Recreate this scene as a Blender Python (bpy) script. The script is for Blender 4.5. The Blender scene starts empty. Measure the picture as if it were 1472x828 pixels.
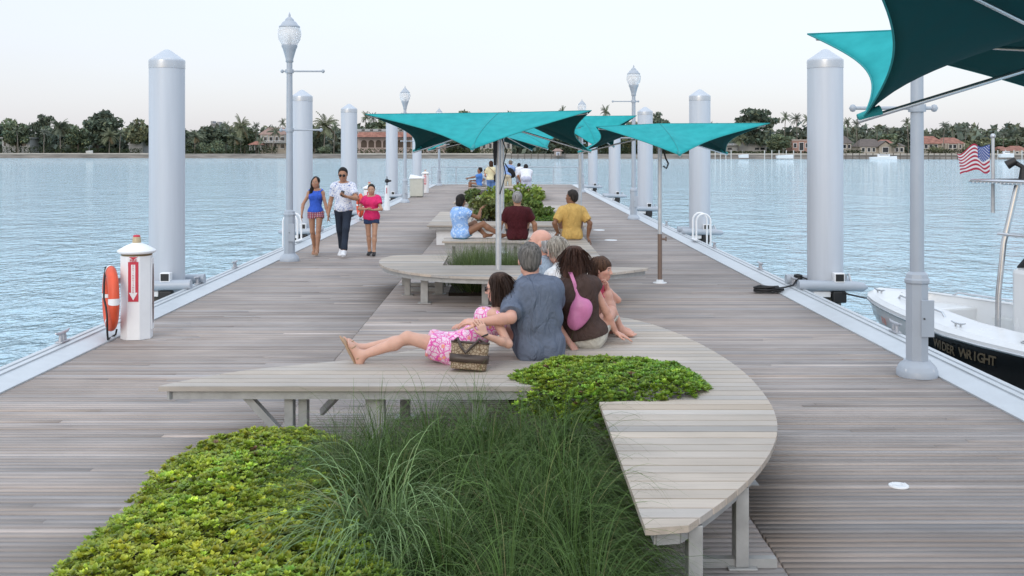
import bpy, bmesh, math, random
import numpy as np
from mathutils import Vector, Matrix
# ---------------------------------------------------------------- camera, sky, sun, exposure
SC = bpy.context.scene
COL = SC.collection
F, VX, VY, CAMZ, PW, PH = 1500.0, 729.0, 217.0, 2.1, 1472.0, 828.0
cam_data = bpy.data.cameras.new("camera")
cam = bpy.data.objects.new("camera", cam_data)
COL.objects.link(cam)
cam.location = (0, 0, CAMZ)
cam.rotation_euler = (math.radians(90), 0, 0)
cam_data.sensor_width = 36.0
cam_data.lens = F / PW * 36.0
cam_data.shift_x = (PW / 2 - VX) / PW
cam_data.shift_y = -(PH / 2 - VY) / PW
cam_data.clip_start, cam_data.clip_end = 0.1, 6000
SC.camera = cam

SUN_EL, SUN_AZ = math.radians(24), math.radians(200)     # azimuth clockwise from +Y: low behind the camera, a little to the left
world = bpy.data.worlds.new("World")
SC.world = world
world.use_nodes = True
wn, wl = world.node_tree.nodes, world.node_tree.links
wn.clear()
w_out = wn.new("ShaderNodeOutputWorld")
sky = wn.new("ShaderNodeTexSky")
sky.sky_type = 'NISHITA'
sky.sun_disc = False
sky.sun_elevation, sky.sun_rotation = SUN_EL, SUN_AZ
sky.air_density, sky.dust_density = 1.0, 2.0
bg_a = wn.new("ShaderNodeBackground"); bg_a.inputs[1].default_value = 0.05
wl.new(sky.outputs[0], bg_a.inputs[0])
# thin bright overcast: pale at the horizon, bluer towards the zenith
tc = wn.new("ShaderNodeTexCoord")
sep = wn.new("ShaderNodeSeparateXYZ"); wl.new(tc.outputs['Generated'], sep.inputs[0])
nz = wn.new("ShaderNodeTexNoise"); nz.inputs['Scale'].default_value = 2.2; nz.inputs['Detail'].default_value = 4
mp = wn.new("ShaderNodeMapping"); mp.inputs['Scale'].default_value = (1, 1, 5)
wl.new(tc.outputs['Generated'], mp.inputs[0]); wl.new(mp.outputs[0], nz.inputs['Vector'])
ma = wn.new("ShaderNodeMath"); ma.operation = 'MULTIPLY_ADD'
wl.new(nz.outputs[0], ma.inputs[0]); ma.inputs[1].default_value = 0.10
wl.new(sep.outputs['Z'], ma.inputs[2])
rp = wn.new("ShaderNodeValToRGB")
cr = rp.color_ramp
SKY = [(0.0, (0.66, 0.635, 0.675)), (0.045, (0.655, 0.64, 0.67)), (0.10, (0.60, 0.605, 0.64)), (0.17, (0.62, 0.66, 0.71)), (0.28, (0.92, 1.03, 1.16)), (0.5, (1.10, 1.26, 1.45)), (1.0, (1.22, 1.42, 1.66))]
for i_, (p_, c_) in enumerate(SKY):
    e_ = cr.elements[0] if i_ == 0 else (cr.elements[1] if i_ == len(SKY) - 1 else cr.elements.new(p_))
    e_.position = p_; e_.color = (c_[0] / 2, c_[1] / 2, c_[2] / 2, 1)
wl.new(ma.outputs[0], rp.inputs[0])
bg_b = wn.new("ShaderNodeBackground"); bg_b.inputs[1].default_value = 1.9
wl.new(rp.outputs[0], bg_b.inputs[0])
addw = wn.new("ShaderNodeAddShader")
wl.new(bg_a.outputs[0], addw.inputs[0]); wl.new(bg_b.outputs[0], addw.inputs[1])
wl.new(addw.outputs[0], w_out.inputs[0])

sun_d = bpy.data.lights.new("sun", 'SUN')
sun_d.energy, sun_d.angle, sun_d.color = 0.7, math.radians(25), (1.0, 0.95, 0.9)
sun = bpy.data.objects.new("sun", sun_d)
COL.objects.link(sun)
sv = Vector((math.sin(SUN_AZ) * math.cos(SUN_EL), math.cos(SUN_AZ) * math.cos(SUN_EL), math.sin(SUN_EL)))
sun.rotation_euler = sv.to_track_quat('Z', 'Y').to_euler()

vs = SC.view_settings
vs.view_transform, vs.look, vs.exposure, vs.gamma, vs.use_curve_mapping = 'Standard', 'None', 0.0, 1.0, False
SC.cycles.max_bounces = 6
SC.cycles.transparent_max_bounces = 8

# ---------------------------------------------------------------- helpers
rnd = random.Random(7)
rng = np.random.default_rng(7)

def at(px, py, z=0.0):
    """photo pixel -> point on the level plane at height z"""
    Y = F * (CAMZ - z) / (py - VY)
    return Vector(((px - VX) * Y / F, Y, z))

def atY(px, py, Y):
    """photo pixel -> point at depth Y"""
    return Vector(((px - VX) * Y / F, Y, CAMZ - (py - VY) * Y / F))

def V(*a): return Vector(a)

def new_mesh(name, verts, faces, smooth=False):
    me = bpy.data.meshes.new(name)
    verts = np.asarray(verts, dtype=np.float32).reshape(-1, 3)
    if isinstance(faces, np.ndarray) and faces.ndim == 2:
        n, k = faces.shape
        me.vertices.add(len(verts)); me.vertices.foreach_set('co', verts.ravel())
        me.loops.add(n * k); me.loops.foreach_set('vertex_index', faces.astype(np.int32).ravel())
        me.polygons.add(n)
        me.polygons.foreach_set('loop_start', np.arange(0, n * k, k, dtype=np.int32))
        me.update(calc_edges=True)
    else:
        me.from_pydata([tuple(map(float, v)) for v in verts], [], [tuple(int(i) for i in f) for f in faces])
        me.update()
    if smooth:
        me.polygons.foreach_set('use_smooth', np.ones(len(me.polygons), dtype=bool))
    return me

def link(name, me, mat=None, parent=None, loc=None):
    o = bpy.data.objects.new(name, me)
    COL.objects.link(o)
    if mat is not None:
        me.materials.clear()
        for m in (mat if isinstance(mat, (list, tuple)) else [mat]):
            me.materials.append(m)
    if parent is not None:
        o.parent = parent
    if loc is not None:
        o.location = loc
    return o

def tag(o, label=None, cat=None, group=None, kind=None):
    if label: o['label'] = label
    if cat: o['category'] = cat
    if group: o['group'] = group
    if kind: o['kind'] = kind
    return o

def thing(name, label, cat, loc=(0, 0, 0), rz=0.0, group=None):
    o = bpy.data.objects.new(name, None)
    COL.objects.link(o)
    o.empty_display_size = 0.1
    o.location = loc; o.rotation_euler = (0, 0, rz)
    return tag(o, label, cat, group)

def copy_tree(o, parent=None):
    c = o.copy()
    COL.objects.link(c)
    if parent is not None: c.parent = parent
    for ch in list(o.children):
        copy_tree(ch, c)
    return c

class MB:
    """collects simple solids; build() links them as ONE mesh object"""
    def __init__(s): s.v, s.f, s.sm = [], [], []
    def add(s, vs, fs, smooth=False):
        b = len(s.v); s.v += [tuple(v) for v in vs]
        for f in fs: s.f.append(tuple(i + b for i in f)); s.sm.append(smooth)
        return s
    def box(s, lo, hi, M=None):
        x0, y0, z0 = lo; x1, y1, z1 = hi
        vs = [V(x0, y0, z0), V(x1, y0, z0), V(x1, y1, z0), V(x0, y1, z0), V(x0, y0, z1), V(x1, y0, z1), V(x1, y1, z1), V(x0, y1, z1)]
        if M is not None: vs = [M @ v for v in vs]
        return s.add(vs, [(0, 3, 2, 1), (4, 5, 6, 7), (0, 1, 5, 4), (1, 2, 6, 5), (2, 3, 7, 6), (3, 0, 4, 7)])
    def bar(s, a, b, w, h, up=V(0, 0, 1)):
        """rectangular bar from a to b: width w, height h"""
        a, b = Vector(a), Vector(b); d = (b - a)
        L = d.length; d.normalize()
        x = d.cross(up)
        if x.length < 1e-5: x = d.cross(V(1, 0, 0))
        x.normalize(); u = x.cross(d)
        vs = []
        for t in (a, b):
            for sx, su in ((-1, -1), (1, -1), (1, 1), (-1, 1)):
                vs.append(t + x * (w / 2 * sx) + u * (h / 2 * su))
        return s.add(vs, [(0, 1, 2, 3), (7, 6, 5, 4), (4, 5, 1, 0), (5, 6, 2, 1), (6, 7, 3, 2), (7, 4, 0, 3)])
    def tube(s, pts, r, n=8, cap=True):
        pts = [Vector(p) for p in pts]
        rs = r if isinstance(r, (list, tuple)) else [r] * len(pts)
        rings = []
        px = None
        for i, p in enumerate(pts):
            d = (pts[min(i + 1, len(pts) - 1)] - pts[max(i - 1, 0)])
            if d.length < 1e-9: d = V(0, 0, 1)
            d.normalize()
            if px is None:
                px = d.cross(V(0, 0, 1))
                if px.length < 1e-3: px = d.cross(V(0, 1, 0))
                if px.length < 1e-3: px = V(1, 0, 0)
            px = px - d * px.dot(d)
            if px.length < 1e-6: px = d.cross(V(1, 0.3, 0.2))
            px.normalize()
            u = d.cross(px)
            rings.append([p + (px * math.cos(2 * math.pi * k / n) + u * math.sin(2 * math.pi * k / n)) * rs[i] for k in range(n)])
        vs = [v for ring in rings for v in ring]
        fs = []
        for i in range(len(pts) - 1):
            for k in range(n):
                a, b = i * n + k, i * n + (k + 1) % n
                fs.append((a, b, b + n, a + n))
        s.add(vs, fs, True)
        if cap:
            s.add(rings[0], [tuple(reversed(range(n)))]); s.add(rings[-1], [tuple(range(n))])
        return s
    def lathe(s, prof, c=(0, 0, 0), n=20, M=None, smooth=True, cap=True):
        """profile [(r, z)] about the z axis"""
        c = Vector(c); vs = []
        for r, z in prof:
            for k in range(n):
                a = 2 * math.pi * k / n
                p = V(r * math.cos(a), r * math.sin(a), z)
                vs.append((M @ p if M is not None else p) + c)
        fs = []
        for i in range(len(prof) - 1):
            for k in range(n):
                a, b = i * n + k, i * n + (k + 1) % n
                fs.append((a, b, b + n, a + n))
        s.add(vs, fs, smooth)
        if cap:
            m = len(prof) - 1
            if prof[0][0] > 1e-4: s.add(vs[:n], [tuple(reversed(range(n)))])
            if prof[-1][0] > 1e-4: s.add(vs[m * n:], [tuple(range(n))])
        return s
    def prism(s, poly, z0, z1):
        n = len(poly)
        vs = [(p[0], p[1], z0) for p in poly] + [(p[0], p[1], z1) for p in poly]
        fs = [tuple(reversed(range(n))), tuple(range(n, 2 * n))] + [(i, (i + 1) % n, (i + 1) % n + n, i + n) for i in range(n)]
        return s.add(vs, fs)
    def mesh(s, name):
        me = bpy.data.meshes.new(name)
        me.from_pydata([tuple(v) for v in s.v], [], s.f)
        me.polygons.foreach_set('use_smooth', s.sm)
        me.update()
        return me
    def build(s, name, mat, parent=None, bevel=0.0, loc=None):
        me = s.mesh(name)
        if bevel > 0:
            bm = bmesh.new(); bm.from_mesh(me)
            bmesh.ops.remove_doubles(bm, verts=bm.verts, dist=1e-5)
            es = [e for e in bm.edges if len(e.link_faces) == 2 and e.calc_face_angle(0) > 0.6]
            bmesh.ops.bevel(bm, geom=es, offset=bevel, segments=2, affect='EDGES', profile=0.5, clamp_overlap=True)
            bm.to_mesh(me); bm.free()
        return link(name, me, mat, parent, loc)

def poly_mesh(outline, z, name='m'):
    """triangulated flat polygon mesh via bmesh"""
    bm = bmesh.new()
    f = bm.faces.new([bm.verts.new((p[0], p[1], z)) for p in outline])
    bmesh.ops.triangulate(bm, faces=[f])
    return bm

# ---------------------------------------------------------------- materials
MATS = {}
def mat(name, col, rough=0.6, metal=0.0, var=0.0, vscale=8.0, bump=0.0, bscale=40.0, spec=0.5, coords='Object', stretch=(1, 1, 1), col2=None, sss=0.0, coat=0.0):
    """principled material with a little noise in colour, roughness and relief"""
    if name in MATS: return MATS[name]
    m = bpy.data.materials.new(name); m.use_nodes = True
    n, l = m.node_tree.nodes, m.node_tree.links
    b = n['Principled BSDF']
    b.inputs['Roughness'].default_value = rough
    b.inputs['Metallic'].default_value = metal
    b.inputs['Specular IOR Level'].default_value = spec
    if coat: b.inputs['Coat Weight'].default_value = coat
    if sss:
        b.inputs['Subsurface Weight'].default_value = sss
        b.inputs['Subsurface Radius'].default_value = (0.01, 0.004, 0.002)
    c = (*col, 1)
    b.inputs['Base Color'].default_value = c
    if var or bump or col2:
        t = n.new('ShaderNodeTexCoord'); mp = n.new('ShaderNodeMapping'); mp.inputs['Scale'].default_value = stretch
        l.new(t.outputs[coords], mp.inputs[0])
    if var or col2:
        nz = n.new('ShaderNodeTexNoise'); nz.inputs['Scale'].default_value = vscale; nz.inputs['Detail'].default_value = 5; nz.inputs['Roughness'].default_value = 0.6
        l.new(mp.outputs[0], nz.inputs['Vector'])
        rp = n.new('ShaderNodeValToRGB')
        a = [max(0, x * (1 - var)) for x in col]; d = [min(1, x * (1 + var)) for x in (col2 or col)]
        rp.color_ramp.elements[0].position = 0.3; rp.color_ramp.elements[0].color = (*a, 1)
        rp.color_ramp.elements[1].position = 0.7; rp.color_ramp.elements[1].color = (*d, 1)
        l.new(nz.outputs[0], rp.inputs[0]); l.new(rp.outputs[0], b.inputs['Base Color'])
        mr = n.new('ShaderNodeMapRange'); mr.inputs['To Min'].default_value = max(0.02, rough - 0.08); mr.inputs['To Max'].default_value = min(1, rough + 0.08)
        l.new(nz.outputs[0], mr.inputs[0]); l.new(mr.outputs[0], b.inputs['Roughness'])
    if bump:
        nb = n.new('ShaderNodeTexNoise'); nb.inputs['Scale'].default_value = bscale; nb.inputs['Detail'].default_value = 3
        l.new(mp.outputs[0], nb.inputs['Vector'])
        bp = n.new('ShaderNodeBump'); bp.inputs['Strength'].default_value = bump; bp.inputs['Distance'].default_value = 0.01
        l.new(nb.outputs[0], bp.inputs['Height']); l.new(bp.outputs[0], b.inputs['Normal'])
    MATS[name] = m
    return m

def mat_attr(name, rough=0.6, attr='Col', spec=0.3, var=0.12, vscale=30, trans=0.0, sss=0.0, bump=0.0, bscale=120):
    """principled material whose base colour is the mesh's own colour attribute, with fine noise"""
    if name in MATS: return MATS[name]
    m = bpy.data.materials.new(name); m.use_nodes = True
    n, l = m.node_tree.nodes, m.node_tree.links
    b = n['Principled BSDF']; b.inputs['Roughness'].default_value = rough; b.inputs['Specular IOR Level'].default_value = spec
    a = n.new('ShaderNodeAttribute'); a.attribute_name = attr
    t = n.new('ShaderNodeTexCoord')
    nz = n.new('ShaderNodeTexNoise'); nz.inputs['Scale'].default_value = vscale; nz.inputs['Detail'].default_value = 4
    l.new(t.outputs['Object'], nz.inputs['Vector'])
    mr = n.new('ShaderNodeMapRange'); mr.inputs['From Min'].default_value = 0.3; mr.inputs['From Max'].default_value = 0.7; mr.inputs['To Min'].default_value = 1 - var; mr.inputs['To Max'].default_value = 1 + var
    l.new(nz.outputs[0], mr.inputs[0])
    mx = n.new('ShaderNodeVectorMath'); mx.operation = 'SCALE'
    l.new(a.outputs['Color'], mx.inputs[0]); l.new(mr.outputs[0], mx.inputs['Scale'])
    l.new(mx.outputs[0], b.inputs['Base Color'])
    if sss:
        b.inputs['Subsurface Weight'].default_value = sss
        b.inputs['Subsurface Radius'].default_value = (0.012, 0.005, 0.003)
    if bump:
        nb = n.new('ShaderNodeTexNoise'); nb.inputs['Scale'].default_value = bscale; l.new(t.outputs['Object'], nb.inputs['Vector'])
        bp = n.new('ShaderNodeBump'); bp.inputs['Strength'].default_value = bump; bp.inputs['Distance'].default_value = 0.004
        l.new(nb.outputs[0], bp.inputs['Height']); l.new(bp.outputs[0], b.inputs['Normal'])
    if trans:
        tr = n.new('ShaderNodeBsdfTranslucent'); l.new(mx.outputs[0], tr.inputs[0])
        ms = n.new('ShaderNodeMixShader'); ms.inputs[0].default_value = trans
        l.new(b.outputs[0], ms.inputs[1]); l.new(tr.outputs[0], ms.inputs[2])
        l.new(ms.outputs[0], n['Material Output'].inputs[0])
    MATS[name] = m
    return m

def set_col(me, cols):
    """per-vertex colours (linear) on attribute Col"""
    a = me.color_attributes.new('Col', 'FLOAT_COLOR', 'POINT')
    c = np.ones((len(me.vertices), 4), dtype=np.float32); c[:, :3] = cols
    a.data.foreach_set('color', c.ravel())

M_PAINT = mat('grey_paint', (0.37, 0.41, 0.46), 0.35, var=0.05, vscale=3)
M_PILE = mat('pile_sleeve', (0.47, 0.505, 0.555), 0.42, var=0.075, vscale=2.2, stretch=(2.2, 2.2, 0.12))
M_WHITE = mat('white_paint', (0.78, 0.79, 0.80), 0.4, var=0.04, vscale=5)
M_ALU = mat('curb_aluminium', (0.51, 0.54, 0.56), 0.42, metal=0.15, var=0.06, vscale=6)
M_STEEL = mat('galvanised_steel', (0.52, 0.54, 0.56), 0.4, metal=0.5, var=0.12, vscale=14)
M_CHROME = mat('stainless_steel', (0.62, 0.63, 0.64), 0.22, metal=0.9, var=0.05)
M_BLACK = mat('black_rubber', (0.012, 0.012, 0.013), 0.55)
M_DARK = mat('dark_void', (0.02, 0.02, 0.022), 0.8)
# ================================================================ WATER
WATER_Z = -0.9
def water_material():
    m = bpy.data.materials.new('water'); m.use_nodes = True
    n, l = m.node_tree.nodes, m.node_tree.links
    b = n['Principled BSDF']
    b.inputs['Base Color'].default_value = (0.42, 0.61, 0.70, 1)
    b.inputs['Roughness'].default_value = 0.05
    b.inputs['IOR'].default_value = 1.5
    b.inputs['Specular IOR Level'].default_value = 0.5
    t = n.new('ShaderNodeTexCoord')
    prev = None
    h = None
    for sc, st, w in ((0.09, (1, 1, 1), 0.9), (0.25, (1, 0.9, 1), 0.6), (0.7, (1, 0.8, 1), 0.85), (1.9, (1, 0.7, 1), 0.60), (4.6, (1, 0.7, 1), 0.30), (10.0, (1, 0.8, 1), 0.10)):
        mp_ = n.new('ShaderNodeMapping'); mp_.inputs['Scale'].default_value = st; mp_.inputs['Rotation'].default_value = (0, 0, 0.25 + 0.31 * math.sin(sc * 5))
        l.new(t.outputs['Object'], mp_.inputs[0])
        z = n.new('ShaderNodeTexNoise'); z.inputs['Scale'].default_value = sc; z.inputs['Detail'].default_value = 3; z.inputs['Distortion'].default_value = 0.4
        l.new(mp_.outputs[0], z.inputs['Vector'])
        k = n.new('ShaderNodeMath'); k.operation = 'MULTIPLY_ADD'; k.inputs[1].default_value = w
        l.new(z.outputs[0], k.inputs[0])
        if h is None: k.inputs[2].default_value = 0
        else: l.new(h.outputs[0], k.inputs[2])
        h = k
    bp = n.new('ShaderNodeBump'); bp.inputs['Strength'].default_value = 1.0; bp.inputs['Distance'].default_value = 0.46
    l.new(h.outputs[0], bp.inputs['Height']); l.new(bp.outputs[0], b.inputs['Normal'])
    return m
wm = water_material()
def water_grid():
    xs = np.concatenate([-np.geomspace(10, 4000, 20)[::-1], np.geomspace(10, 4000, 20)]); ys = np.concatenate([np.array([-40.0]), np.geomspace(1, 4000, 40)])
    X, Y = np.meshgrid(xs, ys)
    ny, nx = X.shape
    i = np.arange(ny * nx).reshape(ny, nx)
    f = np.stack([i[:-1, :-1], i[:-1, 1:], i[1:, 1:], i[1:, :-1]], -1).reshape(-1, 4)
    return np.stack([X, Y, np.full_like(X, WATER_Z)], -1).reshape(-1, 3), f
v_, f_ = water_grid()
tag(link('water', new_mesh('water', v_, f_, True), wm), 'pale blue rippled water of the lagoon round the pier', 'water', kind='structure')

# ================================================================ DECK
DL, DR, DY0, DY1 = -4.38, 4.0, 1.5, 64.5
SEAMS = [DL, -1.735, 1.395, DR]
def wood_material(name, gain=1.0, grain=0.35, rough=0.62, fine=1.0):
    m = bpy.data.materials.new(name); m.use_nodes = True
    n, l = m.node_tree.nodes, m.node_tree.links
    b = n['Principled BSDF']; b.inputs['Roughness'].default_value = rough; b.inputs['Specular IOR Level'].default_value = 0.35
    a = n.new('ShaderNodeAttribute'); a.attribute_name = 'Col'
    t = n.new('ShaderNodeTexCoord')
    def noise(scale, st, det):
        mp_ = n.new('ShaderNodeMapping'); mp_.inputs['Scale'].default_value = st
        l.new(t.outputs['Object'], mp_.inputs[0])
        z = n.new('ShaderNodeTexNoise'); z.inputs['Scale'].default_value = scale; z.inputs['Detail'].default_value = det; z.inputs['Roughness'].default_value = 0.65
        l.new(mp_.outputs[0], z.inputs['Vector'])
        return z
    g = noise(9 * fine, (0.35, 14, 4), 5)
    s = noise(1.1, (0.6, 1.2, 1), 3)
    mr = n.new('ShaderNodeMapRange'); mr.inputs['From Min'].default_value = 0.3; mr.inputs['From Max'].default_value = 0.7
    mr.inputs['To Min'].default_value = (1 - grain) * gain; mr.inputs['To Max'].default_value = (1 + grain) * gain
    l.new(g.outputs[0], mr.inputs[0])
    m2 = n.new('ShaderNodeMapRange'); m2.inputs['From Min'].default_value = 0.3; m2.inputs['From Max'].default_value = 0.7
    m2.inputs['To Min'].default_value = 0.80; m2.inputs['To Max'].default_value = 1.14
    l.new(s.outputs[0], m2.inputs[0])
    mu = n.new('ShaderNodeMath'); mu.operation = 'MULTIPLY'; l.new(mr.outputs[0], mu.inputs[0]); l.new(m2.outputs[0], mu.inputs[1])
    mx = n.new('ShaderNodeVectorMath'); mx.operation = 'SCALE'
    l.new(a.outputs['Color'], mx.inputs[0]); l.new(mu.outputs[0], mx.inputs['Scale']); l.new(mx.outputs[0], b.inputs['Base Color'])
    bp = n.new('ShaderNodeBump'); bp.inputs['Strength'].default_value = 0.35; bp.inputs['Distance'].default_value = 0.004
    l.new(g.outputs[0], bp.inputs['Height']); l.new(bp.outputs[0], b.inputs['Normal'])
    return m
M_DECK = wood_material('weathered_decking', grain=0.17)
M_SEAT = wood_material('weathered_bench_wood', grain=0.12, fine=0.8)

def boards_deck():
    pitch, gap, th = 0.0685, 0.0075, 0.03
    vs, cols = [], []
    r = np.random.default_rng(11)
    walk = 0.0
    for i in range(int((DY1 - DY0) / pitch)):
        y0 = DY0 + i * pitch; y1 = y0 + pitch - gap
        walk = walk * 0.72 + r.normal(0, 0.05)
        for k in range(3):
            xa, xb = SEAMS[k] + 0.006, SEAMS[k + 1] - 0.006
            cuts = [xa, xb]
            if r.random() < 0.22:
                c = r.uniform(xa + 0.5, xb - 0.5); cuts = [xa, c - 0.002, c + 0.002, xb]
            for j in range(0, len(cuts), 2):
                x0, x1 = cuts[j], cuts[j + 1]
                tone = 0.292 * math.exp(np.clip(walk * 1.0 + r.normal(0, 0.085), -0.5, 0.4))
                if r.random() < 0.08: tone *= 1.25
                warm = r.normal(0, 0.035)
                c = (tone * (1.135 + warm), tone * 0.985, tone * (0.90 - warm * 0.8))
                dz = r.normal(0, 0.0012)
                for z in (-th, dz):
                    vs += [(x0, y0, z), (x1, y0, z), (x1, y1, z), (x0, y1, z)]
                cols += [c] * 8
    n = len(vs) // 8
    q = np.array([(4, 5, 6, 7), (0, 1, 5, 4), (1, 2, 6, 5), (2, 3, 7, 6), (3, 0, 4, 7)])
    f = (np.arange(n)[:, None, None] * 8 + q[None]).reshape(-1, 4)
    me = new_mesh('deck', vs, f); set_col(me, np.array(cols))
    return me
tag(link('deck', boards_deck(), M_DECK), 'weathered grey-brown boardwalk of narrow crosswise boards', 'deck', kind='structure')
mb = MB(); mb.box((DL - 0.35, DY0, -0.55), (DR + 0.35, DY1 + 0.2, -0.034))
tag(mb.build('deck_base', M_DARK), 'dark pontoon under the boards', 'deck', kind='structure')

# curbs: pale aluminium kerb band with a low rail along each side
def curb(side):
    x = DL if side < 0 else DR
    s = side
    prof = [(0.0, -0.03), (0.0, 0.012), (0.012, 0.016), (0.22, 0.045), (0.232, 0.052), (0.238, 0.022), (0.252, 0.022), (0.257, 0.058), (0.318, 0.058), (0.325, 0.035), (0.338, 0.035), (0.343, 0.062), (0.398, 0.062), (0.403, -0.35), (0.36, -0.36)]
    vs, fs = [], []
    for y in (DY0, DY1 + 0.15):
        vs += [(x + s * p[0], y, p[1]) for p in prof]
    n = len(prof)
    fs = [(i, i + 1, i + 1 + n, i + n) for i in range(n - 1)]
    me = new_mesh('kerb', vs, fs)
    return tag(link('kerb', me, M_ALU), 'pale metal kerb along the %s edge of the deck' % ('left' if s < 0 else 'right'), 'kerb', kind='structure')
curb(-1); curb(1)
mb = MB(); mb.box((DL, DY1 + 0.002, -0.03), (DR, DY1 + 0.16, 0.05))
tag(mb.build('end_kerb', M_ALU), 'metal kerb across the far end of the deck', 'kerb', kind='structure')

# round steel deck plates
def deck_plate(px, py, r, label):
    p = at(px, py)
    mb = MB(); mb.lathe([(r, 0.0), (r, 0.007), (r - 0.006, 0.010), (r * 0.35, 0.010), (r * 0.33, 0.0085), (0.0, 0.0085)], n=28)
    for k in range(4):
        a = k * math.pi / 2 + 0.5
        mb.lathe([(0.006, 0.0101), (0.006, 0.0125), (0.0, 0.0125)], (r * 0.8 * math.cos(a), r * 0.8 * math.sin(a), 0), n=8)
    mb.box((0.02, -0.012, 0.010), (0.055, 0.002, 0.014), Matrix.Rotation(0.5, 4, 'Z'))
    tag(mb.build('deck_plate', M_WHITE, loc=p), label, 'deck plate', 'round plates let into the deck')
deck_plate(1292, 699, 0.062, 'round pale metal cover plate set in the boards at the lower right')
deck_plate(878, 345.5, 0.15, 'small pale cover plate in the boards right of the yellow-shirted man')
deck_plate(861, 331, 0.15, 'farther pale cover plate in the boards right of the yellow-shirted man')

# cleats
M_CLEAT = mat('cleat_metal', (0.42, 0.43, 0.46), 0.4, metal=0.4, var=0.1)
def cleat(x, y, label, rz=math.pi / 2):
    t = thing('mooring_cleat', label, 'cleat', (x, y, 0.062), rz, 'mooring cleats along the kerbs')
    mb = MB(); mb.box((-0.10, -0.04, 0), (0.10, 0.04, 0.014)); mb.build('base_plate', M_CLEAT, t, 0.004)
    mb = MB()
    for sx in (-1, 1): mb.tube([(sx * 0.05, 0, 0.01), (sx * 0.045, 0, 0.09)], [0.024, 0.017], 10)
    mb.tube([(-0.17, 0, 0.115), (-0.12, 0, 0.10), (0, 0, 0.095), (0.12, 0, 0.10), (0.17, 0, 0.115)], [0.008, 0.016, 0.021, 0.016, 0.008], 10)
    mb.build('horns', M_CLEAT, t)
    return t
XL, XR = DL - 0.37, DR + 0.37
cleat(XL, 11.15, 'grey mooring cleat on the left kerb nearest the camera')
cleat(XL, 16.05, 'grey mooring cleat beside the piling behind the fire pedestal')
cleat(XL, 18.2, 'grey mooring cleat between the fire pedestal piling and the nearest left lamp post')
cleat(XR, 11.75, 'grey mooring cleat on the right kerb half hidden by the big lamp post')
cleat(XR, 15.9, 'mooring cleat wound with the black rope beside the nearest right piling')
cleat(XR, 18.0, 'grey mooring cleat just beyond the black rope coil on the right kerb')
cleat(XR, 22.0, 'grey mooring cleat in front of the boarding ladder on the right kerb')
cleat(XR, 28.6, 'grey mooring cleat beyond the boarding ladder on the right kerb')
cleat(XR, 43.0, 'small distant mooring cleat beyond the middle right lamp post')
cleat(XR, 51.0, 'most distant mooring cleat on the right kerb')

# ================================================================ PILINGS with their guide collars
M_PILEWET = mat('wet_piling', (0.085, 0.075, 0.06), 0.8, var=0.5, vscale=9, bump=0.8, bscale=30)
def pile_mesh():
    R = 0.262
    a = MB(); a.lathe([(R, -0.02), (R, 3.34), (R - 0.001, 3.345)], n=40, cap=True)
    b = MB(); b.lathe([(R + 0.004, 3.345), (R + 0.006, 3.45), (R + 0.003, 3.475), (R - 0.02, 3.49), (0.05, 3.625), (0.025, 3.635), (0, 3.636)], n=40)
    c = MB(); c.lathe([(R - 0.03, -2.5), (R - 0.03, -0.02)], n=32)
    return a, b, c
a_, b_, c_ = pile_mesh()
M_CAP = mat('pile_cap', (0.48, 0.51, 0.55), 0.25, metal=0.35, var=0.05)
pile0 = thing('piling', 'x', 'piling', group='white sleeved pilings along the pier')
a_.build('sleeve', M_PILE, pile0); b_.build('cap', M_CAP, pile0); c_.build('wet_shaft', M_PILEWET, pile0)
first = [True]
def piling(x, y, label):
    o = pile0 if first[0] else copy_tree(pile0)
    first[0] = False
    o.location = (x, y, 0); o['label'] = label
PILES_R = [15.75, 26.0, 36.3, 46.6, 58.5]
PILES_L = [15.8, 26.2, 34.0, 46.6, 59.6]
PX_R, PX_L = 4.80, -5.15
ordw = ['nearest', 'second', 'third', 'fourth', 'farthest']
for i, y in enumerate(PILES_R): piling(PX_R, y, 'tall pale cone-capped piling, %s in the row along the right edge' % ordw[i])
for i, y in enumerate(PILES_L): piling(PX_L, y, 'tall pale cone-capped piling, %s in the row along the left edge' % ordw[i])

def guide(x, y, s, label):
    """collar that holds the deck to its piling: s = +1 right, -1 left"""
    t = thing('pile_guide', label, 'pile guide', (x, y, 0.0), 0, 'guide collars round the pilings')
    xin = (DR + 0.30 - x) if s > 0 else (DL - 0.30 - x)
    for k, yy in enumerate((-0.345, 0.345)):
        mb = MB(); mb.tube([(xin, yy, 0.12), (s * 0.30, yy, 0.10), (s * 0.46, yy, 0.09), (s * 0.52, yy, 0.088)], [0.078, 0.076, 0.066, 0.02], 14)
        arm = mb.build('arm', M_PAINT, t)
    mb = MB(); mb.box((-0.27, -0.34, -0.06), (-0.02, -0.26, 0.02)); mb.build('bracket', M_WHITE, t, 0.008)
    mb = MB(); mb.box((-0.26, 0.27, -0.05), (0.26, 0.33, 0.03)); mb.build('bracket', M_WHITE, t, 0.008)
    mb = MB(); mb.box((0.02, -0.40, 0.16), (0.17, -0.27, 0.30)); r = mb.build('roller_box', M_WHITE, t, 0.01)
    mb = MB(); mb.box((0.035, -0.408, 0.18), (0.155, -0.35, 0.285)); mb.build('roller', M_BLACK, r, 0.005)
    mb = MB(); mb.box((0.0, -0.40, -0.14), (0.2, -0.28, 0.03)); mb.build('rubber_pad', M_BLACK, t, 0.02)
    mb = MB(); mb.tube([(s * 0.32, 0.05, 0.1), (s * 0.33, 0.04, 0.22), (s * 0.36, 0.02, 0.25), (s * 0.40, 0.0, 0.1)], 0.018, 8); mb.build('eye', M_STEEL, t)
for i, y in enumerate(PILES_R): guide(PX_R, y, 1, 'grey guide collar with black rollers round the %s right-hand piling' % ordw[i])
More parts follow.
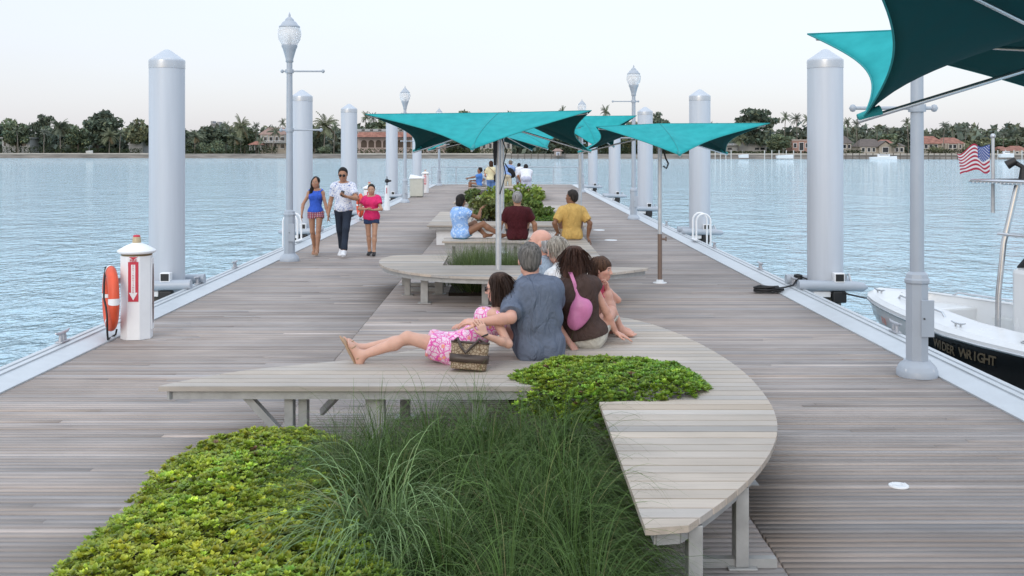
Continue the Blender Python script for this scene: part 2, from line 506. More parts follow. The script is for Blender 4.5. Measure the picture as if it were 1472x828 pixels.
for i, y in enumerate(PILES_L): guide(PX_L, y, -1, 'grey guide collar with black rollers round the %s left-hand piling' % ordw[i])

# ================================================================ LAMP POSTS
def glass_mat():
    m = bpy.data.materials.new('lamp_glass'); m.use_nodes = True
    b = m.node_tree.nodes['Principled BSDF']
    b.inputs['Base Color'].default_value = (0.9, 0.91, 0.92, 1); b.inputs['Roughness'].default_value = 0.18
    b.inputs['Transmission Weight'].default_value = 0.45; b.inputs['IOR'].default_value = 1.15
    return m
M_GLASS = glass_mat()
lamp0 = thing('lamp_post', 'x', 'lamp post', group='lamp posts along both edges of the pier')
mb = MB(); mb.lathe([(0.185, 0.0), (0.185, 0.055), (0.18, 0.062), (0.172, 0.085), (0.155, 0.11), (0.125, 0.135), (0.118, 0.15)], n=28)
o_ = mb.build('base', M_PAINT, lamp0)
mb = MB()
for k in range(4):
    a = k * math.pi / 2 + 0.6
    mb.lathe([(0.016, 0.05), (0.016, 0.085), (0.0, 0.085)], (0.165 * math.cos(a), 0.165 * math.sin(a), 0), n=6)
mb.build('anchor_bolt', M_STEEL, o_)
mb = MB(); mb.lathe([(0.105, 0.14), (0.105, 0.86), (0.118, 0.875), (0.118, 0.90), (0.108, 0.915), (0.10, 0.95), (0.07, 0.975)], n=8, smooth=False)
ped_ = mb.build('pedestal', M_PAINT, lamp0)
mb = MB(); mb.box((-0.005, -0.118, 0.38), (0.115, -0.095, 0.72)); dr_ = mb.build('hatch', M_PAINT, ped_, 0.004)
mb = MB(); mb.tube([(-0.0, 0, 0), (0, 0, 0.012)], 0.008, 8)
lk = mb.build('lock', M_BLACK, dr_); lk.location = (0.02, -0.118, 0.55); lk.rotation_euler = (math.pi / 2, 0, 0)
mb = MB(); mb.tube([(0, 0, 0.96), (0, 0, 2.5), (0, 0, 3.85)], [0.068, 0.062, 0.055], 8); mb.build('shaft', M_PAINT, lamp0)
for z, l0, l1 in ((2.50, 0.60, 0.16), (3.62, 0.64, 0.14)):
    mb = MB()
    mb.tube([(-l1, 0, z), (l0, 0, z)], 0.017, 10)
    mb.lathe([(0.08, -0.035), (0.083, 0), (0.08, 0.035)], (0, 0, z), n=10)
    for xx in (-l1, l0):
        mb.lathe([(0.0, -0.036), (0.02, -0.03), (0.036, 0), (0.02, 0.03), (0, 0.036)], (xx, 0, z), n=12)
    mb.build('banner_arm', M_PAINT, lamp0)
mb = MB(); mb.lathe([(0.05, 3.78), (0.075, 3.80), (0.07, 3.84), (0.085, 3.90), (0.125, 4.04), (0.15, 4.09), (0.15, 4.12)], n=20); mb.build('collar', M_PAINT, lamp0)
mb = MB(); mb.lathe([(0.14, 4.12), (0.20, 4.22), (0.222, 4.32), (0.215, 4.40), (0.185, 4.46)], n=24); mb.build('globe', M_GLASS, lamp0)
mb = MB(); mb.lathe([(0.20, 4.455), (0.20, 4.475), (0.165, 4.50), (0.125, 4.56), (0.09, 4.575), (0.085, 4.60), (0.05, 4.64), (0.02, 4.66), (0.022, 4.69), (0.0, 4.75)], n=20); mb.build('lid', M_PAINT, lamp0)
mb = MB(); mb.lathe([(0.0, 4.13), (0.03, 4.14), (0.045, 4.22), (0.03, 4.30), (0, 4.32)], n=12); mb.build('bulb', M_WHITE, lamp0)
fl = [True]
def lamp(x, y, left, label):
    o = lamp0 if fl[0] else copy_tree(lamp0); fl[0] = False
    o.location = (x, y, 0); o['label'] = label
    # banner arms reach inward; the hatch faces the camera
    if not left:
        for ch in o.children:
            if ch.name.startswith('banner_arm'): ch.rotation_euler = (0, 0, math.pi)
lamp(-4.15, 19.9, True, 'tall grey lamp post with glass globe left of the walking couple')
lamp(-4.14, 42.3, True, 'grey lamp post with glass globe above the left tip of the middle teal canopy')
lamp(-4.12, 63.2, True, 'far small lamp post at the left end of the railing')
lamp(3.83, 9.75, False, 'large grey lamp post at the right kerb in front of the white boat')
lamp(3.88, 32.0, False, 'grey lamp post with glass globe right of the yellow-shirted man')
lamp(3.80, 53.0, False, 'distant lamp post near the right end of the railing')

# ================================================================ END RAILING
t = thing('railing', 'thin metal railing with cable infill across the far end of the pier', 'railing', (0, 64.35, 0.05))
for x in np.linspace(-4.65, 4.35, 7):
    mb = MB(); mb.box((x - 0.025, -0.02, 0), (x + 0.025, 0.02, 1.04)); mb.build('post', M_PAINT, t)
mb = MB(); mb.tube([(-4.66, 0, 1.06), (4.36, 0, 1.06)], 0.025, 8); mb.build('top_rail', M_PAINT, t)
for z in (0.12, 0.58):
    mb = MB(); mb.tube([(-4.65, 0, z), (4.35, 0, z)], 0.008, 6); mb.build('cable', M_STEEL, t)

# ================================================================ LADDERS
def ladder(x, y, s, label):
    t = thing('boarding_ladder', label, 'ladder', (x, y, 0.10), 0, 'boarding ladders on the kerbs')
    for k in (0, 1):
        yy = -0.22 + 0.44 * k
        mb = MB()
        pts = [(0.0, yy, 0.0), (0.0, yy, 0.42)] + [(s * (0.16 - 0.16 * math.cos(a)), yy, 0.42 + 0.17 * math.sin(a)) for a in np.linspace(0.3, math.pi - 0.3, 7)] + [(s * 0.32, yy, 0.42), (s * 0.32, yy, -0.9)]
        mb.tube(pts, 0.021, 8); mb.build('handrail', M_WHITE, t)
    mb = MB(); mb.box((-0.05, -0.26, -0.003), (0.05, 0.26, 0.012)); mb.build('foot_plate', M_WHITE, t)
    for z in (-0.15, -0.45, -0.75):
        mb = MB(); mb.tube([(s * 0.32, -0.22, z), (s * 0.32, 0.22, z)], 0.018, 8); mb.build('rung', M_WHITE, t)
ladder(4.24, 23.6, 1, 'white hooped boarding ladder on the right kerb before the second piling')
ladder(-4.66, 23.4, -1, 'white hooped boarding ladder on the left kerb behind the nearest lamp post')

# ================================================================ BENCHES
def inset(poly, d):
    n = len(poly); out = []
    area = sum(poly[i][0] * poly[(i + 1) % n][1] - poly[(i + 1) % n][0] * poly[i][1] for i in range(n))
    sg = 1 if area > 0 else -1
    for i in range(n):
        p0, p1, p2 = V(*poly[i - 1]), V(*poly[i]), V(*poly[(i + 1) % n])
        e1, e2 = (p1 - p0).normalized(), (p2 - p1).normalized()
        n1, n2 = V(-e1.y, e1.x) * sg, V(-e2.y, e2.x) * sg
        b = (n1 + n2)
        if b.length < 0.2: b = n1
        b.normalize()
        k = min(1.6, 1 / max(0.35, b.dot(n1)))
        out.append(tuple(p1 + b * d * k))
    return out

def smooth_poly(pts, keep, it=2):
    """Chaikin corner rounding except at indices in keep"""
    P = [(p, i in keep) for i, p in enumerate(pts)]
    for _ in range(it):
        Q = []
        n = len(P)
        for i in range(n):
            (a, ka), (b, kb), (c, kc) = P[i - 1], P[i], P[(i + 1) % n]
            if kb: Q.append((b, True))
            else:
                Q.append(((a[0] * .25 + b[0] * .75, a[1] * .25 + b[1] * .75), False))
                Q.append(((c[0] * .25 + b[0] * .75, c[1] * .25 + b[1] * .75), False))
        P = Q
    return [p for p, _ in P]

def seat_mesh(outline, z, pitch, th=0.032, gap=0.013, seed=0, seams=(), base=0.385):
    r = np.random.default_rng(seed)
    ys = [p[1] for p in outline]
    src = poly_mesh(outline, z)
    V_, F_, C_ = [], [], []
    y = min(ys)
    while y < max(ys):
        tone = base * math.exp(np.clip(r.normal(0, 0.10), -0.22, 0.22)); warm = r.normal(0.02, 0.032)
        bm = src.copy()
        geom = bm.verts[:] + bm.edges[:] + bm.faces[:]
        bmesh.ops.bisect_plane(bm, geom=geom, plane_co=(0, y + gap / 2, 0), plane_no=(0, -1, 0), clear_outer=True)
        geom = bm.verts[:] + bm.edges[:] + bm.faces[:]
        bmesh.ops.bisect_plane(bm, geom=geom, plane_co=(0, y + pitch - gap / 2, 0), plane_no=(0, 1, 0), clear_outer=True)
        for sx in seams:
            for s, dx in ((1, -0.003), (-1, 0.003)):
                pass
        if bm.faces:
            ret = bmesh.ops.extrude_face_region(bm, geom=bm.faces[:])
            vv = [e for e in ret['geom'] if isinstance(e, bmesh.types.BMVert)]
            top = set(vv)
            for v in bm.verts:
                if v not in top: v.co.z -= th
            bm.normal_update()
            b0 = len(V_)
            bm.verts.index_update()
            V_ += [tuple(v.co) for v in bm.verts]; F_ += [tuple(v.index + b0 for v in f.verts) for f in bm.faces]
            C_ += [(tone * (1.085 + warm), tone * 0.97, tone * (0.85 - warm))] * len(bm.verts)
        bm.free()
        y += pitch
    src.free()
    me = bpy.data.meshes.new('seat'); me.from_pydata(V_, [], F_); me.update()
    bm = bmesh.new(); bm.from_mesh(me); bmesh.ops.recalc_face_normals(bm, faces=bm.faces); bm.to_mesh(me); bm.free()
    set_col(me, np.array(C_))
    return me

M_BFRAME = mat('bench_frame', (0.36, 0.365, 0.36), 0.5, metal=0.2, var=0.15, vscale=10)
def bench(name, label, outline, z=0.45, pitch=0.131, posts=(), braces=(), seed=0, skip_frame=False):
    cx, cy = sum(p[0] for p in outline) / len(outline), sum(p[1] for p in outline) / len(outline)
    t = thing(name, label, 'bench', (cx, cy, 0), 0, 'timber benches along the middle of the pier')
    me = seat_mesh([(p[0] - cx, p[1] - cy) for p in outline], z, pitch, seed=seed)
    link('seat', me, M_SEAT, t)
    if not skip_frame:
        ins = inset([(p[0] - cx, p[1] - cy) for p in outline], 0.055)
        mb = MB()
        n = len(ins)
        for i in range(n):
            a, b = ins[i], ins[(i + 1) % n]
            if (V(*a) - V(*b)).length > 1e-3:
                mb.bar((a[0], a[1], z - 0.066), (b[0], b[1], z - 0.066), 0.02, 0.06)
        mb.build('frame', M_BFRAME, t)
    for p in posts:
        x, y, w = p[0] - cx, p[1] - cy, p[2]
        mb = MB(); mb.box((x - w / 2, y - 0.05, 0.012), (x + w / 2, y + 0.05, z - 0.04)); mb.box((x - w / 2 - 0.04, y - 0.07, 0.0), (x + w / 2 + 0.04, y + 0.07, 0.012))
        mb.build('leg', M_BFRAME, t, 0.004)
    for a, b, w in braces:
        mb = MB(); mb.bar((a[0] - cx, a[1] - cy, a[2]), (b[0] - cx, b[1] - cy, b[2]), w, 0.05); mb.build('brace', M_BFRAME, t)
    return t

# --- the big curved bench in front
A_pts = [(-2.44, 7.30), (-2.42, 7.38), (-2.03, 7.83), (-1.56, 8.09), (-1.20, 8.25), (-0.74, 8.68), (-0.24, 9.24), (0.335, 9.86), (0.78, 10.32), (1.10, 10.45), (1.40, 9.95), (1.65, 9.05), (1.78, 7.95), (1.75, 7.02), (1.66, 6.38), (1.51, 5.87), (1.29, 5.37), (1.05, 4.96), (0.80, 4.60), (0.605, 4.56),
         (0.605, 6.86), (0.95, 6.90), (1.24, 7.02), (1.36, 7.25), (1.28, 7.6), (1.02, 7.95), (0.70, 8.05), (0.35, 7.96), (0.06, 7.72), (0.03, 7.50), (0.22, 7.30)]
A_out = smooth_poly(A_pts, {0, 18, 19, 20, 30}, 2)
bench('curved_bench', 'large sickle-shaped timber bench in front carrying the reclining girl', A_out, posts=[(-1.55, 7.45, 0.062), (-1.46, 7.5, 0.062), (-0.94, 7.46, 0.135), (-0.2, 7.5, 0.10), (0.85, 4.75, 0.066), (1.18, 5.28, 0.066), (1.5, 6.6, 0.075), (1.1, 9.6, 0.075), (0.2, 9.2, 0.075), (-0.8, 8.2, 0.075)],
      braces=[((-1.86, 7.42, 0.37), (-1.56, 7.44, 0.03), 0.08), ((0.66, 5.28, 0.02), (1.36, 5.28, 0.02), 0.05), ((-1.42, 8.0, 0.1), (-1.2, 7.55, 0.36), 0.03)], seed=1)

# --- second bench, mirrored
B_pts = [(1.99, 14.75), (1.99, 14.65), (1.32, 14.02), (0.65, 13.72), (-0.08, 13.62), (-0.82, 13.75), (-1.33, 14.15), (-1.72, 14.75), (-1.92, 15.45), (-1.93, 16.15), (-1.72, 16.6), (-0.93, 16.6), (-0.93, 15.05), (0.5, 15.05)]
B_out = smooth_poly(B_pts, {0, 11, 12, 13}, 2)
bench('curved_bench', 'curved timber bench sweeping round the grass bed behind the seated family', B_out, posts=[(-1.45, 15.2, 0.08), (-1.14, 14.4, 0.10), (-1.0, 15.3, 0.12), (-0.30, 14.2, 0.09), (0.7, 14.2, 0.09), (-1.6, 16.3, 0.08), (1.3, 14.45, 0.08)],
      braces=[((-1.5, 15.6, 0.03), (-0.95, 15.6, 0.03), 0.05), ((-1.5, 16.2, 0.03), (-0.95, 16.2, 0.03), 0.05)], seed=2)

# --- third bench (three sitters with their backs to us)
C_pts = [(-1.19, 19.05), (-1.19, 19.85), (1.47, 19.95), (1.46, 16.4), (0.62, 16.55), (0.4, 18.6), (0.2, 19.0)]
bench('angular_bench', 'straight timber bench with three people sitting on it seen from behind', C_pts, posts=[(-0.62, 19.3, 0.06), (0.15, 19.3, 0.06), (1.25, 17.0, 0.08), (1.25, 19.4, 0.08), (-1.0, 19.6, 0.06)], seed=3)
# --- platform bench round the shrubs
D_pts = [(-1.78, 23.1), (-1.82, 28.4), (-0.85, 28.4), (-0.85, 24.5), (1.3, 24.5), (1.3, 28.4), (1.75, 28.4), (1.75, 23.1)]
D_t = bench('planter_bench', 'wide timber seat round the low shrub planter with white panels below', D_pts, posts=[(1.5, 26, 0.08), (1.5, 28, 0.08)], seed=4)
cx_, cy_ = D_t.location.x, D_t.location.y
mb = MB(); mb.box((-1.58 - cx_, 23.3 - cy_, 0.0), (1.55 - cx_, 23.36 - cy_, 0.40)); mb.box((-1.58 - cx_, 23.361 - cy_, 0.0), (-1.52 - cx_, 28.3 - cy_, 0.40)); mb.build('side_panel', M_WHITE, D_t, 0.004)
E_pts = [(0.9, 28.9), (0.86, 31.6), (1.62, 31.6), (1.62, 28.9)]
bench('low_bench', 'short pale timber bench beyond the shrubs near the yellow-shirted man', E_pts, posts=[(1.05, 29.2, 0.08), (1.5, 29.2, 0.08), (1.05, 31.3, 0.08), (1.5, 31.3, 0.08)], seed=5)
G_pts = [(-1.75, 33.5), (-1.6, 38.5), (-0.75, 38.5), (-1.0, 33.5)]
bench('low_bench', 'slim pale timber bench left of the shrubs below the seated pair', G_pts, posts=[(-1.45, 33.9, 0.08), (-1.15, 33.9, 0.08), (-1.4, 38.1, 0.08), (-0.95, 38.1, 0.08)], seed=6)
H_pts = [(-1.75, 47.0), (-1.85, 56.0), (-0.95, 56.0), (-0.85, 49.5), (1.52, 49.5), (1.52, 43.6), (0.5, 43.6), (0.4, 47.0)]
bench('far_bench', 'farthest timber bench with the group of anglers around it', H_pts, posts=[(1.37, 44.2, 0.10), (1.37, 49, 0.10), (-1.5, 47.4, 0.10), (-1.0, 47.4, 0.10), (-1.6, 55, 0.1), (0.7, 44.2, 0.1)], seed=7)

# ================================================================ TEAL SHADE CANOPIES
def fabric_mat():
    m = bpy.data.materials.new('teal_canvas'); m.use_nodes = True
    n, l = m.node_tree.nodes, m.node_tree.links
    b = n['Principled BSDF']; b.inputs['Roughness'].default_value = 0.75; b.inputs['Specular IOR Level'].default_value = 0.2
    t = n.new('ShaderNodeTexCoord')
    z = n.new('ShaderNodeTexNoise'); z.inputs['Scale'].default_value = 7; z.inputs['Detail'].default_value = 6
    l.new(t.outputs['Object'], z.inputs['Vector'])
    rp_ = n.new('ShaderNodeValToRGB')
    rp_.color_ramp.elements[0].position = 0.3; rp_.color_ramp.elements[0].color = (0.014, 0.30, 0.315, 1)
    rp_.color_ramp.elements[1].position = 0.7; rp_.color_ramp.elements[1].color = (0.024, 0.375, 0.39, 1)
    l.new(z.outputs[0], rp_.inputs[0]); l.new(rp_.outputs[0], b.inputs['Base Color'])
    wv = n.new('ShaderNodeTexNoise'); wv.inputs['Scale'].default_value = 220; l.new(t.outputs['Object'], wv.inputs['Vector'])
    bp = n.new('ShaderNodeBump'); bp.inputs['Strength'].default_value = 0.25; bp.inputs['Distance'].default_value = 0.002
    l.new(wv.outputs[0], bp.inputs['Height']); l.new(bp.outputs[0], b.inputs['Normal'])
    tr = n.new('ShaderNodeBsdfTranslucent'); tr.inputs[0].default_value = (0.004, 0.16, 0.16, 1)
    ms = n.new('ShaderNodeMixShader'); ms.inputs[0].default_value = 0.06
    l.new(b.outputs[0], ms.inputs[1]); l.new(tr.outputs[0], ms.inputs[2]); l.new(ms.outputs[0], n['Material Output'].inputs[0])
    return m
M_TEAL = fabric_mat()
M_TEALSHADE = mat('teal_underside_shade', (0.002, 0.066, 0.070), 0.8, var=0.08, vscale=6, bump=0.2, bscale=300, spec=0.15)  # same canvas seen from below, its shade painted in as a darker teal
M_HEM = mat('canvas_hem', (0.010, 0.25, 0.26), 0.7)
def canopy_parts(t, corners, hub, sag=0.17, nt=22, nr=16, pole=True, pole_r=0.04, low=(0, 2, 4)):
    """corners and hub in local metres; even corners in `low` get a strut"""
    K = len(corners)
    cs = [Vector(c) for c in corners]; hub = Vector(hub)
    ring = []
    for i in range(K):
        a, b = cs[i], cs[(i + 1) % K]
        for j in range(nt):
            u = j / nt
            e = a.lerp(b, u)
            w = 4 * u * (1 - u)
            c = V(hub.x, hub.y, (a.z + b.z) / 2)
            e = e + (c - e) * (sag * w)
            ring.append(e)
    n = len(ring)
    G = np.zeros((nr + 1, n, 3))
    for r in range(nr + 1):
        k = (r / nr)
        for j in range(n): G[r, j] = hub.lerp(ring[j], k)
    fixed = G.copy()
    for _ in range(500):
        L = 0.25 * (np.roll(G, 1, 1) + np.roll(G, -1, 1))
        L[1:-1] += 0.25 * (G[2:] + G[:-2])
        G[1:-1] = L[1:-1]
        G[0] = fixed[0]; G[-1] = fixed[-1]
        for i in range(K):
            if i not in low: G[:, i * nt] = fixed[:, i * nt]
        G[1:-1, :, :2] = fixed[1:-1, :, :2] * 0.6 + G[1:-1, :, :2] * 0.4
    verts = [tuple(G[0, 0])] + [tuple(p) for r in range(1, nr + 1) for p in G[r]]
    faces = []
    for j in range(n):
        faces.append((0, 1 + j, 1 + (j + 1) % n))
        for r in range(nr - 1):
            a = 1 + r * n + j; b = 1 + r * n + (j + 1) % n
            faces.append((a, a + n, b + n, b))
    me = new_mesh('fabric', verts, faces, True)
    fab = link('fabric', me, [M_TEAL, M_TEALSHADE], t)
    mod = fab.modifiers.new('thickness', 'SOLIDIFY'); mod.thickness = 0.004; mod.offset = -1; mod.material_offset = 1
    mb = MB(); rr = [tuple(p) for p in ring]; mb.tube(rr + rr[:2], 0.006, 6, cap=False); mb.build('hem', M_HEM, fab)
    mb = MB()
    for i in range(K): mb.tube([tuple(G[r_, i * nt] + np.array([0, 0, 0.001])) for r_ in range(0, nr + 1)], 0.005, 5)
    mb.build('seam', M_HEM, fab)
    for i in range(K):
        if i in low:
            c = cs[i]; d = (c - hub); 
            s0 = V(hub.x, hub.y, hub.z - 0.16)
            tip = c + V(d.x, d.y, 0).normalized() * 0.03
            mb = MB(); mb.tube([s0, tip - V(0, 0, 0.02)], 0.014, 8); st = mb.build('strut', M_CHROME, t)
            mb = MB(); mb.tube([c + (hub - c) * 0.08, tip], [0.03, 0.02], 8); mb.build('pocket', M_HEM, fab)
        else:
            c = cs[i]; s0 = V(hub.x, hub.y, hub.z - 0.16)
            mb = MB(); mb.tube([s0, hub.lerp(c, 0.96) - V(0, 0, 0.035)], 0.012, 8); mb.build('strut', M_CHROME, t)
    if pole:
        mb = MB(); mb.tube([(hub.x, hub.y, 0.0), (hub.x, hub.y, hub.z - 0.02)], pole_r, 14); mb.build('pole', M_STEEL, t)
        mb = MB(); mb.lathe([(0.11, 0), (0.11, 0.010), (0.06, 0.014), (0.055, 0.05), (0, 0.05)], (hub.x, hub.y, 0), n=20); mb.build('base_plate', M_WHITE, t)
        mb = MB(); mb.lathe([(0.06, -0.24), (0.065, -0.14), (0.05, -0.10), (0, -0.10)], (hub.x, hub.y, hub.z), n=14); mb.build('hub', M_STEEL, t)

def canopy(label, base, hub_z, hi, lo, sag=0.17, pole_r=0.04):
    """hi, lo: three (angle, radius, height) corners each, taken in turn"""
    t = thing('shade_canopy', label, 'shade canopy', base, 0, 'teal six-pointed shade canopies')
    cs = []
    for k in range(3):
        for a, R, z in (lo[k], hi[k]):
            cs.append((R * math.cos(math.radians(a)), R * math.sin(math.radians(a)), z))
    canopy_parts(t, cs, (0, 0, hub_z), sag=sag, pole_r=pole_r)
    return t
ub1 = canopy('big teal shade canopy in the middle on a steel pole rising behind the reclining girl', (-0.12, 14.5, 0), 2.63, ((318, 1.62, 2.62), (78, 1.85, 2.62), (198, 1.86, 2.59)), ((258, 1.52, 2.12), (20, 1.38, 2.10), (138, 1.70, 2.10)))
ub2 = canopy('teal shade canopy on a slim pole in front of the second right piling', (2.43, 16.6, 0), 2.535, ((333, 1.74, 2.52), (93, 1.7, 2.56), (213, 1.28, 2.47)), ((273, 1.45, 2.04), (33, 1.45, 2.06), (153, 1.38, 2.08)), pole_r=0.032)
ub3 = canopy('teal shade canopy partly hidden behind the big middle canopy', (-0.10, 21.5, 0), 2.60, ((5, 1.7, 2.62), (125, 1.85, 2.62), (245, 1.8, 2.62)), ((305, 1.52, 2.15), (65, 1.5, 2.12), (185, 1.5, 2.12)))
ub4 = canopy('teal shade canopy half hidden between the middle and the right-hand canopies', (1.68, 24.0, 0), 2.90, ((345, 1.30, 2.90), (105, 1.5, 2.92), (225, 1.4, 2.92)), ((283, 1.2, 2.19), (45, 1.2, 2.2), (165, 1.3, 2.2)))
# brown lower sleeve of the slim pole, cloth ties
mb = MB(); mb.tube([(0, 0, 0.06), (0, 0, 0.78)], 0.036, 12); mb.build('pole_sleeve', mat('bronze_sleeve', (0.21, 0.15, 0.12), 0.45, metal=0.3), ub2)
mb = MB(); mb.tube([(0.035, -0.03, 0.70), (0.09, -0.05, 0.70)], 0.018, 8); mb.tube([(0.09, -0.05, 0.67), (0.09, -0.05, 0.74)], 0.012, 8); mb.build('crank', mat('bronze_sleeve', (0.2, 0.15, 0.12)), ub2)
mb = MB(); mb.tube([(-0.045, -0.045, 2.34), (-0.05, -0.05, 2.1), (-0.048, -0.05, 1.9)], [0.03, 0.026, 0.016], 8); mb.build('tie_cloth', M_BLACK, ub1)
mb = MB(); mb.tube([(0.045, -0.04, 2.28), (0.11, -0.03, 2.1), (0.07, -0.03, 1.92), (0.10, -0.02, 1.78), (0.02, -0.05, 1.5)], 0.008, 6); mb.build('cord', M_BLACK, ub1)
mb = MB(); mb.tube([(0.04, -0.04, 2.15), (0.09, -0.03, 1.98), (0.13, -0.03, 1.90), (0.10, -0.03, 1.82), (0.05, -0.04, 1.86)], 0.014, 8); mb.build('tie_cord', M_BLACK, ub2)

ub5 = thing('shade_canopy', 'dark underside of a close teal shade canopy reaching in from the top right corner', 'shade canopy', (3.15, 5.7, 0), 0, 'teal six-pointed shade canopies')
c5 = [(-1.17, 0.10, 2.285), (-1.90, -1.80, 2.95), (0.75, -1.4, 2.3), (1.75, -0.1, 2.95), (0.82, 1.25, 2.36), (-1.12, 1.35, 2.89)]
canopy_parts(ub5, c5, (0, 0, 2.80), sag=0.15)
# ================================================================ FAR SHORE
GZ = 0.95
def shY(px): return 440.0 - 70.0 * px / 1472.0
def SP(px, dY=0.0, z=GZ):
    """point on the far land, dY metres behind the sea wall, in the direction of photo column px"""
    Y = shY(px) + dY
    return V((px - VX) * Y / F, Y, z)
def zat(py, Y): return CAMZ - (py - VY) * Y / F
# land sheet
M_LAWN = mat('lawn', (0.055, 0.075, 0.028), 0.9, var=0.35, vscale=0.15)
gp_ = [SP(px, 0.3, GZ - 0.02) for px in range(-450, 1951, 50)]
n_ = len(gp_)
gv_ = gp_ + [V(p.x * 5.5, 2600, GZ + 2) for p in gp_]
me = new_mesh('ground', gv_, [(i, i + 1, n_ + i + 1, n_ + i) for i in range(n_ - 1)])
tag(link('ground', me, M_LAWN), 'grassy land of the opposite shore', 'ground', kind='structure')
M_SEAWALL = mat('seawall_concrete', (0.21, 0.19, 0.17), 0.9, var=0.3, vscale=0.35, stretch=(0.3, 1, 3), col2=(0.27, 0.24, 0.215))
M_CAPST = mat('seawall_cap', (0.40, 0.36, 0.31), 0.85, var=0.15, vscale=0.2)
M_SAND = mat('sand', (0.34, 0.26, 0.19), 0.95, var=0.3, vscale=0.2)
def seawall(px0, px1, label, cap=True, h=GZ):
    a = SP(px0)
    t = thing('sea_wall', label, 'sea wall', tuple(a), group='sea walls of the far shore')
    xs_ = [px0] + [x for x in range(-450, 1951, 50) if px0 < x < px1] + [px1]
    def run(z, w, hh, dy, name, m):
        mb = MB()
        for u, v in zip(xs_[:-1], xs_[1:]):
            o = V(0, dy, z); mb.bar(SP(u) - a + o, SP(v) - a + o, w, hh)
        mb.build(name, m, t)
    run((h + WATER_Z - 0.5) / 2 - GZ, 0.9, h - WATER_Z + 0.5, 0, 'wall', M_SEAWALL)
    if cap: run(h - GZ - 0.02, 1.5, 0.55, -0.2, 'cap', M_CAPST)
seawall(-450, 215, 'weathered sea wall with a pale cap below the trees at far left')
seawall(215, 512, 'brownish sea wall below the balcony house and gazebo', cap=False)
seawall(512, 735, 'sandy sea wall below the arched pink mansion')
seawall(735, 1010, 'dark sea wall behind the small dock with the boathouse', cap=False)
seawall(1010, 1230, 'low sea wall below the white flat-roofed house')
seawall(1230, 1950, 'sea wall behind the docks at far right')
def strip(px0, px1, d0, d1, z, m, label):
    me = new_mesh('path', [SP(px0, d0, z), SP(px1, d0, z), SP(px1, d1, z), SP(px0, d1, z)], [(0, 1, 2, 3)])
    tag(link('path', me, m), label, 'path', kind='structure')
strip(505, 735, 0.6, 7, GZ + 0.004, M_SAND, 'sandy strip on top of the sea wall')

# ---------------------------------------------------------------- foliage
M_LEAF = mat_attr('tree_leaves', 0.65, var=0.2, vscale=0.8, spec=0.25, trans=0.18)
M_BARK = mat('bark', (0.11, 0.09, 0.07), 0.9, var=0.3, vscale=3)
M_PALMBARK = mat('palm_bark', (0.19, 0.165, 0.14), 0.9, var=0.25, vscale=4, stretch=(1, 1, 6))
def leaf_cloud(r, lobes, n, size, col, colvar=0.28, flat=0.0):
    """leaf clumps scattered through ellipsoid lobes: verts, faces, colours"""
    vol = np.array([l[3] * l[4] * l[5] for l in lobes]) ** 0.67
    pick = r.choice(len(lobes), n, p=vol / vol.sum())
    L = np.array(lobes)[pick]
    d = r.normal(0, 1, (n, 3)); d /= np.linalg.norm(d, axis=1)[:, None]
    rad = r.uniform(0.45, 1.06, n) ** 0.6
    rad *= 1 + 0.18 * np.sin(d[:, 0] * 7 + pick) * np.sin(d[:, 2] * 6 + pick * 2.3)
    c = L[:, :3] + d * rad[:, None] * L[:, 3:6]
    u = r.normal(0, 1, (n, 3)); u[:, 2] *= (1 - flat); u /= np.linalg.norm(u, axis=1)[:, None]
    w = np.cross(u, r.normal(0, 1, (n, 3))); w /= np.linalg.norm(w, axis=1)[:, None]
    s = size * r.uniform(0.6, 1.3, n)[:, None]
    v = np.stack([c - u * s, c - w * s * 0.55, c + u * s, c + w * s * 0.55], 1)
    lt = np.exp(r.normal(0, 0.16, len(lobes)))[pick] * np.exp(r.normal(0, colvar, n))
    warm = r.normal(0, 0.08, n)
    col = np.array(col)[None] * lt[:, None] * np.stack([1 + warm, np.ones(n), 1 - warm], 1)
    return v.reshape(-1, 3), np.arange(n * 4).reshape(n, 4), np.repeat(col, 4, 0)

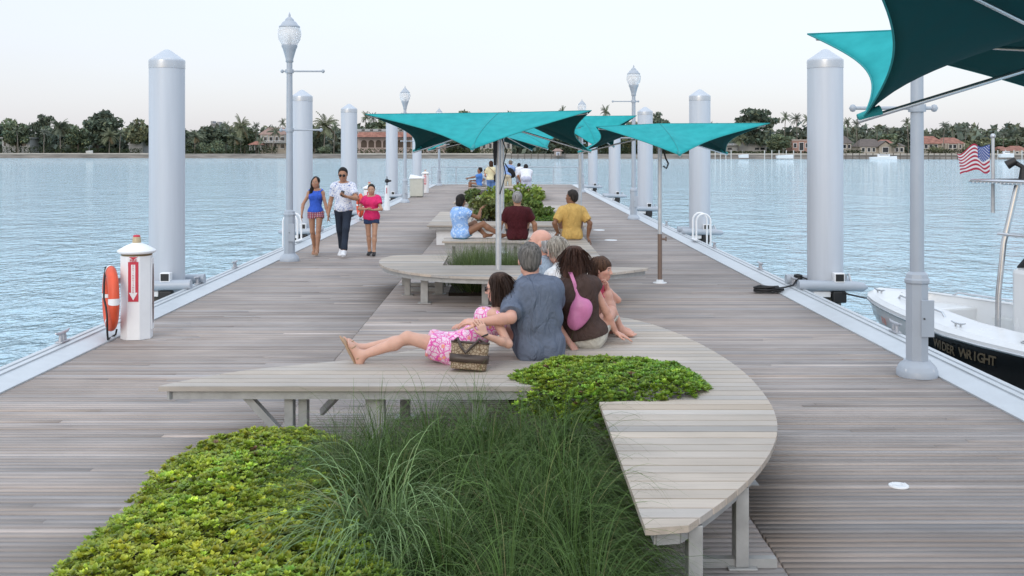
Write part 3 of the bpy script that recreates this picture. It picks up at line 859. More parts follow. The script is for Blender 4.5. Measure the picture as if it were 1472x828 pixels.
def broad_tree_meshes(seed, w, h, col, n=1500, kind='round', leaf=0.62):
    r = np.random.default_rng(seed)
    lobes = []
    if kind == 'round':
        for i in range(15):
            a = r.uniform(0, 6.28); q = r.uniform(0.1, 0.36) * w; z = h * r.uniform(0.30, 0.84)
            q *= math.sqrt(max(0.15, 1 - ((z / h - 0.5) / 0.5) ** 2)) * 1.15
            s = w * r.uniform(0.13, 0.24)
            lobes.append((q * math.cos(a), q * math.sin(a), z, s, s, s * 0.72))
    elif kind == 'umbrella':
        for i in range(14):
            a = r.uniform(0, 6.28); q = r.uniform(0.05, 0.42) * w; z = h * r.uniform(0.62, 0.90) - q * 0.12
            s = w * r.uniform(0.10, 0.17)
            lobes.append((q * math.cos(a), q * math.sin(a), z, s * 1.3, s * 1.3, s * 0.45))
        for i in range(6):
            a = r.uniform(0, 6.28); q = r.uniform(0.0, 0.25) * w; z = h * r.uniform(0.28, 0.6)
            s = w * r.uniform(0.10, 0.16); lobes.append((q * math.cos(a), q * math.sin(a), z, s, s, s * 0.8))
    elif kind == 'bush':
        for i in range(12):
            a = r.uniform(0, 6.28); q = r.uniform(0.1, 0.36) * w; z = h * r.uniform(0.18, 0.72) * (1 - 0.3 * q / w)
            s = w * r.uniform(0.14, 0.22); lobes.append((q * math.cos(a), q * math.sin(a), z, s, s, s * 0.75))
    v, f, c = leaf_cloud(r, lobes, n, leaf, col)
    v[:, 2] = np.maximum(v[:, 2], 0.05)
    crown = new_mesh('crown', v, f); set_col(crown, c)
    mb = MB()
    th = h * (0.45 if kind != 'bush' else 0.2)
    mb.tube([(0, 0, -0.3), (0.03 * w * .3, 0, th * 0.5), (0.0, 0.02 * w, th)], [0.035 * w, 0.026 * w, 0.018 * w], 7)
    for lb in lobes[:8]:
        mb.tube([(0, 0, th * 0.7), (lb[0] * 0.5, lb[1] * 0.5, (th * 0.7 + lb[2]) / 2 + 0.03 * h), (lb[0], lb[1], lb[2])], [0.016 * w, 0.011 * w, 0.004 * w], 5)
    return crown, mb.mesh('trunk')

def palm_meshes(seed, h, col, frond=2.6, nf=17, lean=0.0, droop=1.0, dense=9):
    r = np.random.default_rng(seed)
    mb = MB(); pts = []
    a = r.uniform(0, 6.28)
    for i in range(7):
        u = i / 6; pts.append(V(lean * h * u * u * math.cos(a), lean * h * u * u * math.sin(a), h * u - (0.3 if i == 0 else 0)))
    mb.tube(pts, [0.26, 0.21, 0.18, 0.17, 0.16, 0.16, 0.18], 7)
    top = pts[-1]
    V_, F_, C_ = [], [], []
    for k in range(nf):
        az = k * 2.39996 + r.normal(0, 0.2); el = r.uniform(-0.35, 1.25)
        L = frond * r.uniform(0.8, 1.15)
        p = np.array(top); d = np.array([math.cos(az) * math.cos(el), math.sin(az) * math.cos(el), math.sin(el)])
        tone = np.array(col) * math.exp(r.normal(0, 0.2))
        if el < -0.1 and r.random() < 0.4: tone = np.array([0.14, 0.10, 0.05])
        sd = np.array([-math.sin(az), math.cos(az), 0.0])
        st = L / dense
        for j in range(dense):
            q = p + d * st
            wl = L * 0.26 * (math.sin(math.pi * (0.15 + 0.8 * j / dense)) + 0.15)
            up = np.cross(sd, d)
            for sg in (-1, 1):
                tip = p + d * st * 1.3 + sd * sg * wl * 0.85 - up * 0 - np.array([0, 0, 1]) * wl * 0.55
                b = len(V_); V_ += [p, q, tip]; F_.append((b, b + 1, b + 2)); C_ += [tone] * 3
            p = q; d = d + np.array([0, 0, -1.0]) * droop * (0.13 + 0.05 * j / dense); d /= np.linalg.norm(d)
    me = new_mesh('crown', np.array(V_), np.array(F_)); set_col(me, np.array(C_))
    return me, mb.mesh('trunk')

GREEN = (0.135, 0.165, 0.10); DGREEN = (0.108, 0.136, 0.096); OLIVE = (0.165, 0.178, 0.105); PALMG = (0.138, 0.158, 0.105); GREY = (0.155, 0.17, 0.135)
LIB = {}
def tree(kind, px, top, wpx, dY, label, group=None, base=None, variant=0):
    """tree standing dY behind the sea wall at column px whose crown tops out at photo row `top` and is wpx wide"""
    p = SP(px, dY); h = zat(top, p.y) - GZ; w = wpx * p.y / F
    name = 'palm_tree' if kind.startswith('palm') else ('shrub' if kind == 'shrub' else 'tree')
    t = thing(name, label, 'palm tree' if name == 'palm_tree' else ('shrub' if name == 'shrub' else 'tree'), tuple(p), variant * 1.3 + px, group or ('palms on the far shore' if name == 'palm_tree' else 'trees on the far shore'))
    key = (kind, variant)
    if key not in LIB:
        sd = 100 + len(LIB) * 7
        if kind == 'round': LIB[key] = (broad_tree_meshes(sd, 16, 16, [DGREEN, GREEN, OLIVE][variant % 3], 3400, leaf=0.75), 16, 16)
        elif kind == 'umbrella': LIB[key] = (broad_tree_meshes(sd, 20, 16, [DGREEN, GREEN][variant % 2], 3000, 'umbrella', 0.75), 20, 16)
        elif kind in ('bush', 'shrub'): LIB[key] = (broad_tree_meshes(sd, 10, 7, [GREEN, OLIVE, DGREEN][variant % 3], 1300, 'bush', 0.42), 10, 7)
        elif kind == 'palm': LIB[key] = (palm_meshes(sd, 12, [PALMG, GREY][variant % 2], 3.0, 20, lean=0.06), 7, 14.2)
        elif kind == 'palm_full': LIB[key] = (palm_meshes(sd, 8.0, [PALMG, OLIVE][variant % 2], 4.6, 34, lean=0.05, droop=1.0), 9, 12.0)
        elif kind == 'palm_lean': LIB[key] = (palm_meshes(sd, 7.5, PALMG, 3.6, 18, lean=0.3), 7, 10.5)
    (cm, tm), w0, h0 = LIB[key]
    r = link('crown', cm, M_LEAF, t); k_ = link('trunk', tm, M_PALMBARK if name == 'palm_tree' else M_BARK, t)
    t.scale = (w / w0, w / w0, h / h0)
T = [
 ('round', -25, 172, 60, 25, 'dark broad tree cut by the left edge of the picture', 0), ('round', 24, 170, 46, 18, 'bushy mid-green tree above the low white house at far left', 1), ('umbrella', 62, 162, 36, 30, 'tall narrow-topped tree with a gap in its crown left of the feathery palm', 0),
 ('palm_full', 87, 166, 34, 10, 'full feathery palm in front of the biggest dark tree at left', 0), ('round', 140, 155, 78, 30, 'biggest dark spreading tree of the left shore', 0), ('round', 112, 178, 44, 16, 'lower rounded tree leaning on the biggest dark tree', 1),
 ('palm_full', 157, 183, 26, 6, 'small drooping palm below the biggest dark tree', 1), ('palm', 172, 186, 20, 5, 'thin-trunked palm between the biggest dark tree and the nearest left piling', 0), ('palm', 63, 184, 20, 4, 'pale-trunked palm by the clipped hedge at far left', 1), ('palm', 26, 182, 22, 6, 'palm standing in front of the low white house at far left', 0),
 ('round', 205, 163, 52, 24, 'dark tree partly hidden behind the nearest left piling', 2), ('round', 262, 176, 36, 20, 'dark tree just right of the nearest left piling', 0), ('palm_full', 280, 184, 30, 8, 'greyish fan-shaped palm right of the nearest left piling', 0), ('round', 302, 180, 50, 22, 'dark rounded tree under the distant grey tower', 0),
 ('bush', 306, 198, 38, 5, 'low multi-stemmed rounded tree on the sea wall below the distant grey tower', 0), ('palm', 325, 174, 15, 30, 'small slender palm right of the distant grey tower', 0), ('palm_full', 346, 163, 26, 14, 'tall date palm left of the balcony house', 1), ('round', 352, 178, 46, 26, 'mid-green tree behind the tall date palm', 1), ('palm_full', 337, 190, 26, 8, 'short grey-green palm left of the gazebo', 0),
 ('palm', 368, 175, 16, 22, 'dark palm above the roof of the balcony house', 1), ('palm_lean', 392, 178, 24, 6, 'leaning palm in front of the balcony house', 0), ('palm_lean', 371, 195, 14, 4, 'small curved palm in front of the gazebo', 1), ('palm', 408, 170, 16, 26, 'palm beside the nearest left lamp post', 0),
 ('palm_full', 466, 160, 40, 16, 'bright bushy palm between the second and third left pilings', 1), ('round', 452, 178, 30, 26, 'dark tree right of the second left piling', 0), ('palm', 480, 176, 18, 6, 'slim palm left of the third left piling', 0), ('shrub', 466, 208, 26, 4, 'rounded shrub on the sea wall left of the third left piling', 0),
 ('palm', 524, 160, 22, 24, 'palm behind the left tip of the big canopy', 0), ('round', 548, 168, 70, 30, 'broad tree behind the arched pink mansion', 1), ('palm', 537, 161, 20, 34, 'second palm behind the left tip of the big canopy', 1),
 ('round', 667, 148, 72, 40, 'big domed tree rising above the big middle canopy', 2), ('umbrella', 742, 155, 64, 50, 'flat-topped tree rising over the right half of the big middle canopy', 1), ('umbrella', 655, 196, 50, 12, 'leafless-looking grove tree below the big middle canopy', 0), ('palm', 810, 152, 14, 40, 'palm tip left of the distant right lamp', 0),
 ('round', 800, 190, 66, 18, 'dark tree behind the small boathouse', 0), ('round', 860, 180, 60, 22, 'dark tree behind the farthest right pilings', 0), ('palm', 872, 151, 21, 30, 'tall palm silhouetted between the canopies', 0), ('palm', 855, 166, 16, 28, 'shorter palm left of the tall silhouetted palm', 1), ('round', 905, 166, 44, 34, 'dark tree behind the middle right lamp post', 2), ('umbrella', 945, 158, 36, 30, 'tall tree right of the third right piling', 0), ('round', 975, 186, 40, 24, 'dark tree behind the slim-poled canopy', 0),
 ('umbrella', 1085, 153, 88, 18, 'large dark umbrella-shaped tree at the tip of the right canopy', 0), ('round', 1078, 176, 56, 24, 'dark lower tree under the umbrella-shaped tree', 0), ('round', 1124, 192, 42, 6, 'low bushy tree left of the pink brick building', 1), ('palm_full', 1062, 190, 22, 8, 'small pale-green palm beside the white flat-roofed house', 1),
 ('palm', 1127, 161, 22, 26, 'royal palm, leftmost of the clump above the pink brick building', 0), ('palm', 1146, 162, 22, 28, 'royal palm in the middle of the clump above the pink brick building', 1), ('palm', 1160, 164, 22, 26, 'royal palm of the clump half hidden by the nearest right piling', 0), ('round', 1185, 176, 44, 26, 'dark tree hidden mostly by the nearest right piling', 0),
 ('palm', 1219, 169, 19, 10, 'tall palm just right of the nearest right piling', 0), ('palm', 1232, 171, 18, 12, 'second tall palm right of the nearest right piling', 1), ('palm', 1260, 180, 20, 34, 'palm above the grey-brown roofs', 0), ('palm', 1277, 181, 16, 40, 'smaller palm above the grey-brown roofs', 1), ('palm', 1306, 169, 20, 22, 'tall palm hidden by the big lamp post', 0), ('palm_full', 1288, 200, 20, 8, 'short palm in front of the cream gabled house', 0), ('round', 1265, 192, 60, 40, 'green tree mass behind the cream gabled house', 1),
 ('palm', 1342, 184, 18, 28, 'palm behind the red-roofed house at its left end', 0), ('palm', 1356, 174, 20, 9, 'tall palm in front of the red-roofed house', 1), ('palm', 1370, 178, 15, 30, 'slim palm just right of the tall palm by the red-roofed house', 0), ('palm', 1387, 183, 18, 34, 'palm above the right end of the red-roofed house', 1), ('round', 1406, 194, 46, 18, 'grey-green rounded tree behind the flag', 2), ('bush', 1396, 208, 24, 5, 'bright green bush left of the flag', 0), ('bush', 1345, 206, 22, 5, 'leafy bush against the red-roofed house', 1),
 ('palm', 1420, 187, 18, 36, 'palm right of the flag top', 0), ('palm', 1442, 189, 18, 30, 'palm above the small red roof at right', 1), ('palm', 1462, 192, 18, 30, 'palm nearest the right edge of the picture', 0), ('round', 1450, 198, 60, 40, 'dark tree behind the small red roof at right', 1), ('round', 1510, 186, 70, 30, 'tree just beyond the right edge of the picture', 0),
]
for kind, px, top, w, dY, lab, var in T: tree(kind, px, top, w, dY, lab, variant=var)

# the distant wood that reads as one mass behind
r = np.random.default_rng(77)
lob = []
for px in range(-420, 1900, 13):
    p = SP(px, r.uniform(48, 75)); hh = zat(r.uniform(178, 193), p.y) - GZ
    s = r.uniform(3.2, 6)
    lob.append((p.x, p.y, GZ + hh - s * 0.7, s, s, s * 0.8)); lob.append((p.x + 2, p.y - 4, GZ + hh * 0.35, s * 1.3, s, hh * 0.4)); lob.append((p.x, p.y - 14, GZ + 1.6, s * 1.4, 2, 2.4))
v, f, c = leaf_cloud(r, lob, 36000, 1.8, (0.118, 0.14, 0.104))
me = new_mesh('wood', v, f); set_col(me, c)
tag(link('wood', me, M_LEAF), 'dark green belt of woodland behind the shore houses', 'wood', kind='stuff')

def hedge(px0, px1, top, dY, label, col=(0.035, 0.05, 0.02), depth=2.0):
    r = np.random.default_rng(int(px0) + 500)
    a, b = SP(px0, dY), SP(px1, dY); h = zat(top, a.y) - GZ
    n = max(5, int((b - a).length / 2.0)); lob = []
    for i in range(n):
        p = a.lerp(b, (i + 0.5) / n) - a
        lob.append((p.x, p.y + r.uniform(-.2, .2), h * 0.5, 1.35, depth * 0.5, h * 0.52))
    v, f, c = leaf_cloud(r, lob, n * 80, 0.30, col, 0.22)
    v[:, 2] = np.clip(v[:, 2], 0.0, h * 1.06)
    me = new_mesh('hedge', v, f); set_col(me, c)
    o = link('hedge', me, M_LEAF, loc=tuple(a)); tag(o, label, 'hedge', 'hedges along the far shore')
hedge(-60, 75, 210, 9, 'clipped hedge in front of the low white house at far left')
hedge(80, 205, 213, 8, 'darker hedge below the biggest dark tree')
hedge(262, 300, 212, 6, 'low hedge right of the nearest left piling')
hedge(328, 362, 209, 4, 'hedge left of the gazebo')
hedge(374, 398, 210, 4, 'hedge under the balcony house')
hedge(512, 735, 213, 8, 'long green hedge in front of the arched pink mansion', (0.045, 0.062, 0.022))
hedge(812, 1008, 212, 6, 'hedge behind the farthest right pilings')
hedge(1010, 1110, 217, 6, 'low hedge in front of the white flat-roofed house', (0.05, 0.068, 0.025))
hedge(1112, 1168, 217, 5, 'hedge in front of the pink brick building')
hedge(1205, 1240, 215, 6, 'hedge below the pair of tall palms at right')
hedge(1318, 1440, 214, 6, 'uneven hedge in front of the red-roofed house')

# ---------------------------------------------------------------- houses
M_WIN = mat('window_glass', (0.022, 0.026, 0.032), 0.15)
M_TILE = mat('clay_tile', (0.21, 0.085, 0.06), 0.85, var=0.25, vscale=0.8, col2=(0.29, 0.135, 0.10))
M_TILEPINK = mat('pink_tile', (0.27, 0.18, 0.15), 0.85, var=0.2, vscale=0.8)
M_TILEGREY = mat('grey_brown_tile', (0.12, 0.10, 0.09), 0.85, var=0.2, vscale=0.8)
def plaster(name, c): return mat(name, c, 0.85, var=0.1, vscale=0.3)
class House:
    def __init__(s, px0, px1, base, dY, label, name='house', cat='house', rz=0.0):
        s.Y = shY((px0 + px1) / 2) + dY; s.k = s.Y / F
        s.px0 = px0; s.o = V(((px0 + px1) / 2 - VX) * s.k, s.Y, GZ - 0.02); s.c = (px0 + px1) / 2
        s.t = thing(name, label, cat, tuple(s.o), rz)
    def x(s, px): return (px - s.c) * s.k
    def z(s, py): return zat(py, s.Y) - s.o.z
    def wall(s, px0, px1, y0, y1, m, depth=9.0, dy=0.0, name='wall'):
        mb = MB(); mb.box((s.x(px0), dy, s.z(y1) if y1 is not None else -0.3), (s.x(px1), dy + depth, s.z(y0))); return mb.build(name, m, s.t)
    def hip(s, px0, px1, ytop, yeave, m, depth=9.0, dy=0.0, ridge=0.5, over=0.5):
        x0, x1, z0, z1 = s.x(px0) - over, s.x(px1) + over, s.z(yeave), s.z(ytop)
        y0, y1 = dy - over, dy + depth + over; yc = (y0 + y1) / 2; dx = (x1 - x0) * (1 - ridge) / 2
        vs = [(x0, y0, z0), (x1, y0, z0), (x1, y1, z0), (x0, y1, z0), (x0 + dx, yc, z1), (x1 - dx, yc, z1)]
        mb = MB(); mb.add(vs, [(0, 1, 5, 4), (1, 2, 5), (2, 3, 4, 5), (3, 0, 4), (3, 2, 1, 0)]); return mb.build('roof', m, s.t)
    def gable(s, px0, px1, ytop, yeave, m, mw, depth=8.0, dy=0.0):
        x0, x1, z0, z1 = s.x(px0), s.x(px1), s.z(yeave), s.z(ytop); xc = (x0 + x1) / 2
        mb = MB(); mb.add([(x0 + .3, dy + .25, z0), (x1 - .3, dy + .25, z0), (xc, dy + .25, z1 - .3)], [(0, 1, 2)]); mb.build('gable', mw, s.t)
        mb = MB()
        for a, b in (((x0 - .4, z0 - .2), (xc, z1)), ((xc, z1), (x1 + .4, z0 - .2))):
            vs = [(a[0], dy - .3, a[1]), (b[0], dy - .3, b[1]), (b[0], dy + depth, b[1]), (a[0], dy + depth, a[1])]
            vs += [(v[0], v[1], v[2] + 0.25) for v in vs]
            mb.add(vs, [(3, 2, 1, 0), (4, 5, 6, 7), (0, 1, 5, 4), (1, 2, 6, 5), (2, 3, 7, 6), (3, 0, 4, 7)])
        mb.build('roof', m, s.t)
    def win(s, px0, px1, y0, y1, dy=0.0, name='window', m=None, arch=False, frame=True):
        x0, x1, z0, z1 = s.x(px0), s.x(px1), s.z(y1), s.z(y0)
        mb = MB()
        if arch:
            r_ = (x1 - x0) / 2; xc = (x0 + x1) / 2; zc = z1 - r_
            pts = [(x0, z0), (x1, z0)] + [(xc + r_ * math.cos(a), zc + r_ * math.sin(a)) for a in np.linspace(0, math.pi, 9)]
            n = len(pts); vs = [(p[0], dy - 0.06, p[1]) for p in pts] + [(p[0], dy + 0.1, p[1]) for p in pts]
            mb.add(vs, [tuple(range(n))] + [(i, i + n, (i + 1) % n + n, (i + 1) % n) for i in range(n)])
        else: mb.box((x0, dy - 0.05, z0), (x1, dy + 0.1, z1))
        w = mb.build(name, m or M_WIN, s.t)
        if frame and not arch:
            mb = MB(); f_ = 0.12
            mb.box((x0 - f_, dy - 0.10, z0 - f_), (x1 + f_, dy - 0.02, z0 - 0.002)); mb.box((x0 - f_, dy - 0.10, z1 + 0.002), (x1 + f_, dy - 0.02, z1 + f_))
            mb.box((x0 - f_, dy - 0.10, z0), (x0 - 0.002, dy - 0.02, z1)); mb.box((x1 + 0.002, dy - 0.10, z0), (x1 + f_, dy - 0.02, z1))
            mb.build('frame', M_WHITE, w)
        return w
    def cols(s, pxs, y0, y1, m, dy=-1.5, w=0.35, name='column'):
        for p in pxs:
            mb = MB(); mb.box((s.x(p) - w / 2, dy - w / 2, s.z(y1)), (s.x(p) + w / 2, dy + w / 2, s.z(y0))); mb.build(name, m, s.t)
CREAM, WHITEW, PINKW = plaster('cream_plaster', (0.40, 0.355, 0.30)), plaster('white_plaster', (0.34, 0.34, 0.335)), plaster('pale_pink_plaster', (0.44, 0.355, 0.325))
h = House(2, 44, 210, 20, 'low white flat-roofed house with dark windows at far left'); h.wall(3, 43, 199, None, WHITEW); h.wall(1, 45, 197.5, 199, WHITEW, 11, -1, 'roof')
for a, b in ((5, 9), (21, 25), (27, 38)): h.win(a, b, 203, 210)
h = House(184, 206, 209, 22, 'small white house glimpsed left of the nearest left piling'); h.wall(185, 205, 201, None, WHITEW); h.hip(185, 205, 197, 201, M_TILEGREY)
for a in (187, 193, 199): h.win(a, a + 4, 203, 207)
h = House(302, 317, 200, 260, 'distant grey tower block standing above the treetops', 'tower_block', 'tower'); h.wall(303, 315.5, 177, None, plaster('tower_grey', (0.30, 0.30, 0.31)), 20); h.wall(303, 306, 174, 177, plaster('tower_grey', (0.3, 0.3, 0.31)), 8, name='roof_hut'); h.wall(312, 315, 175, 177, plaster('tower_grey', (0.3, 0.3, 0.31)), 8, name='roof_hut')
for k_ in range(4): h.win(304 + k_ * 2.8, 305.6 + k_ * 2.8, 178.5, 181, frame=False)
h = House(368, 416, 214, 16, 'two-storey house with a pinkish roof and white balcony columns'); h.wall(374, 413, 193, None, CREAM, 9); h.hip(373, 414, 183, 193.5, M_TILEPINK, 9)
h.wall(372, 414, 204.2, 205.6, WHITEW, 3, -2.6, 'balcony'); h.cols((378, 386, 394, 402, 411), 194, 204, WHITEW, -2.3); h.cols((378, 394, 411), 205.6, 216, plaster('dark_post', (0.2, 0.17, 0.14)), -2.3)
for a in (379.5, 387.5, 396, 404): h.win(a, a + 5, 197, 203)
for a in (382, 392, 403): h.win(a, a + 6, 207, 213)
mb = MB()
for z_ in (202.2,): mb.box((h.x(377), -2.5, h.z(z_ + .4)), (h.x(412), -2.4, h.z(z_)))
mb.build('railing', M_WHITE, h.t)
h = House(356, 378, 213, 9, 'small red-roofed garden gazebo', 'gazebo', 'gazebo'); h.hip(358, 376, 203, 208, M_TILE, 4, 0, 0.15); h.cols((359, 366, 375), 208, 216, WHITEW, 0.3, 0.3, 'post'); h.cols((359, 375), 208, 216, WHITEW, 3.6, 0.3, 'post')
h = House(512, 604, 214, 16, 'long pink mansion with a row of arches below a terracotta band'); h.wall(514, 602, 189, None, PINKW, 12); h.wall(513, 603, 185.4, 189, WHITEW, 0.6, -0.35, 'parapet')
h.hip(514, 602, 190.2, 197.2, M_TILE, 3.5, -3.4, 0.9)
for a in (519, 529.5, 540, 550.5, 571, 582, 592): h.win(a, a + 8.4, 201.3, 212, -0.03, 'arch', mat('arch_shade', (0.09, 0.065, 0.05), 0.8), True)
for a in (520, 532, 544, 556, 574, 590): h.win(a, a + 4.5, 186, 188.2, -0.36, frame=False)
h = House(606, 643, 214, 14, 'cream block with one arched window right of the pink mansion'); h.wall(608, 641, 199.5, None, PINKW, 8); h.wall(607, 642, 198.4, 199.5, WHITEW, 9, -.3, 'parapet'); h.win(619, 627, 204, 213, -0.02, 'arched_window', None, True); h.win(633, 638, 204, 209)
h = House(688, 738, 215, 18, 'cream villa with a brown-red roof seen past the big canopy pole'); h.wall(690, 736, 203, None, CREAM, 9); h.hip(690, 736, 197, 203.4, M_TILE, 9); h.cols((692, 700, 715, 727, 735), 203, 217, WHITEW, -1.2)
for a in (694, 703, 709, 719, 729): h.win(a, a + 4, 206, 213)
h = House(1008, 1106, 216, 14, 'long white flat-roofed house with a row of dark windows'); h.wall(1010, 1060, 209.2, None, WHITEW, 10); h.wall(1055, 1103, 206, None, WHITEW, 12, 1.0); h.wall(1008, 1062, 207.9, 209.2, WHITEW, 12, -1, 'roof'); h.wall(1072, 1106, 204.8, 206, WHITEW, 12, -.5, 'roof')
for a in (1011, 1019, 1028, 1037, 1046, 1086, 1094): h.win(a, a + 6, 212.3, 215.4, 0.0 if a < 1060 else 1.0, frame=False)
h = House(1136, 1168, 217, 12, 'pink brick building with white-framed windows left of the nearest right piling'); BRK = mat('pink_brick', (0.38, 0.23, 0.19), 0.9, var=0.2, vscale=1.0); h.wall(1139, 1165, 202, None, BRK, 9); h.wall(1138.5, 1165.5, 200.6, 202, plaster('pale_cornice', (0.5, 0.42, 0.37)), 9.6, -.3, 'cornice')
h.win(1149, 1155, 205, 216); h.win(1141, 1145, 206, 212); h.win(1158, 1162, 206, 212)
h = House(1206, 1226, 216, 22, 'dark-roofed house beside the pair of tall palms'); h.wall(1208, 1224, 206, None, CREAM, 8); h.hip(1207, 1225, 195, 206, M_TILEGREY, 8, 0, 0.3); h.win(1212, 1216, 208, 213); h.win(1219, 1222, 208, 213)
h = House(1232, 1302, 221, 12, 'cream house with several grey-brown gables'); h.wall(1236, 1300, 210, None, CREAM, 9); h.hip(1236, 1270, 199.5, 211, M_TILEGREY, 9, 0, 0.55); h.hip(1266, 1290, 200.5, 209.5, M_TILE, 9, .6, 0.4); h.gable(1260, 1282, 203, 211, M_TILEGREY, CREAM, 6, -1.6); h.wall(1262, 1280, 210.9, None, CREAM, 1.9, -1.35); h.hip(1284, 1301, 204, 210.5, M_TILEGREY, 9, .2, .4)
for a in (1239, 1247, 1254, 1287, 1294): h.win(a, a + 4, 212.5, 218)
h.win(1267, 1275, 212, 219, -1.35)
h = House(1320, 1390, 219, 14, 'red-tiled house behind the hedge between the big lamp post and the flag'); h.wall(1327, 1385, 206, None, CREAM, 9); h.hip(1324, 1356, 195.5, 206.5, M_TILE, 9, -.4, 0.45); h.hip(1355, 1386, 197.5, 206.5, M_TILE, 9, 0, .5); h.cols((1353, 1357.5, 1361, 1376, 1384), 206, 219, CREAM, -1.2, .5)
for a in (1329, 1336, 1343, 1364, 1370, 1377): h.win(a, a + 4.4, 208, 213)
h = House(1432, 1482, 224, 12, 'low house with a red roof at the right edge of the picture'); h.wall(1437, 1480, 216.5, None, CREAM, 9); h.hip(1436, 1456, 210.5, 217, M_TILE, 9, 0, 0.3); h.hip(1454, 1482, 209.5, 217, M_TILE, 9, .4, 0.4)
for a in (1440, 1447, 1460, 1468): h.win(a, a + 4, 218.5, 222)

# ---------------------------------------------------------------- docks and boats on the far side
M_DOCK = mat('dock_timber', (0.13, 0.11, 0.09), 0.9, var=0.3, vscale=1)
M_POSTW = mat('white_post', (0.5, 0.5, 0.48), 0.8)
def dock(px0, px1, label, d0=-7.0, posts=7, white=False, zt=0.15):
    a, b = SP(px0, d0, zt), SP(px1, d0, zt)
    t = thing('dock', label, 'dock', tuple(a), group='small docks on the far shore')
    mb = MB(); mb.bar(V(0, 0, 0), b - a, 2.2, 0.25); mb.build('planking', M_DOCK, t)
    for i in range(posts):
        p = (b - a) * (i / (posts - 1)) + V(0, -1.15, 0)
        mb = MB(); mb.tube([p + V(0, 0, -1.8), p + V(0, 0, 1.2 if not white else 2.2)], 0.19, 7); mb.build('post', M_POSTW if white else M_DOCK, t)
dock(735, 812, 'dark dock running to the small boathouse', posts=9)
dock(1012, 1050, 'dock with tall pale posts below the white flat-roofed house', posts=6, white=True)
dock(1098, 1150, 'boat-lift dock with pale posts left of the nearest right piling', posts=6, white=True)
dock(1205, 1312, 'long dock behind the white cabin cruiser', posts=12)
dock(1316, 1425, 'long dock below the red-tiled house', posts=14)
dock(1432, 1490, 'dock at the right edge beyond the flag', posts=6, white=True)
h = House(795, 809, 224, -7, 'small boathouse on the dark dock', 'boathouse', 'boathouse'); h.o.z = 0.2; h.t.location.z = 0.2
h.wall(797, 807, 217, 224.4, plaster('boathouse_wall', (0.33, 0.28, 0.25)), 4); h.hip(796, 808, 213.5, 217.2, M_TILEPINK, 4, 0, 0.4); h.win(800, 804, 219, 223, m=plaster('boathouse_door', (0.35, 0.4, 0.5)))
def far_boat(px, L, d, label, cabin=True, z=None):
    p = SP(px, d, WATER_Z if z is None else z)
    t = thing('boat', label, 'boat', tuple(p), group='boats moored on the far shore')
    vs, n = [], 9
    for i in range(n):
        u = i / (n - 1); x = (u - 0.5) * L; w = 1.15 * min(1, (1 - u) * 2.2) ** 0.6 + 0.02
        vs += [(x, -w, 0.85 + 0.35 * u), (x + 0.1, -w * 0.6, -0.25), (x + 0.1, w * 0.6, -0.25), (x, w, 0.85 + 0.35 * u)]
    fs = []
    for i in range(n - 1):
        for k in range(4): fs.append((i * 4 + k, (i + 1) * 4 + k, (i + 1) * 4 + (k + 1) % 4, i * 4 + (k + 1) % 4))
    fs.append((0, 1, 2, 3))
    mb = MB(); mb.add(vs, fs); mb.build('hull', M_WHITE, t)
    if cabin:
        mb = MB(); mb.prism([(-0.2 * L, -0.8), (0.16 * L, -0.7), (0.24 * L, 0), (0.16 * L, 0.7), (-0.2 * L, 0.8)], 0.9, 1.9); cb = mb.build('cabin', M_WHITE, t)
        mb = MB(); mb.prism([(-0.18 * L, -0.82), (0.162 * L, -0.72), (0.162 * L, 0.72), (-0.18 * L, 0.82)], 1.45, 1.72); mb.build('window', M_WIN, cb)
    mb = MB(); mb.tube([(-0.1 * L, 0, 0.9), (-0.1 * L, 0, 2.6)], 0.04, 6); mb.build('mast', M_POSTW, t)
far_boat(1270, 9.5, -11, 'white cabin cruiser moored in front of the cream gabled house')
far_boat(1447, 5.0, -9.5, 'small white boat on a lift at the right dock', z=0.1)
far_boat(1069, 3.6, -5, 'small white skiff left of the boat-lift dock', False, -0.2)
far_boat(1128, 6, -10, 'grey-white boat on the lift left of the nearest right piling', False, -0.4)
far_boat(129, 2.6, 4, 'small pale rowing boat lying on the sea wall below the biggest dark tree', False, GZ + 0.25)
# ================================================================ PEOPLE: implicit bodies turned into one continuous skin
def unit(v):
    v = np.asarray(v, float); n = np.linalg.norm(v)
    return v / n if n > 1e-9 else v

class Field:
    def __init__(s, prims, h, pad=0.03):
        lo = np.min([p['lo'] for p in prims], 0) - pad; hi = np.max([p['hi'] for p in prims], 0) + pad
        s.h, s.lo = h, lo
        s.n = np.ceil((hi - lo) / h).astype(int) + 1
        s.a = np.full(s.n, 0.3, dtype=np.float32)
        s.ax = [(lo[i] + h * np.arange(s.n[i])).astype(np.float32) for i in range(3)]
    def window(s, lo, hi):
        i0 = np.maximum(0, np.floor((lo - s.lo) / s.h).astype(int)); i1 = np.minimum(s.n, np.ceil((hi - s.lo) / s.h).astype(int) + 1)
        sl = tuple(slice(a, b) for a, b in zip(i0, i1))
        X = s.ax[0][sl[0]][:, None, None]; Y = s.ax[1][sl[1]][None, :, None]; Z = s.ax[2][sl[2]][None, None, :]
        return sl, X, Y, Z
    def put(s, p):
        m = p['k'] + 3 * s.h + 0.004
        sl, X, Y, Z = s.window(p['lo'] - m, p['hi'] + m)
        old = s.a[sl]
        if old.size == 0: return
        d = p['fn'](X, Y, Z).astype(np.float32)
        k = p['k']
        if p.get('cut'):
            hh = np.clip(0.5 - 0.5 * (old + d) / k, 0, 1)
            s.a[sl] = old * (1 - hh) - d * hh + k * hh * (1 - hh)
        else:
            hh = np.clip(0.5 + 0.5 * (d - old) / k, 0, 1)
            s.a[sl] = d * (1 - hh) + old * hh - k * hh * (1 - hh)

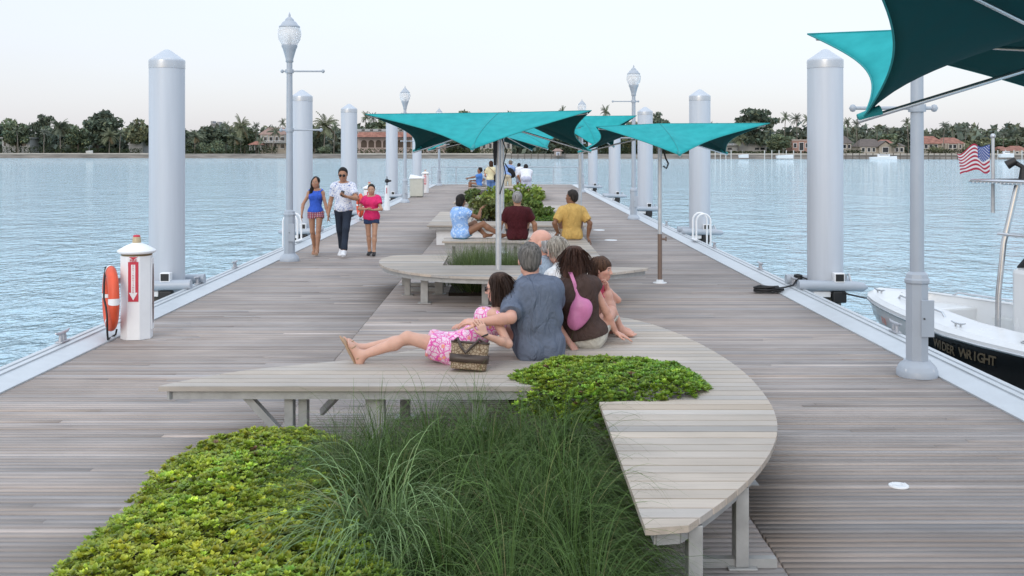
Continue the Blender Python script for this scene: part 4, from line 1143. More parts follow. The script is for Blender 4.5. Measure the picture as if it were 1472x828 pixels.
def cone(a, ra, b, rb, k=0.02, cut=False, flat=None):
    """round cone a->b; flat='b' or 'ab' trims the ends square"""
    a, b = np.asarray(a, float), np.asarray(b, float)
    ba = b - a; l2 = float(ba @ ba) + 1e-12; L = math.sqrt(l2)
    def fn(X, Y, Z):
        px, py, pz = X - a[0], Y - a[1], Z - a[2]
        t = (px * ba[0] + py * ba[1] + pz * ba[2]) / l2
        tc = np.clip(t, 0, 1)
        d = np.sqrt((px - ba[0] * tc) ** 2 + (py - ba[1] * tc) ** 2 + (pz - ba[2] * tc) ** 2) - (ra + (rb - ra) * tc)
        if flat:
            if 'b' in flat: d = np.maximum(d, (t - 1) * L)
            if 'a' in flat: d = np.maximum(d, -t * L)
        return d
    r = max(ra, rb)
    return dict(fn=fn, k=k, cut=cut, lo=np.minimum(a - r, b - r), hi=np.maximum(a + r, b + r))

def ell(c, rad, R=None, k=0.02, cut=False):
    """ellipsoid, R = rows of local axes"""
    c = np.asarray(c, float); rad = np.asarray(rad, float)
    R = np.eye(3) if R is None else np.asarray(R, float)
    def fn(X, Y, Z):
        px, py, pz = X - c[0], Y - c[1], Z - c[2]
        q = [(R[i, 0] * px + R[i, 1] * py + R[i, 2] * pz) for i in range(3)]
        k0 = np.sqrt(sum((q[i] / rad[i]) ** 2 for i in range(3))) + 1e-6
        k1 = np.sqrt(sum((q[i] / rad[i] ** 2) ** 2 for i in range(3))) + 1e-6
        return k0 * (k0 - 1) / k1
    ext = np.sqrt(sum((R[i] * rad[i]) ** 2 for i in range(3)))
    return dict(fn=fn, k=k, cut=cut, lo=c - ext, hi=c + ext)

def plane_cut(fieldobj, co, no):
    """removes everything on the side that `no` points to"""
    co, no = np.asarray(co, float), unit(no)
    d = (fieldobj.ax[0][:, None, None] - co[0]) * no[0] + (fieldobj.ax[1][None, :, None] - co[1]) * no[1] + (fieldobj.ax[2][None, None, :] - co[2]) * no[2]
    fieldobj.a = np.maximum(fieldobj.a, d.astype(np.float32))

def surface_nets(f):
    a = f.a; n = a.shape
    ins = a < 0
    c = np.zeros((n[0] - 1, n[1] - 1, n[2] - 1), dtype=np.int8)
    for dx in (0, 1):
        for dy in (0, 1):
            for dz in (0, 1):
                c += ins[dx:n[0] - 1 + dx, dy:n[1] - 1 + dy, dz:n[2] - 1 + dz]
    act = (c > 0) & (c < 8)
    I, J, K = np.nonzero(act)
    idx = np.full(c.shape, -1, dtype=np.int32); idx[I, J, K] = np.arange(len(I))
    S = np.zeros((len(I), 3)); N = np.zeros(len(I))
    cor = [(x, y, z) for x in (0, 1) for y in (0, 1) for z in (0, 1)]
    val = {q: a[I + q[0], J + q[1], K + q[2]].astype(float) for q in cor}
    for q in cor:
        for ax in range(3):
            if q[ax] == 0:
                q2 = list(q); q2[ax] = 1; q2 = tuple(q2)
                v0, v1 = val[q], val[q2]
                m = (v0 < 0) != (v1 < 0)
                t = np.where(m, v0 / np.where(np.abs(v0 - v1) < 1e-12, 1, v0 - v1), 0)
                p = [np.full(len(I), float(q[i])) for i in range(3)]
                p[ax] = t
                for i in range(3): S[:, i] += np.where(m, p[i], 0)
                N += m
    Pn = S / np.maximum(N, 1)[:, None] + np.stack([I, J, K], 1)
    verts = f.lo + Pn * f.h
    faces = []
    for ax in range(3):
        b, d = (ax + 1) % 3, (ax + 2) % 3
        s0 = [slice(None)] * 3; s1 = [slice(None)] * 3
        s0[ax] = slice(0, n[ax] - 1); s1[ax] = slice(1, n[ax])
        x0, x1 = ins[tuple(s0)], ins[tuple(s1)]
        E = np.argwhere(x0 != x1)
        E = E[(E[:, b] > 0) & (E[:, d] > 0) & (E[:, b] < n[b] - 1) & (E[:, d] < n[d] - 1)]
        if not len(E): continue
        flip = x0[E[:, 0], E[:, 1], E[:, 2]]
        def cell(ob, od):
            q = E.copy(); q[:, b] -= ob; q[:, d] -= od
            return idx[q[:, 0], q[:, 1], q[:, 2]]
        quad = np.stack([cell(1, 1), cell(0, 1), cell(0, 0), cell(1, 0)], 1)
        quad[~flip] = quad[~flip][:, ::-1]
        faces.append(quad)
    faces = np.concatenate(faces) if faces else np.zeros((0, 4), int)
    faces = faces[(faces >= 0).all(1)]
    return verts, faces

def relax(v, f, it=1, lam=0.5):
    for _ in range(it):
        s = np.zeros_like(v); c = np.zeros(len(v))
        for i in range(4):
            a, b = f[:, i], f[:, (i + 1) % 4]
            np.add.at(s, a, v[b]); np.add.at(c, a, 1)
            np.add.at(s, b, v[a]); np.add.at(c, b, 1)
        v = v + lam * (s / np.maximum(c, 1)[:, None] - v)
    return v

def vnormals(v, f):
    n = np.cross(v[f[:, 2]] - v[f[:, 0]], v[f[:, 3]] - v[f[:, 1]])
    o = np.zeros_like(v)
    for i in range(4): np.add.at(o, f[:, i], n)
    return o / (np.linalg.norm(o, axis=1)[:, None] + 1e-12)

def wobble(v, scale, seed, n=7, st=(1, 1, 1)):
    """cheap smooth noise about -1..1"""
    r = np.random.default_rng(seed); o = np.zeros(len(v))
    for i in range(n):
        k = r.normal(0, 1, 3) * scale * (0.6 + 0.9 * i / n) * np.array(st)
        o += np.sin(v @ k + r.uniform(0, 6.28)) * (1.0 if i < n / 2 else 0.6)
    return o / (n * 0.55)

def skin_mesh(name, prims, h, cuts=(), relax_it=1, folds=0.0, fold_scale=28, fold_st=(1, 1, 1), seed=0, origin=(0, 0, 0)):
    fo = Field([p for p in prims if not p['cut']], h)
    for p in prims: fo.put(p)
    for co, no in cuts: plane_cut(fo, co, no)
    v, f = surface_nets(fo)
    if relax_it: v = relax(v, f, relax_it, 0.5)
    if folds:
        v = v + vnormals(v, f) * (wobble(v, fold_scale, seed, st=fold_st) * folds)[:, None]
    o = np.asarray(origin, float)
    me = new_mesh(name, v - o, f, True)
    return me, v

def ik(root, tgt, l1, l2, hint):
    root, tgt = np.asarray(root, float), np.asarray(tgt, float)
    d = tgt - root; L = np.linalg.norm(d)
    if L > (l1 + l2) * 0.999:
        d = d / L * (l1 + l2) * 0.999; L = np.linalg.norm(d)
    if L < abs(l1 - l2) + 0.03: L = abs(l1 - l2) + 0.03; d = unit(d) * L
    u = d / L
    x = (l1 * l1 - l2 * l2 + L * L) / (2 * L)
    y = math.sqrt(max(0, l1 * l1 - x * x))
    h = np.asarray(hint, float); h = h - u * (h @ u)
    h = unit(h) if np.linalg.norm(h) > 1e-6 else unit(np.cross(u, [0.3, 0.2, 1]))
    return root + u * x + h * y, root + d

SKIN_MAT = mat_attr('skin', 0.5, var=0.06, vscale=18, spec=0.35, sss=0.08)
SKINS = dict(fair=(0.56, 0.33, 0.25), pink=(0.58, 0.32, 0.245), tan=(0.40, 0.21, 0.13), brown=(0.24, 0.12, 0.07), olive=(0.47, 0.27, 0.18))

class Body:
    """skeleton + flesh of one person; builds body, clothing and hair meshes under one Empty"""
    def __init__(s, label, base, pelvis, yaw, H=1.72, sex='m', girth=1.0, up=(0, 0, 1), chest_yaw=None, slump=0.0,
                 neck=(0.0, 0.0), head=(0.0, 0.0, 0.0), hands=None, feet=None, skin='fair', res=0.008, name='person', group=None, headscale=1.08,
                 elbow=None, knee=None, handdir=None, palm=None, toes=None, curl=(0.35, 0.35), shoulder_lift=(0, 0), barefoot=True, tilt=0.0, leglen=1.0, waist=1.0):
        s.label, s.base, s.H, s.sex, s.res, s.skin = label, np.array(base, float), H, sex, res, SKINS[skin]
        k = s.k = H / 1.75; s.g = girth; s.wb = waist; fem = sex == 'f'
        P = s.P = np.array(pelvis, float)
        a = math.radians(yaw)
        s.f = np.array([math.cos(a), math.sin(a), 0.0])                     # facing, yaw from +X counter-clockwise
        s.u = unit(up)
        s.r = unit(np.cross(s.f, [0, 0, 1])); s.f0 = s.f
        ca = math.radians(yaw if chest_yaw is None else chest_yaw)
        cf = np.array([math.cos(ca), math.sin(ca), 0.0])
        cf = unit(cf - s.u * (cf @ s.u)); cr = unit(np.cross(cf, s.u))
        if tilt:
            cr = unit(cr * math.cos(tilt) + s.u * math.sin(tilt)); s.u2 = unit(np.cross(cr, cf))
        else: s.u2 = s.u
        s.cf, s.cr = cf, cr
        s.hipw, s.shw = (0.088 if not fem else 0.094) * k, (0.168 if not fem else 0.147) * k * (1 + 0.25 * (girth - 1))
        s.waist = P + s.u * 0.20 * k - cf * slump * 0.4
        s.chest = P + s.u2 * 0.36 * k - cf * slump * 0.6
        s.neck0 = P + s.u2 * 0.505 * k + cf * (slump * 0.1 - 0.005)
        s.sh = [s.neck0 - s.u2 * 0.080 * k + sg * cr * s.shw + s.u2 * shoulder_lift[i] * k for i, sg in enumerate((-1, 1))]   # left, right
        s.hip = [P - s.r * s.hipw, P + s.r * s.hipw]
        # head frame
        hy, hp, hr = [math.radians(x) for x in head]
        base_yaw = math.atan2(cf[1], cf[0]) + hy
        hf = np.array([math.cos(base_yaw) * math.cos(hp), math.sin(base_yaw) * math.cos(hp), math.sin(hp)])
        hup = unit(np.array([0, 0, 1.0]) - hf * hf[2]) if abs(s.u[2]) > 0.3 else unit(s.u - hf * (hf @ s.u))
        hrt = unit(np.cross(hf, hup))
        if hr:
            hup, hrt = hup * math.cos(hr) + hrt * math.sin(hr), hrt * math.cos(hr) - hup * math.sin(hr)
        s.hf, s.hu, s.hr_ = hf, hup, hrt
        hs = s.hs = k * headscale * (1.0 if not fem else 0.96)
        s.headc = s.neck0 + s.u2 * 0.042 * k + hup * 0.120 * hs + cf * (0.02 + neck[0]) * k + cr * neck[1] * k
        # arms and legs
        ul, fl_ = 0.285 * k, 0.255 * k
        th, sn = 0.43 * k * leglen, 0.415 * k * leglen
        s.el, s.wr, s.kn, s.an = [None] * 2, [None] * 2, [None] * 2, [None] * 2
        hands = hands or [None, None]; feet = feet or [None, None]
        elbow = elbow or [None, None]; knee = knee or [None, None]
        for i, sg in enumerate((-1, 1)):
            t = hands[i] if hands[i] is not None else s.sh[i] + np.array([0, 0, -0.5 * k]) + cr * sg * 0.06
            hint = elbow[i] if elbow[i] is not None else -cf + cr * sg * 0.6
            s.el[i], s.wr[i] = ik(s.sh[i], t, ul, fl_, hint)
            t = feet[i] if feet[i] is not None else s.hip[i] + np.array([0, 0, -0.84 * k])
            hint = knee[i] if knee[i] is not None else s.f
            s.kn[i], s.an[i] = ik(s.hip[i], t, th, sn, hint)
        s.handdir = [unit(handdir[i]) if handdir and handdir[i] is not None else unit(s.wr[i] - s.el[i]) for i in range(2)]
        s.palm = [palm[i] if palm and palm[i] is not None else (s.cr * (1 if i == 0 else -1)) for i in range(2)]
        s.toes = [unit(toes[i]) if toes and toes[i] is not None else s.f for i in range(2)]
        s.curl = curl; s.barefoot = barefoot
        s.root = thing(name, label, 'person', tuple(s.base), 0, group)
    # ---- flesh
    def torso(s, t=0.0, hips=True, belly=0.0):
        k, g, fem = s.k, s.g, s.sex == 'f'
        cf, cr, u, r, P = s.cf, s.cr, s.u, s.r, s.P
        pf = unit(np.cross(s.u, s.r)); Rp = np.array([s.r, pf, np.cross(s.r, pf)])
        Rc = np.array([cr, cf, np.cross(cr, cf)])
        Rw = np.array([unit(s.r + cr), unit(pf + cf), u])
        q = []
        w = g
        hipx = (0.165 if not fem else 0.172) * w
        if hips:
            q.append(ell(P + s.u * 0.03 * k, np.array([hipx, 0.118 * w, 0.125]) * k + t, Rp, 0.04))
            for sg in (-1, 1): q.append(ell(P + r * sg * 0.075 * k - pf * 0.05 * k - s.u * 0.02 * k, np.array([0.092, 0.088, 0.10]) * k * w + t, Rp, 0.04))
        q.append(ell(s.waist, np.array([(0.150 * w if not fem else 0.128 * w) * s.wb, 0.112 * w if not fem else 0.10 * w, 0.15]) * k + t, Rw, 0.05))
        if belly: q.append(ell(s.waist + cf * 0.06 * k - u * 0.03 * k, np.array([0.13 * w, 0.10 + belly, 0.13]) * k + t, Rw, 0.05))
        q.append(ell(s.chest, np.array([(0.172 if not fem else 0.148) * w, 0.118 * (w * .5 + .5), 0.175]) * k + t, Rc, 0.05))
        for sg in (-1, 1): q.append(ell(s.chest + cr * sg * 0.085 * k - cf * 0.035 * k + s.u2 * 0.05 * k, np.array([0.085, 0.075, 0.12]) * k + t, Rc, 0.04))
        if fem:
            for sg in (-1, 1): q.append(ell(s.chest + cr * sg * 0.07 * k + cf * 0.085 * k - s.u2 * 0.0 * k, np.array([0.062, 0.06, 0.065]) * k + t, Rc, 0.03))
        for i in range(2):
            q.append(cone(s.neck0 - s.u2 * 0.005 * k, 0.050 * k + t, s.sh[i] + s.u2 * 0.004 * k, (0.050 if not fem else 0.044) * k + t, 0.045))
        return q
    def neck(s, t=0.0):
        return [cone(s.neck0 - s.u2 * 0.03 * s.k, (0.060 if s.sex == 'm' else 0.050) * s.k + t, s.headc - s.hu * 0.06 * s.hs - s.hf * 0.018 * s.hs, (0.056 if s.sex == 'm' else 0.046) * s.k + t, 0.03)]
    def arm(s, i, t=0.0, upto=2.0, flat=None):
        """upto: 0..1 along the upper arm, 1..2 along the forearm"""
        k = s.k * (1.0 if s.sex == 'm' else 0.86) * (0.6 + 0.4 * s.g)
        q = [ell(s.sh[i], np.array([0.056, 0.056, 0.056]) * k + t * 0.8, None, 0.035)]
        r0, r1, r2 = 0.052 * k, 0.041 * k, 0.027 * k
        if upto <= 1:
            e = s.sh[i] + (s.el[i] - s.sh[i]) * upto
            q.append(cone(s.sh[i], r0 + t, e, r0 + (r1 - r0) * upto + t, 0.03, flat=flat)); return q
        q.append(cone(s.sh[i], r0 + t, s.el[i], r1 + t, 0.03))
        m = s.el[i] + (s.wr[i] - s.el[i]) * 0.3
        v = upto - 1
        if v >= 0.999:
            q.append(cone(s.el[i], r1 + t, m, 0.043 * k + t, 0.02)); q.append(cone(m, 0.043 * k + t, s.wr[i], r2 + t, 0.02))
        else:
            q.append(cone(s.el[i], r1 + t, s.el[i] + (s.wr[i] - s.el[i]) * v, r1 + (r2 - r1) * v + t, 0.02, flat=flat))
        return q
    def hand(s, i):
        k = s.k * (1.0 if s.sex == 'm' else 0.92)
        d = s.handdir[i]; pn = np.asarray(s.palm[i], float); pn = unit(pn - d * (pn @ d)); side = np.cross(d, pn)
        if i == 1: side = -side                                              # towards the thumb
        W = s.wr[i]; q = []
        kn = []
        for j in range(4):
            o = (0.034 - 0.0225 * j) * k
            p = W + d * (0.088 - 0.004 * abs(j - 1.2)) * k + side * o
            kn.append(p)
            q.append(cone(W + side * o * 0.6 + d * 0.012 * k, 0.0165 * k, p, 0.0125 * k, 0.012))
        c = s.curl[i]
        for j in range(4):
            L = (0.040, 0.045, 0.042, 0.033)[j] * k
            p = kn[j]; ang = c * 0.55 + 0.04 * j
            sd = side * (0.10 - 0.075 * j)
            for m in range(3):
                dd = unit(d * math.cos(ang) + pn * math.sin(ang) + sd)
                e = p + dd * L * (1.0, 0.72, 0.52)[m]
                rr = (0.0098, 0.0088, 0.0078)[m] * k
                q.append(cone(p, rr + 0.0006, e, rr - 0.0008, 0.004))
                p = e; ang += c * 0.9
        b = W + d * 0.02 * k + side * 0.024 * k
        t1 = b + unit(side * 0.85 + d * 0.75 + pn * 0.35) * 0.042 * k
        t2 = t1 + unit(d * 0.95 + side * 0.25 + pn * 0.45 * (0.5 + c)) * 0.034 * k
        t3 = t2 + unit(d * 0.95 + pn * 0.55 * c - side * 0.1) * 0.026 * k
        q += [cone(b, 0.018 * k, t1, 0.0125 * k, 0.012), cone(t1, 0.0118 * k, t2, 0.0105 * k, 0.005), cone(t2, 0.0102 * k, t3, 0.0085 * k, 0.004)]
        return q
    def leg(s, i, t=0.0, upto=2.0, flat=None, loose=0.0):
        k = s.k * (0.55 + 0.45 * s.g) * (1.0 if s.sex == 'm' else 0.97)
        r0, r1, r2 = 0.088 * k, 0.056 * k, 0.037 * k
        q = []
        if upto <= 1:
            e = s.hip[i] + (s.kn[i] - s.hip[i]) * upto
            q.append(cone(s.hip[i], r0 + t, e, r0 + (r1 - r0) * upto + t + loose, 0.035, flat=flat)); return q
        q.append(cone(s.hip[i], r0 + t, s.kn[i], r1 + t + loose * .5, 0.035))
        sh = s.an[i] - s.kn[i]
        bk = unit(np.cross(np.cross(sh, s.toes[i]), sh)); bk = -bk
        m = s.kn[i] + sh * 0.30 + bk * 0.012 * k
        v = upto - 1
        if v >= 0.999:
            q.append(cone(s.kn[i], r1 - 0.004 + t, m, 0.058 * k + t + loose, 0.025)); q.append(cone(m, 0.058 * k + t + loose, s.an[i], r2 + t + loose * 1.6, 0.025, flat=flat))
        else:
            q.append(cone(s.kn[i], r1 + t, s.kn[i] + sh * v, r1 + (r2 - r1) * v + t + loose, 0.025, flat=flat))
        return q
    def foot(s, i, t=0.0):
        k = s.k * (1.0 if s.sex == 'm' else 0.92)
        A, d = s.an[i], s.toes[i]
        sh = unit(s.an[i] - s.kn[i]); dn = unit(sh - d * (sh @ d)); sd = np.cross(d, dn)
        heel = A + dn * 0.052 * k - d * 0.045 * k
        ball = A + dn * 0.062 * k + d * 0.125 * k
        q = [cone(A, 0.036 * k + t, heel, 0.033 * k + t, 0.025), cone(A + dn * 0.01, 0.037 * k + t, ball, 0.027 * k + t, 0.03), cone(heel, 0.032 * k + t, ball, 0.026 * k + t, 0.03)]
        for j in range(5):
            o = (-0.032 + 0.016 * j) * k * (1 if i == 0 else -1)
            b = ball + sd * o * 0.9
            e = b + d * (0.062 - 0.007 * j) * k + dn * 0.006 * k + sd * o * 0.15
            q.append(cone(b, 0.0155 * k + t, e, (0.0125 if j == 0 else 0.0095) * k + t, 0.010))
        return q
    def head(s):
        c, f, u, r, h = s.headc, s.hf, s.hu, s.hr_, s.hs
        R = np.array([r, f, u])
        fem = s.sex == 'f'
        def p(x, y, z): return c + r * x * h + f * y * h + u * z * h
        q = [ell(p(0, -0.012, 0.032), np.array([0.076, 0.096, 0.088]) * h, R, 0.02),
             ell(p(0, 0.026, -0.030), np.array([0.062, 0.066, 0.082]) * h, R, 0.03),
             ell(p(0, 0.050, -0.083), np.array([0.036, 0.036, 0.030]) * h, R, 0.03)]
        for sg in (-1, 1):
            q.append(ell(p(sg * 0.044, 0.055, -0.022), np.array([0.025, 0.026, 0.024]) * h, R, 0.02))
            q.append(ell(p(sg * 0.050, 0.004, -0.070), np.array([0.016, 0.036, 0.026]) * h, R, 0.03))
        q.append(ell(p(0, 0.080, 0.022), np.array([0.050, 0.012, 0.010]) * h, R, 0.014))
        for sg in (-1, 1): q.append(dict(ell(p(sg * 0.032, 0.096, 0.004), np.array([0.017, 0.016, 0.011]) * h, R, 0.010, cut=True)))
        for sg in (-1, 1): q.append(ell(p(sg * 0.031, 0.074, 0.003), np.array([0.0125, 0.0125, 0.0115]) * h, R, 0.003))
        q.append(cone(p(0, 0.086, 0.012), 0.008 * h, p(0, 0.110, -0.030), 0.0115 * h, 0.010))
        for sg in (-1, 1): q.append(ell(p(sg * 0.012, 0.098, -0.034), np.array([0.008, 0.010, 0.007]) * h, R, 0.006))
        q.append(ell(p(0, 0.088, -0.062), np.array([0.024, 0.010, 0.0065]) * h, R, 0.006))
        q.append(ell(p(0, 0.086, -0.073), np.array([0.020, 0.011, 0.0070]) * h, R, 0.006))
        for sg in (-1, 1):
            q.append(ell(p(sg * 0.079, -0.008, -0.008), np.array([0.010, 0.019, 0.031]) * h, R, 0.008))
        s.face_marks = [(p(0, 0.094, -0.067), (0.024, 0.014, 0.011), (0.36, 0.11, 0.10), 0.75)]
        for sg in (-1, 1):
            s.face_marks += [(p(sg * 0.032, 0.088, 0.004), (0.013, 0.014, 0.0075), (0.62, 0.60, 0.58), 0.9),
                             (p(sg * 0.032, 0.090, 0.004), (0.0068, 0.012, 0.0068), (0.02, 0.012, 0.01), 1.0),
                             (p(sg * 0.032, 0.090, 0.024), (0.024, 0.02, 0.0055), getattr(s, 'brow', (0.05, 0.03, 0.02)), 0.85),
                             (p(sg * 0.046, 0.065, -0.03), (0.03, 0.03, 0.03), (s.skin[0] * 1.08, s.skin[1] * 0.86, s.skin[2] * 0.84), 0.5)]
        return q
    # ---- meshes
    def finish(s, extra=(), only=None):
        q = s.torso() + s.neck()
        for i in range(2): q += s.arm(i) + s.leg(i)
        for i in range(2): q += s.foot(i)
        q += s.head()
        for i in range(2): q += s.hand(i)
        q += list(extra)
        me, v = skin_mesh('body', q, s.res, relax_it=1, origin=s.base)
        col = np.tile(np.array(s.skin), (len(v), 1)) * (1 + 0.05 * wobble(v, 22, 5))[:, None]
        R = np.array([s.hr_, s.hf, s.hu])
        for c, rad, cc, w in s.face_marks:
            d = (v - c) @ R.T / (np.array(rad) * s.hs)
            m = np.clip(1.6 - 1.2 * np.linalg.norm(d, axis=1), 0, 1)[:, None] * w
            col = col * (1 - m) + np.array(cc) * m
        for i in range(2):                                                   # knuckles, knees, elbows a little redder
            for c, rr in ((s.kn[i], 0.05), (s.el[i], 0.04)):
                m = np.clip(1 - np.linalg.norm(v - c, axis=1) / rr, 0, 1)[:, None] * 0.25
                col = col * (1 - m) + col * np.array([1.05, 0.85, 0.8]) * m
        set_col(me, col)
        s.body = link('body', me, SKIN_MAT, s.root)
        return s.root
    def wear(s, name, prims, material, cuts=(), folds=0.004, fold_scale=26, res=None, seed=3, fold_st=(1, 1, 0.5), colour=None, relax_it=1, parent=None):
        me, v = skin_mesh(name, prims, res or s.res, cuts=cuts, relax_it=relax_it, folds=folds, fold_scale=fold_scale, fold_st=fold_st, seed=seed, origin=s.base)
        if colour is not None: set_col(me, colour(v) if callable(colour) else np.tile(np.array(colour), (len(v), 1)))
        return link(name, me, material, parent or s.root)
    def shirt(s, material, t=0.012, sleeve=0.6, hem=-0.02, folds=0.005, vneck=0.0, belly=0.0, loose=0.0, name='shirt', seed=3, collar=False, colour=None, sleeves=True):
        q = s.torso(t, hips=hem < 0.06, belly=belly)
        if sleeves:
            for i in range(2): q += s.arm(i, t + 0.006 + loose, sleeve, 'b')
        if not sleeves: q += [dict(ell(s.sh[i] + (s.cr * (0.012 if i else -0.012) - s.u2 * 0.006) * s.k, np.array([0.072, 0.085, 0.075]) * s.k, None, 0.006), cut=True) for i in range(2)]
        if collar: q += [cone(s.neck0 - s.u2 * 0.02 * s.k, 0.066 * s.k, s.neck0 + s.u2 * 0.035 * s.k + s.cf * 0.006, 0.062 * s.k, 0.012, flat='b')]
        cuts = [(s.P + s.u * hem * s.k, -s.u)]
        if not collar: cuts.append((s.neck0 + s.u2 * (0.022 - vneck) * s.k + s.cf * 0.0, unit(s.u2 * 1.0 + s.cf * (0.35 + vneck * 6))))
        return s.wear(name, q, material, cuts, folds, seed=seed, colour=colour)
    def trousers(s, material, t=0.010, upto=0.55, top=0.10, loose=0.012, folds=0.004, name='shorts', seed=9, colour=None):
        k = s.k
        pf = unit(np.cross(s.u, s.r)); Rp = np.array([s.r, pf, np.cross(s.r, pf)])
        fem = s.sex == 'f'
        q = [ell(s.P + s.u * 0.03 * k, np.array([(0.165 if not fem else 0.172) * s.g, 0.118 * s.g, 0.125]) * k + t, Rp, 0.04)]
        for sg in (-1, 1): q.append(ell(s.P + s.r * sg * 0.075 * k - pf * 0.05 * k - s.u * 0.02 * k, np.array([0.092, 0.088, 0.10]) * k * s.g + t, Rp, 0.04))
        for i in range(2): q += s.leg(i, t, upto, 'b', loose)
        return s.wear(name, q, material, [(s.P + s.u * top * k, s.u)], folds, seed=seed, colour=colour)
    def hair(s, material, prims, cuts=(), folds=0.004, fs=70, st=(1, 1, 0.15), seed=4, name='hair', res=None):
        return s.wear(name, prims, material, cuts, folds, fs, res or min(s.res, 0.007), seed, st, relax_it=1)
    def hp(s, x, y, z):
        return s.headc + s.hr_ * x * s.hs + s.hf * y * s.hs + s.hu * z * s.hs
    def facecut(s, w=0.060, y=0.105, z=-0.028, d=0.085, hgt=0.098):
        return dict(ell(s.hp(0, y, z), np.array([w, d, hgt]) * s.hs, np.array([s.hr_, s.hf, s.hu]), 0.012), cut=True)
    def cap_hair(s, t=0.012, front=0.055, low=-0.035, side=1.0):
        """short hair: a skull shell cut off at the forehead"""
        R = np.array([s.hr_, s.hf, s.hu])
        return [ell(s.hp(0, -0.016, 0.036), np.array([0.076 * side + t, 0.094 + t, 0.087 + t]) * s.hs, R, 0.02),
                ell(s.hp(0, -0.055, -0.02), np.array([0.062 + t * .6, 0.05 + t, 0.065]) * s.hs, R, 0.03)], \
               [(s.hp(0, front, 0.075), unit(s.hf * 0.80 - s.hu * 0.62))]

def strands(name, parent, base, roots, dirs, length, width, material, n=7, gravity=0.9, jitter=0.25, seed=0, col=(0.05, 0.03, 0.02), colvar=0.3, surf=None):
    """hair locks: thin tapering ribbons that leave the scalp and fall"""
    r = np.random.default_rng(seed)
    m = len(roots)
    V_ = np.zeros((m, n, 2, 3)); C_ = np.zeros((m, n, 2, 3))
    p = roots.copy(); d = dirs.copy()
    L = length * r.uniform(0.75, 1.15, m) / n
    side = np.cross(d, r.normal(0, 1, (m, 3))); side /= np.linalg.norm(side, axis=1)[:, None] + 1e-9
    tone = np.exp(r.normal(0, colvar, m))
    for j in range(n):
        w = width * (1 - 0.75 * j / (n - 1))
        V_[:, j, 0] = p - side * w; V_[:, j, 1] = p + side * w
        C_[:, j] = (np.array(col)[None] * tone[:, None])[:, None]
        d = d + np.array([0, 0, -gravity])[None] * 0.35 + r.normal(0, jitter, (m, 3)) * 0.3
        d /= np.linalg.norm(d, axis=1)[:, None]
        p = p + d * L[:, None]
    idx = np.arange(m * n * 2).reshape(m, n, 2)
    f = np.stack([idx[:, :-1, 0], idx[:, :-1, 1], idx[:, 1:, 1], idx[:, 1:, 0]], -1).reshape(-1, 4)
    me = new_mesh(name, V_.reshape(-1, 3) - np.asarray(base), f, True); set_col(me, C_.reshape(-1, 3))
    return link(name, me, material, parent)
# ================================================================ CLOTHES MATERIALS
def cloth(name, col, var=0.12, vs_=35, rough=0.8, bump=0.25, bs=260):
    """woven cloth: fine weave relief on top of soft creases"""
    new = name not in MATS
    m = mat(name, col, rough, var=var, vscale=vs_, bump=bump, bscale=bs, spec=0.2)
    if new: creases(m)
    return m
def creases(m, scale=7.0, depth=0.05):
    n, l = m.node_tree.nodes, m.node_tree.links
    t = n.new('ShaderNodeTexCoord'); mp_ = n.new('ShaderNodeMapping'); mp_.inputs['Rotation'].default_value = (0.5, 0.6, 0.3); mp_.inputs['Scale'].default_value = (1.3, 1.3, 0.55)
    z = n.new('ShaderNodeTexNoise'); z.inputs['Scale'].default_value = scale; z.inputs['Detail'].default_value = 2.5; z.inputs['Distortion'].default_value = 1.8
    l.new(t.outputs['Object'], mp_.inputs[0]); l.new(mp_.outputs[0], z.inputs['Vector'])
    b = n.new('ShaderNodeBump'); b.inputs['Strength'].default_value = 0.85; b.inputs['Distance'].default_value = depth
    l.new(z.outputs[0], b.inputs['Height'])
    old = [x for x in n if x.type == 'BUMP' and x is not b]
    l.new(b.outputs[0], (old[0] if old else n['Principled BSDF']).inputs['Normal'])
def pattern_mat(name, base, spots, scale=40, kind='voronoi', thr=0.5, rough=0.8):
    """cloth with a printed pattern of one or more colours"""
    m = bpy.data.materials.new(name); m.use_nodes = True
    n, l = m.node_tree.nodes, m.node_tree.links
    b = n['Principled BSDF']; b.inputs['Roughness'].default_value = rough; b.inputs['Specular IOR Level'].default_value = 0.2
    t = n.new('ShaderNodeTexCoord')
    prev = None
    for i, (c, th, sc) in enumerate(spots):
        mp_ = n.new('ShaderNodeMapping'); mp_.inputs['Location'].default_value = (i * 3.1, i * 1.7, i); l.new(t.outputs['Object'], mp_.inputs[0])
        if kind == 'voronoi':
            z = n.new('ShaderNodeTexVoronoi'); z.feature = 'DISTANCE_TO_EDGE' if i % 2 == 0 else 'F1'; z.inputs['Scale'].default_value = sc
            o = z.outputs['Distance']
        else:
            z = n.new('ShaderNodeTexNoise'); z.inputs['Scale'].default_value = sc; z.inputs['Detail'].default_value = 2; z.inputs['Distortion'].default_value = 1.5
            o = z.outputs[0]
        l.new(mp_.outputs[0], z.inputs['Vector'])
        gt = n.new('ShaderNodeMath'); gt.operation = 'LESS_THAN' if kind == 'voronoi' else 'GREATER_THAN'; gt.inputs[1].default_value = th
        l.new(o, gt.inputs[0])
        mx = n.new('ShaderNodeMix'); mx.data_type = 'RGBA'
        l.new(gt.outputs[0], mx.inputs['Factor'])
        if prev is None: mx.inputs['A'].default_value = (*base, 1)
        else: l.new(prev, mx.inputs['A'])
        mx.inputs['B'].default_value = (*c, 1)
        prev = mx.outputs['Result']
    l.new(prev, b.inputs['Base Color'])
    creases(m)
    return m
